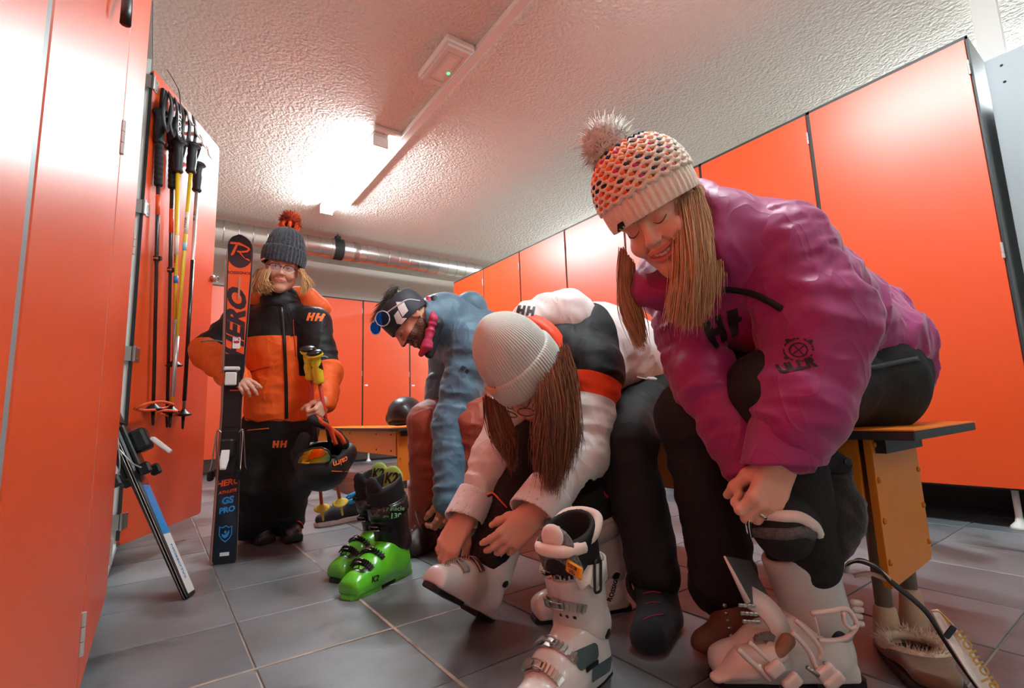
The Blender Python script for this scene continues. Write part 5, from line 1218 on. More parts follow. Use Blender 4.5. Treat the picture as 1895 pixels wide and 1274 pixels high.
# liner collar being pulled up: fleece edge, scaled grey panel, pull loops
lc = [cap(at(1405, 960, 1.01), at(1450, 955, 1.0), .026, .03, k=.02), cap(at(1450, 950, .985), at(1505, 965, 1.0), .03, .026, k=.02), cap(at(1450, 985, .99), at(1450, 960, 1.0), .055, .055, k=.03)]
lo = obj('liner_collar', sdf(lc, .0045), M_bkl, t)
tlo = bvh_of(lo)
ft = lambda pts, off=.0: np.array([np.array((lambda h: np.array(h[0])+np.array(h[1])*off if h[0] is not None else at(x, y, .97))(tlo.ray_cast(Vector(V(0, 0, CAM_H)), Vector(nrm(at(x, y, 1)-V(0, 0, CAM_H))), 2))) for x, y in pts])
obj('fleece_edge', tube(catmull(ft([(1384, 962), (1392, 952), (1420, 953), (1450, 956), (1480, 958), (1505, 972), (1517, 992)], -.002), 5), .0115, 10), M_fur, t)
obj('scale_panel', tube(catmull(ft([(1390, 985), (1420, 988), (1455, 989), (1490, 985), (1508, 992)], -.006), 5), .0125, 10), mat('grey_scale_fabric', (96, 94, 96), .7, bump=1.0, bscale=180, var=.5, vscale=130), t)
for x0, x1 in ((1392, 1386), (1466, 1476)):
    obj('pull_loop', strap(catmull([at(x0+14, 925, .975), at(x0, 945, .965), at(x1, 970, .962), at(x1+4, 996, .972)], 5), .008, .002, -CF), M_bkl, t)
    obj('loop_stitching', tube(catmull([at(x0+14, 925, .9735), at(x0, 945, .9635), at(x1, 970, .9605), at(x1+4, 996, .9705)], 5), .0009, 5), M_wprint, t)
# opened shell flaps
def plate(pts, th, m, name, parent, bow=0):
    P = np.array(pts); c_ = P.mean(0); u, s_, vh = np.linalg.svd(P-c_); n = vh[2]; n = n if n@CF < 0 else -n; m2 = len(P); vs = np.concatenate([P-n*th/2, P+n*th/2, [c_-n*(th/2)+n*bow, c_+n*(th/2)+n*bow]])
    f = [(i, (i+1) % m2, m2+(i+1) % m2, m2+i) for i in range(m2)]+[((i+1) % m2, i, 2*m2) for i in range(m2)]+[(m2+i, m2+(i+1) % m2, 2*m2+1) for i in range(m2)]
    return obj(name, (vs, f), m, parent, smooth=False)
zz = lambda x, y: (1280+.3092*x, 880+.3092*y)
def zat(x, y, t): a, b2 = zz(x, y); return at(a, b2, t)
plate([zat(195, 485, .99), zat(345, 512, 1.03), zat(400, 620, 1.03), zat(475, 760, 1.02), zat(440, 840, 1.0), zat(335, 755, .97)], .004, mat('dark_flap', (62, 66, 70), .5), 'cuff_flap', t)
obj('flap_edge', tube([zat(195, 485, .985), zat(260, 610, .975), zat(335, 760, .965)], [.002, .004, .006], 8), M_pink, t)
fl = catmull([zat(340, 725, .99), zat(440, 790, .975), zat(510, 880, .965), zat(535, 960, .96), zat(510, 1030, .955), zat(440, 1110, .95), zat(360, 1160, .95)], 4)
obj('shell_flap', sweep(fl, [(-.022, -.0025), (.022, -.0025), (.022, .0025), (-.022, .0025)], up=-CF*.6+CU*.5), M_pink, t)
obj('shell_overlap', sdf([cap(zat(150, 1210, .95), zat(330, 1120, .95), .014, .03, k=.02, flat=(CU, .6)), cap(zat(330, 1120, .95), zat(480, 1050, .96), .03, .03, k=.02, flat=(CU, .7))], .004), M_pink, t)
obj('strap_pad', plate([zat(600, 985, .93), zat(545, 960, .93), zat(470, 1100, .925), zat(500, 1105, .925)], .006, mat('tan_pad', (150, 112, 84), .7), 'strap_pad_a', t).data.copy() if False else sdf([cap(zat(575, 990, .945), zat(500, 1090, .94), .014, .01, k=.01)], .004), mat('tan_pad', (150, 112, 84), .7), t)
def loop(pts, r, parent, d): return obj('buckle_lever', tube(catmull([zat(x, y, d) for x, y in pts], 5), r, 9), M_pink, parent)
loop([(715, 828), (830, 812), (925, 800), (968, 850), (985, 905), (930, 970), (850, 990), (760, 990)], .0046, t, .93)
loop([(905, 820), (915, 880), (950, 915), (985, 905)], .004, t, .928)
loop([(735, 850), (750, 900), (762, 960)], .002, t, .932)
loop([(620, 868), (690, 935), (745, 1000), (775, 1060), (760, 1105)], .0042, t, .925)
loop([(600, 940), (660, 1000), (710, 1070), (735, 1140), (760, 1160)], .0048, t, .92)
loop([(345, 1000), (410, 1060), (470, 1115), (530, 1170)], .0045, t, .915)
loop([(280, 1045), (340, 1105), (410, 1165), (470, 1225)], .0048, t, .91)
for x, y, d, w_ in ((500, 1160, .905, .017), (600, 1240, .90, .018), (800, 1180, .91, .019), (850, 1230, .905, .02)):
    obj('buckle_base', sdf([rbox(zat(x, y, d), (w_, .012, .008), face_cam(zat(x, y, d), 40), rad=.006)], .003), M_pink, t)
obj('buckle_spring', join(tube([zat(690, 1150, .908), zat(760, 1200, .905)], .004, 8), tube([zat(790, 1120, .912), zat(830, 1170, .91)], .003, 8)), M_steel, t)
tt_ = []
for i in range(4):
    for j in range(3): tt_.append(xf(box(-.0042, .0042, -.0035, .0035, 0, .004, bev=.001), face_cam(zat(290+i*26+j*12, 775+j*48+i*2, .966))))
obj('rubber_teeth', join(*tt_), M_al, t, smooth=False)
tt_ = [xf(box(-.003, .003, -.006, .006, 0, .008), face_cam(zat(380+i*16, 970-i*8+i*i*1.2, .955), -20)) for i in range(7)]
obj('ladder', join(*tt_, tube(catmull([zat(370, 985, .957), zat(430, 950, .957), zat(480, 950, .957)], 4), .004, 6)), mat('grey_ladder', (120, 112, 108), .45), t, smooth=False)
# side stack of pads at the back of the cuff
for i, (x, y) in enumerate(((990, 760), (995, 800), (990, 840), (1000, 885))): obj('spoiler_pad', sdf([cap(zat(x-22, y, 1.01), zat(x+18, y+6, 1.01), .0075, .0065, k=.004)], .003), M_pink, t)
# loose power strap arching to the right and hanging, with lettering
P1 = catmull([at(1568, 1045, 1.02), at(1590, 1038, 1.0), at(1625, 1052, .98), at(1650, 1078, .97), at(1690, 1110, .955), at(1718, 1138, .94), at(1745, 1180, .92), at(1775, 1225, .90), at(1815, 1280, .88)], 6)
ps = obj('power_strap', strap(P1, .020, .003, -CF*.3+CU), M_bkl, t)
lp = catmull([at(1566, 1060, 1.02), at(1572, 1042, 1.01), at(1600, 1040, .995), at(1628, 1056, .98), at(1645, 1074, .972), at(1610, 1062, .99), at(1580, 1066, 1.01)], 5)
obj('strap_loop', strap(lp, .008, .003, -CF), mat('cream_webbing', (190, 182, 164), .7), ps)
wp = [at(1722, 1130, .925), at(1735, 1128, .925), at(1760, 1152, .91), at(1795, 1200, .895), at(1850, 1290, .87), at(1830, 1300, .865), at(1790, 1245, .88), at(1752, 1185, .905)]
wpan = plate(wp, .004, mat('white_webbing'), 'strap_patch', ps)
def quad_text(s_, size, a, b2, up_, m, parent):
    x = nrm(b2-a); z = nrm(-CF); z = nrm(z-x*(z@x)); y = np.cross(z, x); g = text_geo(s_, size, bold=.0005); return obj('lettering', xf(g, frame((a+b2)/2+z*.006, x, y, z)), m, parent, smooth=False)
quad_text('Salomon', .032, at(1838, 1278, .868), at(1775, 1180, .9), 0, mat('gold_print', (176, 142, 70), .5), ps)
obj('patch_stitching', tube(catmull([at(1726, 1132, .919), at(1740, 1134, .918), at(1762, 1158, .905)], 4), .0016, 6), mat('gold_print'), ps)
obj('patch_mesh', xf(prism(rrect(.026, .012, .003, 2), 0, .002), face_cam(at(1757, 1170, .898), 52)), M_bk, ps, smooth=False)
# brown winter boot on the other foot
BB = [cap(J['ankR']+V(.02, .0, .02), at(1365, 1160, 1.15), .05, .048, k=.03), cap(at(1365, 1165, 1.15), at(1310, 1195, 1.13), .045, .038, k=.03), plane((0, 0, .012), (0, 0, -1), k=.01)]
wb = obj('winter_boot', sdf(BB, .005), mat('brown_leather', (92, 62, 42), .6, bump=.4, bscale=60), W)
for k_ in range(5): obj('lace_hook', lathe([(.004, 0), (.005, .004), (.002, .006)], 8, face_cam(at(1340+k_*3, 1120+k_*14, 1.09))), M_steel, wb)
# furry boot by the bench leg
fbt = thing('fur_boot', 'tan winter boot with pale fur collar beside the bench leg', 'boot', at(1690, 1260, 1.06)*V(1, 1, 0))
F0 = at(1690, 1190, 1.06); 
FB = [cap(F0*V(1, 1, 0)+V(0, 0, .05), F0+V(0, 0, -.01), .062, .066, k=.02), cap(F0*V(1, 1, 0)+V(0, 0, .045), F0*V(1, 1, 0)+V(-.10, -.06, .035), .052, .042, k=.03), cap(F0+V(0, 0, -.08), F0+V(0, 0, .08), .05, .052, k=.01, op='-'), plane(F0+V(0, 0, .0), (0, 0, 1), k=.01), plane((0, 0, .014), (0, 0, -1), k=.01)]
obj('upper', sdf(FB, .005), mat('tan_suede', (112, 84, 62), .8, sheen=.3, bump=.4, bscale=90), fbt)
obj('sole', sdf([cap(F0*V(1, 1, 0)+V(0.01, 0.01, .02), F0*V(1, 1, 0)+V(-.11, -.065, .02), .062, .05, k=.02), plane((0, 0, .02), (0, 0, 1), k=.004), plane((0, 0, 0.001), (0, 0, -1), k=.004)], .005), M_rub, fbt)
rs = np.random.RandomState(2); fv, ff_, off = [], [], 0
cen = F0+V(0, 0, -.02)
for i in range(1500):
    a = rs.rand()*6.283; d = V(math.cos(a), math.sin(a), 0); p = F0+d*rs.uniform(.045, .062)+V(0, 0, rs.uniform(-.012, .006)); q = p+nrm(d*rs.uniform(.2, 1)+V(0, 0, rs.uniform(.2, 1.2))+rs.randn(3)*.3)*rs.uniform(.012, .026); e = nrm(rs.randn(3))
    fv += [p-e*.0012, p+e*.0012, q]; ff_.append((off, off+1, off+2)); off += 3
obj('fur_collar', (np.array(fv), ff_), mat('pale_fur', (220, 200, 178), .9, sheen=.3), fbt)['kind'] = 'stuff'
obj('fur_roll', xf(tube(np.array([(.057*math.cos(a), .057*math.sin(a), 0) for a in np.linspace(0, 2*np.pi, 25)]), .012, 8), frame(F0+V(0, 0, -.006), V(1, 0, 0), V(0, 1, 0), V(0, 0, 1))), mat('pale_fur'), fbt)
for k_ in range(3): obj('strap', tube(catmull([F0+V(.06, -.02, -.05-k_*.04), F0+V(-.0, -.07, -.045-k_*.04), F0+V(-.065, -.02, -.05-k_*.04)], 6), .005, 7), mat('tan_strap', (140, 104, 78), .7), fbt)
# ------------------------------------------------------------------ child in the orange and black jacket
K = dict(head=at(522, 500, 2.32), neck=at(520, 556, 2.35), chest=at(518, 640, 2.36), pel=at(516, 770, 2.36), shR=at(448, 592, 2.38), elR=at(388, 652, 2.27), wrR=at(437, 702, 2.14), shL=at(580, 598, 2.34), elL=at(604, 690, 2.27), wrL=at(600, 742, 2.15),
         hipR=at(482, 800, 2.36), kneeR=at(478, 900, 2.32), ankR=at(474, 985, 2.36), hipL=at(552, 800, 2.38), kneeL=at(540, 895, 2.36), ankL=at(527, 975, 2.42))
HS = .86; SM = .5
HMK = hframe(K['head'], -.90*CF+.42*CR-.06*CU, CU+.17*CR)
HP = tprims(head_prims(HS, SM, nose=.97), HMK)+[cap(tr(HMK, (0, -.02, -.05)), K['neck'], .045, .045, k=.03)]
hr, tkR, _m = place_hand(at(432, 700, 2.13), nrm(at(463, 715, 2.08)-at(432, 700, 2.13)), -CF*.55+CU*.75+CR*.1, False, curl=((12, 14, 10), (26, 30, 18), (38, 36, 20), (44, 36, 20)), thumb=(25, 20, 10), s=.86, spread=7, forearm=.03)
hl, tkL, _m2 = place_hand(at(604, 742, 2.13), nrm(at(592, 758, 2.09)-at(606, 738, 2.14)), -CF*.55+CR*.75-CU*.2, True, curl=((60, 75, 50), (62, 78, 50), (62, 78, 50), (58, 75, 50)), thumb=(30, 35, 30), s=.86, forearm=.02)
C_ = person('child in orange and black ski jacket and glasses holding skis, poles and helmet', M_skin, (HP, HMK), [hr, hl], body_prims(K), HS, SM, K['ankR']*V(1, 1, 0), hres=.0028)
face_details(C_, HMK, HS, SM, 'open', brow=(170, 130, 90))
KO = (252, 104, 30)
JP = [cap(K['pel']+V(0, 0, .03), K['chest'], .152, .142, k=.05, flat=(CF, .82), fold=(.005, 14)), cap(K['chest'], K['neck']-V(0, 0, .06), .142, .085, k=.06, flat=(CF, .85)), cap(K['shL'], K['shR'], .068, k=.06),
      cap(K['shR'], K['elR'], .075, .072, k=.04, fold=(.005, 20)), cap(K['elR'], K['wrR'], .072, .055, k=.03, fold=(.007, 28)), cap(K['shL'], K['elL'], .072, .066, k=.04, fold=(.005, 20)), cap(K['elL'], K['wrL'], .064, .05, k=.03, fold=(.007, 28)),
      cap(K['neck']-V(0, 0, .045), K['neck']+V(0, 0, .012), .078, .075, k=.03, fold=(.004, 30)), cap(tr(HMK, (0, .03, -.02)), tr(HMK, (0, .06, -.12)), .062, .045, k=.012, op='-'),
      plane(K['pel']-V(0, 0, .035), (0, 0, -1), k=.015)]
gj = sdf(JP, .0062, wrinkle=lambda P: .0025*vnoise(P, 22)+.0012*vnoise(P, 50))
jk = obj('jacket', gj, matzones('orange_black_shell', KO, [('yoke', (15, 16, 18))], rough=.6, bump=.15, bscale=900), C_)
v = np.asarray(gj[0]); 
def pix(P):
    q = P-V(0, 0, CAM_H); d = q@CF; return 947.5+FPX*(q@CR)/d, 637-FPX*(q@CU)/d
# yoke: black above the chest seam and down the upper sleeves
up_ = v[:, 2]-(K['chest'][2]+.028)
tR = ((v-K['shR'])@nrm(K['elR']-K['shR'])); tL = ((v-K['shL'])@nrm(K['elL']-K['shL']))
lat = (v-K['chest'])@CR
LR = np.linalg.norm(K['elR']-K['shR']); LL = np.linalg.norm(K['elL']-K['shL'])
armR = np.minimum(-(lat+.118), np.minimum(.82*LR-tR, 1)); armL = np.minimum(lat-.122, .86*LL-tL)
hoodz = -(v@CF-K['neck']@CF)  # in front of the neck
attr(jk, 'yoke', np.maximum(np.maximum(np.minimum(up_, 1), armR), armL))
tjk = bvh_of(jk)
def surf(x, y, off=.001, tree=tjk):
    d = nrm(at(x, y, 1)-V(0, 0, CAM_H)); h = tree.ray_cast(Vector(V(0, 0, CAM_H)), Vector(d), 6); return (np.array(h[0])+np.array(h[1])*off, np.array(h[1])) if h[0] is not None else (at(x, y, 2.2), -CF)
def sline(pts, w, th, m, name, parent, tree=tjk, n=4):
    q = catmull(np.array([(a, b2, 0) for a, b2 in pts]), n); r_ = [surf(a, b2, .001, tree) for a, b2, _ in q]; return obj(name, band(np.array([a for a, _ in r_]), np.array([b2 for _, b2 in r_]), w, th), m, parent)
sline([(519, 560), (524, 600), (527, 650), (529, 700), (530, 740), (530, 775)], .014, .004, M_bk, 'zip', jk)
sline([(519, 557), (521, 562), (523, 567)], .011, .006, M_dsteel, 'zip_pull', jk)
sline([(543, 592), (544, 615), (546, 640), (547, 660)], .0035, .002, mat('dark_orange_seam', (176, 60, 20), .7), 'pocket_seam', jk)
sline([(540, 622), (543, 615)], .006, .004, M_bk, 'pocket_pull', jk)
sline([(372, 633), (385, 631), (400, 631), (415, 634)], .006, .002, mat('grey_piping', (150, 150, 152), .5), 'piping', jk)
sline([(592, 661), (600, 660), (607, 663)], .006, .002, mat('grey_piping'), 'piping', jk)
sline([(455, 775), (480, 780), (510, 776), (528, 778)], .004, .002, mat('dark_orange_seam'), 'hem_seam', jk)
sline([(458, 691), (480, 683), (500, 679)], .005, .002, mat('dark_orange_seam'), 'pocket_flap', jk)
logo('chest_emblem', jk, face_cam(at(551, 583, 2.1), -2), .62, mat('orange_print', (250, 120, 50), .6), jk, start=.3)
# cuff tab
obj('cuff', sdf([cap(at(432, 700, 2.14)-nrm(at(463, 715, 2.08)-at(432, 700, 2.13))*.045, at(432, 700, 2.14)-nrm(at(463, 715, 2.08)-at(432, 700, 2.13))*.0, .054, .051, k=.01)], .005), mat('orange_shell', KO, .6, sheen=.2), jk)
# collar
col = [cap(K['neck']-V(0, 0, .035), K['neck']+V(0, 0, .02), .085, .082, k=.02, fold=(.006, 30)), cap(K['neck']-V(0, 0, .06), K['neck']+V(0, 0, .08), .062, .068, k=.006, op='-'), plane(K['neck']+V(0, 0, .012), nrm(V(0, 0, 1)-CF*.35*-1), k=.01)]
obj('collar', sdf(col, .0055), mat('black_shell_cloth', (15, 16, 18), .65), jk)
obj('hood', sdf([cap(at(450, 560, 2.46), at(590, 570, 2.46), .055, .055, k=.03, fold=(.006, 26)), cap(at(480, 545, 2.44), at(570, 550, 2.44), .05, .05, k=.03)], .007), mat('orange_shell'), jk)
# trousers and boots
PK = [cap(K['pel']+V(0, 0, -.02), K['pel']+V(0, 0, -.10), .135, .12, k=.05, flat=(CF, .85)), cap(K['hipR'], K['kneeR'], .098, .088, k=.04, fold=(.005, 18)), cap(K['kneeR'], K['ankR']+V(0, 0, .02), .088, .092, k=.04, fold=(.006, 20)),
      cap(K['hipL'], K['kneeL'], .092, .083, k=.04, fold=(.005, 18)), cap(K['kneeL'], K['ankL']+V(0, 0, .03), .083, .084, k=.04, fold=(.006, 20)), plane(K['ankR']+V(0, 0, -.025), (0, 0, -1), k=.01)]
tk = obj('trousers', sdf(PK, .007, wrinkle=lambda P: .003*vnoise(P, 22)), mat('black_snow_fabric', (10, 10, 12), .75, bump=.2, bscale=700), C_)
logo('thigh_emblem', tk, face_cam(at(484, 836, 2.1), -2), .55, mat('orange_print'), tk, start=.3)
ttk = bvh_of(tk); sline([(458, 797), (475, 795), (498, 793)], .004, .002, mat('orange_print'), 'pocket_piping', tk, ttk)
for q, (hx, dx) in enumerate(((at(462, 985, 2.46), at(512, 1030, 2.2)), (at(528, 968, 2.5), at(545, 1005, 2.28)))):
    hx = hx*V(1, 1, 0); d = (dx-hx)*V(1, 1, 0); M = bframe(hx, d)
    P = [cap(V(0, .05, .05), V(0, .15, .048), .05, .048, k=.02), cap(V(0, .15, .045), V(0, .20, .04), .047, .04, k=.02), cap(V(0, .05, .05), V(0, .06, .15), .05, .055, k=.02), rbox(V(0, .12, .02), V(.042, .125, .02), rad=.01, k=.01), plane((0, 0, .002), (0, 0, -1), k=.004)]
    bo = obj('ski_boot', sdf(tprims(P, M), .005), mat('black_boot_shell', (28, 28, 31), .3, coat=.3), C_)
    tbb = bvh_of(bo)
    for z_, y_ in ((.06, .16), (.08, .115)):
        Pn, N = wrap(tbb, tr(M, (0, y_, z_-.02)), M[:3, :3]@V(1, 0, .1), M[:3, :3]@nrm(V(0, .35, 1)), 20, 160, 14, .001, r=.15); obj('buckle', band(Pn, N, .02, .005), M_dsteel, bo)
    Pn, N = wrap(tbb, tr(M, (0, .17, .05)), M[:3, :3]@V(-1, 0, .1), M[:3, :3]@nrm(V(0, .35, 1)), 20, 70, 6, .004, r=.15); obj('stripe', band(Pn, N, .006, .003), mat('red_stripe', (226, 62, 34), .5), bo)
# hat
BM = HMK@frame((0, -.014, .046), V(1, 0, 0), nrm(V(0, 1, .10)), nrm(V(0, -.10, 1)))
kw = mat('charcoal_wool', (72, 80, 88), .95, sheen=.4, var=.55, vscale=110, col2=(36, 42, 50), bump=1, bscale=220)
hat = obj('bobble_hat', dome(BM, [(1.0, .0), (1.04, .03), (1.0, .07), (.86, .115), (.60, .145), (.25, .16), (.02, .163)], .083, .098, 200, 26, .035, amp2=.008), kw, C_, 'dark grey ribbed bobble hat with orange pompon')
obj('cuff', dome(BM, [(1.02, -.018), (1.12, -.022), (1.16, .0), (1.165, .025), (1.13, .048), (1.06, .054)], .083, .098, 240, 34, .03), kw, hat)
pc = tr(BM, (0, 0, .195)); pg = pom(pc, .047, 1500, 8, .0017); po = obj('bobble', pg, mat('orange_yarn', (240, 84, 36), .9, var=1, vscale=95, col2=(60, 34, 40)), hat); po['kind'] = 'stuff'; set_normals(po, [nrm(p-pc) for p in pg[0]])
sk = [tube(catmull([tr(BM, (.03*math.cos(a), .03*math.sin(a), .15)), tr(BM, (.04*math.cos(a), .04*math.sin(a), .168)), tr(BM, (.026*math.cos(a), .026*math.sin(a), .185))], 4), .009, 7) for a in np.linspace(0, 6.28, 9)[:-1]]
obj('bobble_collar', join(*sk), mat('orange_strands', (246, 96, 44), .9), hat)['kind'] = 'stuff'
obj('label_tag', project(polys([rrect(.022, .008, .001, 2)]), face_cam(at(486, 480, 2.2), 24), bvh_of(hat.children[0]), .005, .003, .3), mat('salmon_tag', (226, 128, 104), .6), hat)
# hair on both sides
kh = hairmat('blond_hair', (250, 212, 150), (196, 146, 92))
def hk(pts, dt=0): return [at(x, y, t_+dt) for x, y, t_ in pts]
gd = [hk([(500, 500, 2.22), (494, 515, 2.2), (497, 528, 2.19), (505, 534, 2.18)]), hk([(490, 502, 2.24), (482, 520, 2.22), (484, 532, 2.2), (492, 540, 2.2)]), hk([(484, 500, 2.28), (474, 518, 2.26), (468, 530, 2.25), (472, 542, 2.25)]), hk([(480, 500, 2.34), (468, 518, 2.34), (458, 526, 2.33), (456, 536, 2.33)])]
hair_obj(strands(gd, 700, .0016, 15, jit=.007, tip=.3, wav=.006), kh, C_)
gd = [hk([(556, 502, 2.30), (560, 515, 2.30), (562, 530, 2.30), (558, 545, 2.30)]), hk([(559, 500, 2.34), (566, 514, 2.34), (572, 522, 2.34), (576, 530, 2.34)])]
hair_obj(strands(gd, 320, .0015, 16, jit=.007, tip=.3, wav=.006), kh, C_)
# glasses
gl = thing('eyeglasses', 'thin dark rimmed eyeglasses on the child\'s face', 'glasses', tr(HMK, (0, .09, 0)))
def lens_path(q, up=True):
    pts = []
    for a in np.linspace(0, 2*np.pi, 28, endpoint=False):
        c, s_ = math.cos(a), math.sin(a); x = .0265*np.sign(c)*abs(c)**.75; z = .0195*np.sign(s_)*abs(s_)**.75
        pts.append(V(q*.034+x, .106-.10*abs(q*.034+x)**1.2*.5-.0*z, .001+z)*HS)
    return np.array(pts)
for q in (1, -1):
    lp_ = lens_path(q); cl = np.vstack([lp_, lp_[:1]])
    top = cl[(np.arange(len(cl)) <= 14)]; 
    obj('rim', xf(tube(top, .0017, 6), HMK), M_bk, gl); obj('lower_rim', xf(tube(cl[14:], .0012, 6), HMK), mat('clear_rim', (206, 214, 214), .2), gl)
    c_ = lp_.mean(0); obj('lens', xf((np.vstack([lp_, [c_]]), [(i, (i+1) % 28, 28) for i in range(28)]), HMK), mat('clear_lens', (255, 255, 255), .02, alpha=.12, spec=.8), gl)
    obj('temple', xf(tube([V(q*.0605, .100, .008)*HS, V(q*.078, .06, .010)*HS, V(q*.082, .0, .006)*HS], .0016, 6), HMK), M_bk, gl)
obj('bridge', xf(tube(catmull([V(-.009, .106, .006)*HS, V(0, .110, .009)*HS, V(.009, .106, .006)*HS], 4), .0016, 6), HMK), M_bk, gl)
# ------------------------------------------------------------------ the child's poles and helmet
def kid_pole(top, tip, label):
    t = pole('ski_pole', label, top, tip, mat('red_shaft', (206, 52, 34), .35, coat=.3), mat('yellow_grip', (240, 206, 36), .5), r=.0085, r2=.0075, grip_l=.13, basket=mat('yellow_basket', (238, 206, 74), .5), bands=((.34, .62, M_bk),), group='red and yellow poles in the child\'s hand', knob=True)
    d = nrm(np.asarray(top)-np.asarray(tip)); L = np.linalg.norm(np.asarray(top)-np.asarray(tip)); x = nrm(np.cross(d, -CF)); y = np.cross(d, x); M = frame(np.asarray(tip, float), x, y, d)
    gp = [c for c in t.children if c.name.startswith('grip')][0]; tg = bvh_of(gp)
    obj('grip_inlay', xf(lathe([(.0215, L-.085), (.0232, L-.07), (.0222, L-.05), (.0215, L-.035)], 16), M@frame((0, .004, 0), V(1, 0, 0), V(0, 1, 0), V(0, 0, 1))), M_bk, gp)
    obj('crown_cap', xf(lathe([(.028, L-.002), (.033, L+.004), (.026, L+.012), (.005, L+.015)], 16), M), M_bk, gp)
    for z_, w_, mm in ((.47, 'LEKI', mat('gold_print')), ):
        tx = xf(text_geo(w_, .02, bold=.0008), frame((0, 0, z_*L), V(0, 0, -1), V(1, 0, 0), V(0, 1, 0))); q = subdiv(tx, .006); rr = .0096; a = q[0][:, 0]/rr
        obj('lettering', xf((np.stack([np.sin(a)*rr, np.cos(a)*rr, q[0][:, 2]], 1), q[1]), M), mm, t, smooth=False)
    tx = xf(text_geo('LEKI', .017, bold=.0006), frame((0, 0, L-.062), V(0, 0, -1), V(1, 0, 0), V(0, 1, 0))); q = subdiv(tx, .006); rr = .0272; a = q[0][:, 0]/rr
    obj('lettering', xf((np.stack([np.sin(a)*rr, np.cos(a)*rr, q[0][:, 2]], 1), q[1]), M), M_bk if False else mat('gold_print'), t, smooth=False)
    return t
kid_pole(at(570, 648, 2.04), at(598, 965, 2.28), 'yellow gripped red ski pole in the child\'s hand, left of the two')
kid_pole(at(582, 655, 2.03), at(634, 955, 2.26), 'yellow gripped red ski pole in the child\'s hand, right of the two')
def helmet(M, shellm, label, s=1.0, inner=None):
    """local: opening plane z=0, +z crown, +y front"""
    t = thing('helmet', label, 'helmet', M[:3, 3])
    S = lambda *a: V(*a)*s
    P = [ell(S(0, -.005, .045), S(.108, .132, .105), k=.02), cap(S(-.085, -.045, .0), S(.085, -.045, .0), .05*s, k=.04, flat=((1, 0, 0), 1.0)), ell(S(0, -.005, .03), S(.088, .112, .088), k=.006, op='-'), plane(S(0, 0, -.028), (0, .35, -1), k=.01)]
    sh = obj('shell', sdf(tprims(P, M), .0052), shellm, t)
    return t, sh
MH = frame(at(597, 846, 2.08), nrm(CR*.96-CF*.2), nrm(np.cross(-CU-.0*CF, nrm(CR*.96-CF*.2))), -CU)
hx = nrm(CR*.97+CF*.25); hz_ = nrm(-CU-CF*.12); hx = nrm(hx-hz_*(hx@hz_)); hy = np.cross(hz_, hx); hy = hy if hy@CF < 0 else hy
MH = frame(at(598, 842, 2.08), hx, hy, hz_)
ht, hsh = helmet(MH, mat('matt_black_helmet', (24, 24, 26), .55, bump=.1, bscale=500), 'black and orange helmet with mirrored goggles hanging upside down in the child\'s hand', s=1.0)
ths = bvh_of(hsh)
def hs_surf(x, y): return surf(x, y, .0012, ths)
# goggles with an orange mirror lens
lensm = mat('orange_mirror', (244, 150, 40), .08, metal=1); nt = lensm.node_tree; tc_ = nt.nodes.new('ShaderNodeTexCoord'); sp = nt.nodes.new('ShaderNodeSeparateXYZ'); rp = nt.nodes.new('ShaderNodeValToRGB')
nt.links.new(tc_.outputs['Generated'], sp.inputs[0]); nt.links.new(sp.outputs['X'], rp.inputs[0]); rp.color_ramp.elements[0].color = srgb(236, 92, 30); rp.color_ramp.elements[1].color = srgb(60, 150, 120); e_ = rp.color_ramp.elements.new(.6); e_.color = srgb(240, 190, 50); nt.links.new(rp.outputs[0], nt.nodes['Principled BSDF'].inputs['Base Color'])
GP = [(x, y) for x, y in [(549, 858), (552, 846), (562, 836), (578, 830), (595, 829), (607, 834), (613, 845), (611, 854), (600, 858), (580, 859), (565, 861)]]
gc = at(580, 846, 1.93)
out = [at(x, y, 1.955+.00035*abs(x-582)) for x, y in GP]; inn = [at(582+(x-582)*1.06, 845+(y-845)*1.12, 1.985+.00035*abs(x-582)) for x, y in GP]
n_ = len(out); gl_ = obj('goggle_lens', (np.vstack([out, [at(582, 845, 1.94)]]), [(i, (i+1) % n_, n_) for i in range(n_)]), lensm, ht, 'mirrored orange goggle lens')
obj('goggle_frame', (np.vstack([out, inn]), [(i, n_+i, n_+(i+1) % n_, (i+1) % n_) for i in range(n_)]), M_bk, ht)
obj('goggle_rim', tube(np.vstack([out, out[:1]]), .004, 8), M_bk, ht)
obj('goggle_strap', band(*(lambda r_: (np.array([a for a, _ in r_]), np.array([b2 for _, b2 in r_])))([hs_surf(x, y) for x, y in ((611, 846), (615, 846), (619, 847), (622, 847), (625, 848))]), .02, .002), M_bkl, ht)
wl = [hs_surf(x, y) for x, y in ((613, 872), (628, 873), (642, 873))]
obj('lettering', project(text_geo('cairn', .032, bold=.0006), face_cam(hitpx(ths, 629, 856)[0], 186, nrm(CR*.5-CF)), ths, .006, .005, .3, dev=.2), mat('orange_print'), ht)
obj('rim_line', band(np.array([a for a, _ in wl]), np.array([b2 for _, b2 in wl]), .003, .002), mat('orange_print'), ht)
for pts in ([(585, 772, 2.06), (596, 782, 2.02), (610, 792, 2.03), (616, 808, 2.04), (622, 824, 2.05)], [(590, 774, 2.06), (603, 788, 2.04), (618, 798, 2.04), (630, 808, 2.05), (638, 822, 2.06)]):
    obj('chin_strap', strap(catmull([at(*p) for p in pts], 5), .018, .003, -CF), mat('orange_webbing', (236, 88, 40), .7), ht)
obj('ear_pad', sdf([cap(at(563, 812, 2.05), at(556, 835, 2.05), .028, .034, k=.02, flat=(CF, .5))], .006), M_bkl, ht)
obj('ear_pad', sdf([cap(at(622, 806, 2.10), at(634, 822, 2.10), .028, .030, k=.02, flat=(CF, .5))], .006), M_bkl, ht)
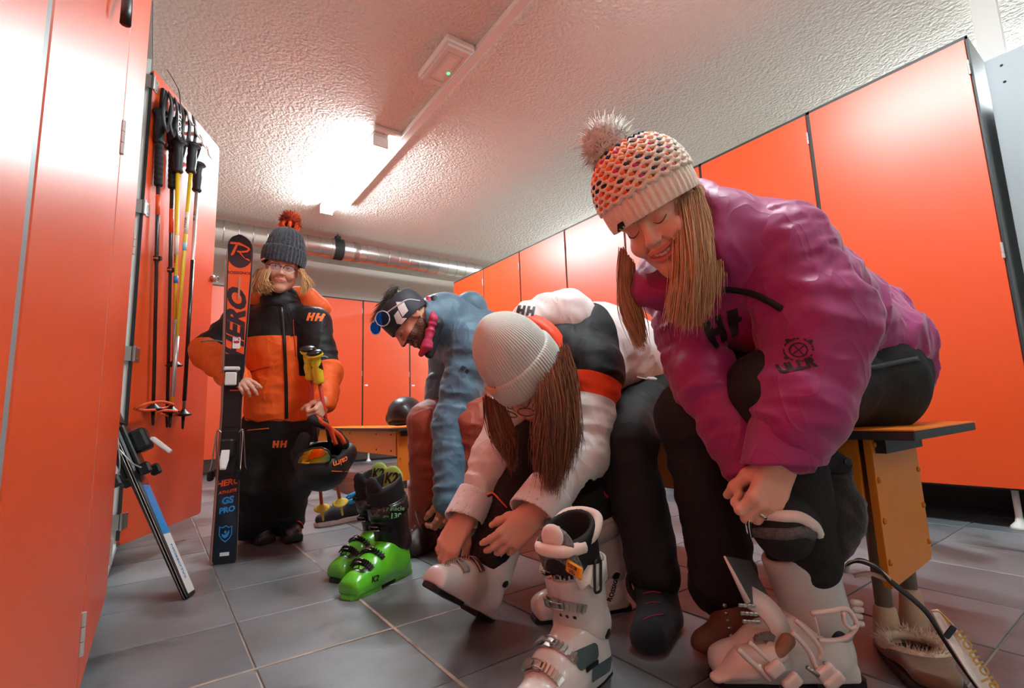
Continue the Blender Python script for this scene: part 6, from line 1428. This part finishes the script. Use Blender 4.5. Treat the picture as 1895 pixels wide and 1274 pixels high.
obj('buckle', sdf([cap(at(578, 778, 2.05), at(600, 786, 2.05), .022, .02, k=.02)], .005), M_bkl, ht)
# ------------------------------------------------------------------ girl in the white jacket and mint beanie
Gj = dict(pel=at(1185, 690, 1.8), chest=at(1105, 650, 1.64), neck=at(1035, 655, 1.5), head=at(975, 705, 1.37), hipL=at(1200, 725, 1.72), kneeL=at(1155, 815, 1.42), ankL=at(1212, 1085, 1.31), hipR=at(1130, 720, 1.85), kneeR=at(985, 835, 1.52), ankR=at(905, 1030, 1.40),
          shL=at(1092, 690, 1.45), elL=at(1068, 845, 1.36), wrL=at(988, 945, 1.25), shR=at(965, 705, 1.66), elR=at(918, 850, 1.52), wrR=at(862, 955, 1.42))
J = Gj; HS = .94; SM = .2
HMG = hframe(J['head'], -.30*CR-.80*CU-.5*CF, -.55*CR+.75*CU-.35*CF)
HP = tprims(head_prims(HS, SM), HMG)+[cap(tr(HMG, (0, -.03, -.05)), J['neck'], .048, .05, k=.03)]
wl_, fl_ = at(985, 952, 1.245), at(912, 1030, 1.22)
hl, tg1, _ = place_hand(wl_, fl_-wl_, -CF*.75+CR*.45+CU*.5, True, curl=((22, 20, 12), (26, 22, 12), (30, 26, 14), (34, 28, 16)), thumb=(28, 30, 10), s=.98, spread=6, forearm=.03)
wr_, fr_ = at(858, 962, 1.40), at(822, 1025, 1.35)
hr, tg2, _ = place_hand(wr_, fr_-wr_, -CF*.8-CR*.25+CU*.35, False, curl=((30, 30, 20), (34, 30, 20), (38, 34, 20), (40, 36, 20)), thumb=(30, 30, 15), s=.98, spread=5, forearm=.03)
G_ = person('girl in white jacket and mint beanie bending to fasten a white boot', M_skin, (HP, HMG), [hl, hr], body_prims(J), HS, SM, J['pel'], hres=.0028)
face_details(G_, HMG, HS, SM, 'down', brow=(90, 58, 40))
JP = [cap(J['pel']+V(-.03, 0, .02), J['chest'], .15, .145, k=.05, fold=(.010, 18)), cap(J['chest'], J['neck'], .14, .10, k=.05), cap(J['shL'], J['shR'], .085, k=.06), cap(at(1150, 655, 1.72), at(1080, 640, 1.58), .12, .12, k=.05, fold=(.006, 18)),
      cap(J['shL'], J['elL'], .088, .080, k=.05, fold=(.007, 20)), cap(J['elL'], J['wrL']-nrm(J['wrL']-J['elL'])*.06, .078, .056, k=.03, fold=(.006, 22)), cap(J['shR'], J['elR'], .08, .068, k=.05, fold=(.007, 20)), cap(J['elR'], J['wrR']-nrm(J['wrR']-J['elR'])*.05, .066, .048, k=.03, fold=(.008, 26)),
      cap(at(1195, 655, 1.85), at(1222, 690, 1.72), .085, .075, k=.06, fold=(.012, 22)), cap(at(1120, 640, 1.68), at(1195, 660, 1.8), .11, .10, k=.05, fold=(.006, 18)),
      cap(tr(HMG, (0, -.02, -.06)), tr(HMG, (0, .15, -.2)), .085, .12, k=.03, op='-')]
gj = sdf(JP, .0062, wrinkle=lambda P: .003*vnoise(P, 20)+.0015*vnoise(P, 44))
jk = obj('jacket', gj, matzones('white_jacket_shell', (232, 228, 224), [('org', (240, 72, 30)), ('blk', (18, 21, 24))], rough=.65, spec=.25, bump=.15, bscale=900), G_)
v = np.asarray(gj[0]); dr = nrm(J['pel']-J['neck']); f1 = -((v-at(1112, 648, 1.5))@dr); aL = nrm(J['elL']-J['shL']); tL = (v-J['shL'])@aL; near = -((v-J['chest'])@nrm(J['shR']-J['shL']))
f1 = -((v-at(1125, 640, 1.5))@nrm(dr+.25*CU*0))
attr(jk, 'blk', np.minimum(f1, .030-tL)); attr(jk, 'org', np.minimum(np.minimum(f1+.06, .088-tL), np.minimum(tL-.01, near+.05)))
tG = bvh_of(jk)
def gl_line(pts, w, th, m, name, parent, n=4): return sline(pts, w, th, m, name, parent, tG, n)
obj('hem_cord', tube(catmull([surf(1178, 697, .004, tG)[0], surf(1196, 700, .008, tG)[0], surf(1212, 700, .008, tG)[0], surf(1230, 707, .008, tG)[0]], 4), .003, 6), M_white, jk)
obj('cord_stop', sdf([cap(surf(1196, 699, .01, tG)[0], surf(1207, 700, .01, tG)[0], .008, .007, k=.004)], .003), M_white, jk)
# cuffs
for a, b2, r_ in ((J['elL'], wl_, .066), (J['elR'], wr_, .058)):
    ax_ = nrm(b2-a); c1 = b2+ax_*.004; c0 = b2-ax_*.085
    obj('cuff', sdf([cap(c0-ax_*.05, c1+ax_*.05, r_, r_*.97, k=.01), cap(c0-ax_*.1, c1+ax_*.1, r_-.007, r_-.009, k=.004, op='-'), plane(c0, -ax_, k=.004), plane(c1, ax_+.2*CR, k=.004)], .005), mat('white_shell_plain', (232, 228, 224), .58, sheen=.2), jk)
# hood lying on the back, with an orange edge
HD = [cap(at(985, 605, 1.52), at(1045, 590, 1.56), .075, .085, k=.05, fold=(.008, 16)), cap(at(1045, 590, 1.56), at(1062, 635, 1.53), .075, .06, k=.05, fold=(.008, 18)), cap(at(960, 640, 1.45), at(1010, 680, 1.44), .06, .07, k=.03, op='-')]
hd = obj('hood', sdf(HD, .006, wrinkle=lambda P: .003*vnoise(P, 22)), mat('white_shell_plain'), jk)
tH = bvh_of(hd)
ed = catmull([at(955, 588, 1.46), at(990, 592, 1.43), at(1020, 612, 1.41), at(1036, 640, 1.40), at(1045, 668, 1.39)], 5)
obj('hood_lining', strap(ed, .045, .006, up=CR*.8-CF*.5), mat('orange_lining', (240, 72, 30), .6), hd)
logo('hood_emblem', hd, face_cam(at(972, 573, 1.4), -6), .5, mat('charcoal_print', (50, 52, 56), .6), hd, start=.3)
# trousers
PP = [cap(J['pel']+V(0, 0, -.03), J['hipL'], .13, .11, k=.05), cap(J['hipL'], J['kneeL'], .105, .082, k=.04, fold=(.007, 14)), cap(J['kneeL'], J['ankL']+V(0, 0, .03), .08, .066, k=.04, fold=(.005, 14)),
      cap(J['hipR'], J['kneeR'], .105, .082, k=.04, fold=(.006, 20)), cap(J['kneeR'], J['ankR'], .078, .058, k=.04, fold=(.006, 26))]
tp = obj('trousers', sdf(PP, .0068, wrinkle=lambda P: .003*vnoise(P, 20)), mat('blue_black_fabric', (13, 17, 20), .75, bump=.2, bscale=700), G_)
tab = catmull([at(902, 918, 1.30), at(912, 915, 1.29), at(925, 928, 1.29), at(938, 942, 1.30)], 5)
obj('pull_tab', strap(tab, .010, .003, -CF), M_bkl, tp); obj('tab_edge', tube(tab+(-CF)*.004+CU*.004, .0022, 6), mat('orange_piping', (246, 84, 34), .5), tp)
obj('stirrup_loop', strap(catmull([at(1185, 1058, 1.3), at(1165, 1066, 1.31), at(1165, 1090, 1.3), at(1180, 1112, 1.28), at(1195, 1125, 1.25)], 5), .016, .003, -CF), M_bkl, tp)
# sock on the free foot
a0 = J['ankL']; he = at(1228, 1145, 1.27); toe = at(1200, 1178, 1.16)
SK = [cap(a0+V(0, 0, .07), a0, .052, .046, k=.02), cap(a0, he, .044, .042, k=.03), cap(he, toe, .042, .036, k=.03), cap(a0-V(0, 0, .03), toe, .04, .032, k=.04), plane((0, 0, .004), (0, 0, -1), k=.01)]
sk_ = obj('sock', sdf(SK, .0045), mat('navy_sock', (22, 36, 48), .9, sheen=.1, bump=.7, bscale=300), G_)
tS = bvh_of(sk_)
for pts in ([(1188, 1150), (1205, 1142), (1228, 1138)], [(1192, 1120), (1208, 1116), (1222, 1117)], [(1190, 1100), (1206, 1096), (1222, 1098)]): sline(pts, .003, .001, mat('dull_red_yarn', (150, 56, 60), .9), 'sock_stripe', sk_, tS)
# hair
hb_ = hairmat('brown_hair', (158, 104, 70), (72, 46, 34))
gd = [hk(q) for q in ([(1046, 640, 1.34), (1066, 700, 1.33), (1068, 770, 1.30), (1072, 828, 1.28)], [(1040, 660, 1.30), (1052, 730, 1.27), (1056, 800, 1.25), (1040, 868, 1.24)], [(1025, 690, 1.27), (1036, 750, 1.24), (1032, 830, 1.22), (1026, 912, 1.22)], [(1010, 710, 1.25), (1015, 770, 1.22), (1012, 830, 1.21), (1012, 895, 1.21)], [(995, 735, 1.25), (993, 780, 1.23), (990, 820, 1.22), (998, 870, 1.22)])]
hair_obj(strands(gd, 1500, .0013, 25, jit=.008, tip=.25, wav=.008), hb_, G_)
gd = [hk(q) for q in ([(898, 735, 1.36), (902, 775, 1.35), (915, 815, 1.34), (935, 842, 1.34)], [(915, 745, 1.34), (925, 790, 1.33), (938, 825, 1.33), (945, 855, 1.33)], [(930, 752, 1.34), (945, 790, 1.34), (952, 820, 1.34), (945, 870, 1.34)])]
hair_obj(strands(gd, 650, .0013, 26, jit=.006, tip=.25, wav=.006), hb_, G_)
# beanie
BM = HMG@frame((0, -.02, .0), V(1, 0, 0), nrm(V(0, 1, .22)), nrm(V(0, -.22, 1)))
mint = mat('mint_wool', (196, 206, 198), .95, sheen=.5, bump=.5, bscale=300)
hat = obj('beanie', dome(BM, [(1.0, .03), (1.03, .06), (1.0, .10), (.88, .14), (.66, .175), (.36, .20), (.1, .212), (.01, .213)], .093, .108, 420, 84, .012), mint, G_, 'pale mint ribbed beanie')
obj('cuff', dome(BM, [(1.02, .0), (1.08, -.003), (1.115, .012), (1.12, .04), (1.10, .062), (1.03, .068)], .093, .108, 420, 84, .011), mint, hat)
cf = hat.children[0]; obj('label_tag', project(polys([rrect(.030, .016, .001, 2)]), face_cam(hitpx(bvh_of(cf), 912, 716)[0], -6), bvh_of(cf), .005, .003, .3), mat('peach_tag', (226, 176, 138), .6), hat)
obj('lettering', project(text_geo('BARTS', .007), face_cam(hitpx(bvh_of(cf), 912, 717)[0], -6), bvh_of(cf), .004, .0045, .3), M_bk, hat)
# glasses just under the brim
gg = thing('eyeglasses', 'brown rimmed eyeglasses on the girl, just below the mint beanie', 'glasses', tr(HMG, (0, .09, 0)))
for q in (1, -1):
    lp_ = np.array([V(q*.034+.026*math.cos(a), .110-.12*abs(q*.034+.026*math.cos(a)), -.006+.02*math.sin(a))*HS for a in np.linspace(0, 2*np.pi, 25)])
    obj('rim', xf(tube(lp_, .0017, 6), HMG), mat('tortoise_rim', (96, 64, 44), .3), gg); obj('temple', xf(tube([V(q*.060, .100, .002)*HS, V(q*.078, .06, .006)*HS, V(q*.082, .0, .004)*HS], .0017, 6), HMG), mat('tortoise_rim'), gg)
    obj('lens', xf((np.vstack([lp_[:-1], [lp_[:-1].mean(0)]]), [(i, (i+1) % 24, 24) for i in range(24)]), HMG), mat('clear_lens'), gg)
# the boot she is fastening on the other foot
hl_, to_ = at(900, 1152, 1.37), at(772, 1078, 1.20); upv = nrm(J['kneeR']-at(905, 1100, 1.36))
MB = bframe(hl_, to_-hl_, upv)
t, b, c, l = boot(MB, 'white ski boot held toe up on the girl\'s foot', M_ws, M_ws, mat('pink_white_liner', (222, 200, 196), .6), M_al, s=.93, foot=True, lh=.30, cuff_h=.27, lean=.04, side=-1, group='white ski boots', tongue=mat('pink_white_liner'))
tb = bvh_of(b)
FE = MB@frame((0, .247, .075), V(-.85, 0, 0), nrm(V(0, -1, .5))*.85, nrm(V(0, .5, 1)))
rg = [[(math.cos(a)*.017, math.sin(a)*.015), (math.cos(b2)*.017, math.sin(b2)*.015), (math.cos(b2)*.0155, math.sin(b2)*.0135), (math.cos(a)*.0155, math.sin(a)*.0135)] for a, b2 in [(2*np.pi*i/20, 2*np.pi*(i+1)/20) for i in range(20)]]
obj('toe_emblem', project(join(polys(rg), text_geo('R', .024, bold=.0006, shear=.3)), FE, tb, .006, .0012, .2), M_bk, t)
obj('lettering', project(text_geo('PURE', .012, bold=.0004), MB@frame((0, .2, .09), V(-1, 0, 0), nrm(V(0, -1, .35)), nrm(V(0, .35, 1))), tb, .006, .0012, .2), M_bk, t)
# ------------------------------------------------------------------ man in the blue jacket
Mj = dict(pel=at(935, 715, 2.62), chest=at(885, 640, 2.42), neck=at(822, 590, 2.28), head=at(760, 592, 2.18), hipL=at(925, 745, 2.5), kneeL=at(880, 785, 2.15), ankL=at(865, 960, 2.1), hipR=at(885, 745, 2.68), kneeR=at(798, 785, 2.28), ankR=at(795, 965, 2.22),
          shL=at(872, 640, 2.24), elL=at(838, 790, 2.14), wrL=at(830, 925, 2.0), shR=at(835, 640, 2.5), elR=at(812, 800, 2.32), wrR=at(815, 930, 2.1))
J = Mj; HS = 1.04; SM = .85
HMM = hframe(J['head'], -.42*CR-.85*CU-.35*CF, -.80*CR+.52*CU-.1*CF)
HP = tprims(head_prims(HS, SM, nose=1.06), HMM)+[cap(tr(HMM, (0, -.03, -.05)), J['neck'], .06, .06, k=.03)]
hl, _t, _ = place_hand(at(830, 920, 2.0), at(818, 975, 1.97)-at(832, 915, 2.0), -CF*.7+CR*.6, True, curl=((35, 40, 25), (40, 44, 25), (44, 46, 25), (46, 46, 25)), thumb=(25, 30, 15), s=1.05)
hr, _t, _ = place_hand(at(862, 930, 2.0), at(838, 968, 1.96)-at(865, 925, 2.02), -CF*.5+CU*.6+CR*.3, False, curl=((40, 40, 25), (44, 44, 25), (46, 46, 25), (48, 46, 25)), thumb=(25, 30, 15), s=1.05)
M_ = person('bearded man in slate blue jacket and navy headband bending over his boots', M_skin2, (HP, HMM), [hl, hr], body_prims(J), HS, SM, J['pel'], hres=.0030, beard=True)
face_details(M_, HMM, HS, SM, 'down', brow=(62, 44, 36))
blue = mat('slate_blue_shell', (74, 112, 134), .52, sheen=.25, bump=.15, bscale=900)
JP = [cap(J['pel']+V(0, 0, .02), J['chest'], .165, .165, k=.06, fold=(.010, 18)), cap(J['chest'], J['neck'], .165, .12, k=.06), cap(J['shL'], J['shR'], .10, k=.08), cap(J['shL'], J['elL'], .098, .082, k=.05, fold=(.009, 22)), cap(J['elL'], J['wrL'], .082, .060, k=.03, fold=(.008, 26)),
      cap(J['shR'], J['elR'], .095, .08, k=.05, fold=(.009, 22)), cap(J['elR'], at(850, 925, 2.05), .075, .06, k=.03, fold=(.008, 26)), cap(tr(HMM, (0, -.03, -.06)), J['neck'], .09, .10, k=.04, fold=(.006, 26)),
      cap(tr(HMM, (0, .0, .0)), tr(HMM, (0, .10, -.08)), .10, .08, k=.015, op='-')]
jk = obj('jacket', sdf(JP, .0072, wrinkle=lambda P: .003*vnoise(P, 20)), blue, M_)
tM = bvh_of(jk)
obj('hood', sdf([cap(at(830, 585, 2.36), at(872, 572, 2.40), .06, .075, k=.05, fold=(.007, 20)), cap(at(872, 572, 2.4), at(880, 600, 2.42), .07, .06, k=.05)], .007), blue, jk)
obj('collar_lining', sdf([cap(at(803, 555, 2.2), at(810, 600, 2.14), .022, .026, k=.02, flat=(CR, .8)), cap(at(810, 600, 2.14), at(795, 655, 2.12), .026, .022, k=.02)], .005, wrinkle=lambda P: .004*vnoise(P, 40)), mat('black_lining', (34, 38, 42), .6), jk)
obj('collar_fleece', sdf([cap(at(792, 552, 2.19), at(802, 590, 2.11), .011, .014, k=.02), cap(at(802, 590, 2.11), at(790, 640, 2.09), .015, .018, k=.02, fold=(.004, 40)), cap(at(790, 640, 2.09), at(780, 655, 2.1), .017, .014, k=.02)], .0045, wrinkle=lambda P: .003*vnoise(P, 50)), mat('raspberry_fabric', (186, 52, 92), .6), jk)
obj('sleeve_emblem', project(polys([[(-.02, .0), (.0, .028), (.016, .02), (.0, .0), (.016, -.02), (.0, -.028)], [(.008, .0), (.02, .014), (.03, .004), (.02, -.01)]]), face_cam(at(853, 690, 2.05), 0), tM, .01, .002, .4), mat('dark_blue_print', (40, 58, 72), .6), jk)
PP = [cap(J['pel']+V(0, 0, -.03), J['hipL'], .14, .12, k=.05), cap(J['hipL'], J['kneeL'], .12, .098, k=.04, fold=(.010, 22)), cap(J['kneeL'], J['ankL'], .098, .09, k=.04, fold=(.012, 24)), cap(J['hipR'], J['kneeR'], .12, .098, k=.04, fold=(.008, 20)), cap(J['kneeR'], J['ankR'], .098, .09, k=.04, fold=(.008, 20))]
obj('trousers', sdf(PP, .0075, wrinkle=lambda P: .003*vnoise(P, 20)), mat('rust_shell', (150, 62, 40), .55, sheen=.2, bump=.15, bscale=900), M_)
# winter boots with lace hooks
for k_, (x, y, t_, d) in enumerate(((800, 965, 2.18, (-.75, -.6, 0)), (872, 955, 2.08, (-.8, -.5, 0)))):
    c0 = at(x, y, t_)*V(1, 1, 0); d = nrm(d)
    bo = obj('winter_boot', sdf([cap(c0+V(0, 0, .06), c0+V(0, 0, .16), .05, .055, k=.02), cap(c0+V(0, 0, .05), c0+d*.12+V(0, 0, .05), .05, .045, k=.03), cap(c0+d*.1+V(0, 0, .045), c0+d*.17+V(0, 0, .04), .045, .04, k=.03), plane((0, 0, .003), (0, 0, -1), k=.006)], .006), mat('dark_brown_leather', (52, 40, 34), .6), M_)
    for i in range(4): obj('lace_hook', lathe([(.006, 0), (.006, .005), (.003, .008)], 8, frame(c0+d*(.09+.025*i)-V(-d[1], d[0], 0)*.035+V(0, 0, .10-.012*i), d, V(0, 0, 1), nrm(np.cross(d, V(0, 0, 1))))), M_steel, bo)
    obj('lace', tube(catmull([c0+d*.08+V(0, 0, .12), c0+d*.10+V(-.03, 0, .17), c0+d*.13+V(-.02, -.03, .14), c0+d*.12+V(0, -.03, .09)], 5), .002, 5), mat('lace_cord', (120, 96, 72), .8), bo)
# headband and hair
HB = HMM@frame((0, -.012, .05), V(1, 0, 0), nrm(V(0, 1, .30)), nrm(V(0, -.30, 1)))
hbn = obj('headband', dome(HB, [(1.0, -.05), (1.045, -.052), (1.07, -.012), (1.06, .02), (1.0, .045), (.93, .058), (.90, .055)], .089, .104, 120), mat('navy_stretch', (18, 30, 44), .6, sheen=.2), M_)
tHB = bvh_of(hbn)
def px_poly(pls, tree, off=.0016, ml=.008):
    """flat print cut to an outline, laid on the surface it is printed on"""
    c = at(*np.mean(np.array(pls[0]), 0), 2.0); Mx = face_cam(c); g = []
    for p in pls:
        q = [np.linalg.inv(Mx)@np.append(at(x, y, 2.0), 1) for x, y in p]; g.append([(a[0], a[1]) for a in q])
    return project(polys(g), Mx, tree, ml, off, .3)
z5 = lambda pts: [(600+.314*x, 500+.314*y) for x, y in pts]
obj('emblem', px_poly([z5([(393, 178), (440, 178), (468, 232), (436, 270), (412, 228)]), z5([(383, 262), (408, 230), (432, 275), (400, 312)]), z5([(400, 312), (432, 277), (492, 277), (458, 318)])], tHB), M_wprint, hbn)
hh = hairmat('dark_brown_hair', (84, 62, 48), (36, 28, 24)); rs = np.random.RandomState(3); gs_, sv_ = [], []
gd = []
for a in np.linspace(-2.6, 2.6, 9):
    r0 = tr(HMM, V(.05*math.sin(a)*.9, -.02+.06*math.cos(a), .112)*HS); r1 = tr(HMM, V(.062*math.sin(a), -.02+.075*math.cos(a), .122)*HS); r2 = tr(HMM, V(.055*math.sin(a), .01+.075*math.cos(a), .128)*HS)
    gd.append([r0, (r0+r1)/2, r1, r2])
hair_obj(strands(gd, 900, .0014, 33, jit=.009, tip=.3, nseg=6), hh, M_)
obj('hair_cap', sdf([ell(tr(HMM, V(0, -.012, .045)*HS), V(.078, .098, .088)*HS, HMM, k=.01), plane(tr(HMM, (0, 0, .06)), -HMM[:3, 2], k=.01)], .006), mat('dark_hair_under', (48, 36, 30), .6), M_)
# sunglasses pushed up on the headband
sg = thing('sunglasses', 'clear framed sunglasses with blue mirror lenses on the man\'s headband', 'sunglasses', at(705, 595, 2.0))
bl = mat('blue_mirror', (30, 90, 190), .08, metal=1); clr = mat('clear_acetate', (206, 216, 222), .12, spec=.7)
for k_, (x, y, rx, ry, t_, rot) in enumerate(((708, 590, 13, 14, 2.04, 0), (695, 607, 10, 13, 2.10, 10))):
    pts = [at(x+rx*math.cos(a), y+ry*math.sin(a), t_+.03*math.cos(a)*(-1)*.3) for a in np.linspace(0, 2*np.pi, 22, endpoint=False)]
    obj('lens', (np.vstack([pts, [np.mean(pts, 0)-CF*.004]]), [(i, (i+1) % 22, 22) for i in range(22)]), bl, sg); obj('rim', tube(np.vstack([pts, pts[:1]]), .0022, 7), clr, sg)
obj('bridge', tube([at(698, 583, 2.05), at(693, 592, 2.07), at(692, 597, 2.09)], .003, 7), clr, sg)
obj('temple', tube(catmull([at(716, 579, 2.04), at(735, 566, 2.03), at(755, 555, 2.045), at(777, 557, 2.07)], 5), .0032, 7), clr, sg)
# ------------------------------------------------------------------ black helmet on the far bench, shoe beside the bench
hb0 = V(1.42, 3.24, .50)
hx = nrm(CR*.55+CF*.8); MH2 = frame(hb0+V(0, 0, .06), nrm(V(.35, -.9, 0)), nrm(V(.9, .35, 0)), V(0, 0, 1))
ht2, hs2 = helmet(MH2, mat('satin_black_helmet', (30, 33, 36), .42, coat=.2), 'plain black ski helmet resting on the far bench', s=1.0)
obj('vent', project(polys([rrect(.012, .05, .005, 3)]), face_cam(tr(MH2, (0, 0, .1)), 40), bvh_of(hs2), .008, .001, .4), M_bk, ht2)
obj('brim_trim', xf(tube(np.array([(.1*math.cos(a), .124*math.sin(a)-.005, -.018+.02*math.sin(a)) for a in np.linspace(0, 2*np.pi, 30)]), .007, 7), MH2), M_rub, ht2)
obj('chin_strap', tube(catmull([tr(MH2, (.08, .05, -.02)), tr(MH2, (.12, .12, -.045)), tr(MH2, (.05, .2, -.052)), tr(MH2, (-.02, .16, -.052)), tr(MH2, (-.06, .09, -.03))], 5), .006, 7), M_bkl, ht2)
sh0 = at(634, 958, 2.75)*V(1, 1, 0); sd_ = nrm(V(-.85, -.25, 0)); shp = thing('shoe', 'dark trainer with pale sole and blue collar behind the pole tips', 'shoe', sh0)
Msh = bframe(sh0-sd_*.10, sd_)
obj('upper', sdf(tprims([cap((0, .04, .06), (0, .16, .05), .045, .042, k=.03), cap((0, .16, .045), (0, .23, .035), .04, .032, k=.03), cap((0, .04, .06), (0, .035, .12), .043, .04, k=.03), cap((0, .04, .11), (0, .03, .2), .03, .035, k=.01, op='-'), plane((0, 0, .02), (0, 0, -1), k=.005)], Msh), .006), mat('dark_mesh', (34, 38, 44), .8), shp)
obj('sole', xf(prism([(-.04, 0), (-.045, .1), (-.045, .2), (-.025, .26), (.025, .26), (.045, .2), (.045, .1), (.04, 0), (.02, -.012), (-.02, -.012)], 0, .026, bev=.004), Msh), mat('pale_rubber', (206, 198, 190), .7), shp, smooth=False)
obj('ankle_collar', xf(tube(np.array([(.042*math.cos(a), .036+.05*math.sin(a), .118-.02*math.sin(a)) for a in np.linspace(0, 2*np.pi, 24)]), .016, 8), Msh), mat('bright_blue_knit', (44, 150, 216), .8), shp)
# ------------------------------------------------------------------ folds in the loose fabrics
for nm, sc, st in (('plum_shell_fabric', 8, .55), ('slate_blue_shell', 9, .5), ('white_jacket_shell', 9, .4), ('white_shell_plain', 9, .4), ('orange_black_shell', 10, .45), ('rust_shell', 9, .5), ('black_stretch_fabric', 9, .4), ('blue_black_fabric', 9, .4)):
    crease(MATS[nm], sc, st)
# pale filled joints along two rows of tiles
M_joint = mat('pale_grout', (178, 166, 150), .9, var=.5, vscale=14)
obj('grout_line', box(.555-.0042, .555+.0042, .35, 4.0, -.005, .0009), M_joint, FLOOR, smooth=False)
obj('grout_line', box(-.09, .88, 1.355-.0042, 1.355+.0042, -.005, .0008), M_joint, FLOOR, smooth=False)
# small dark hook on the near left door
lk2 = [o for o in bpy.data.objects if o.get('label', '').endswith('just before the open locker')][0]
def on_left(x, y, xw):
    d = CF+CR*(x-947.5)/FPX-CU*(y-637)/FPX; return V(0, 0, CAM_H)+d*(xw/d[0])
obj('hook', tube([on_left(232, 45, X_L+.03), on_left(234, 20, X_L+.03), on_left(236, -12, X_L+.026), on_left(236, -20, X_L+.012)], .007, 8), M_black, lk2)
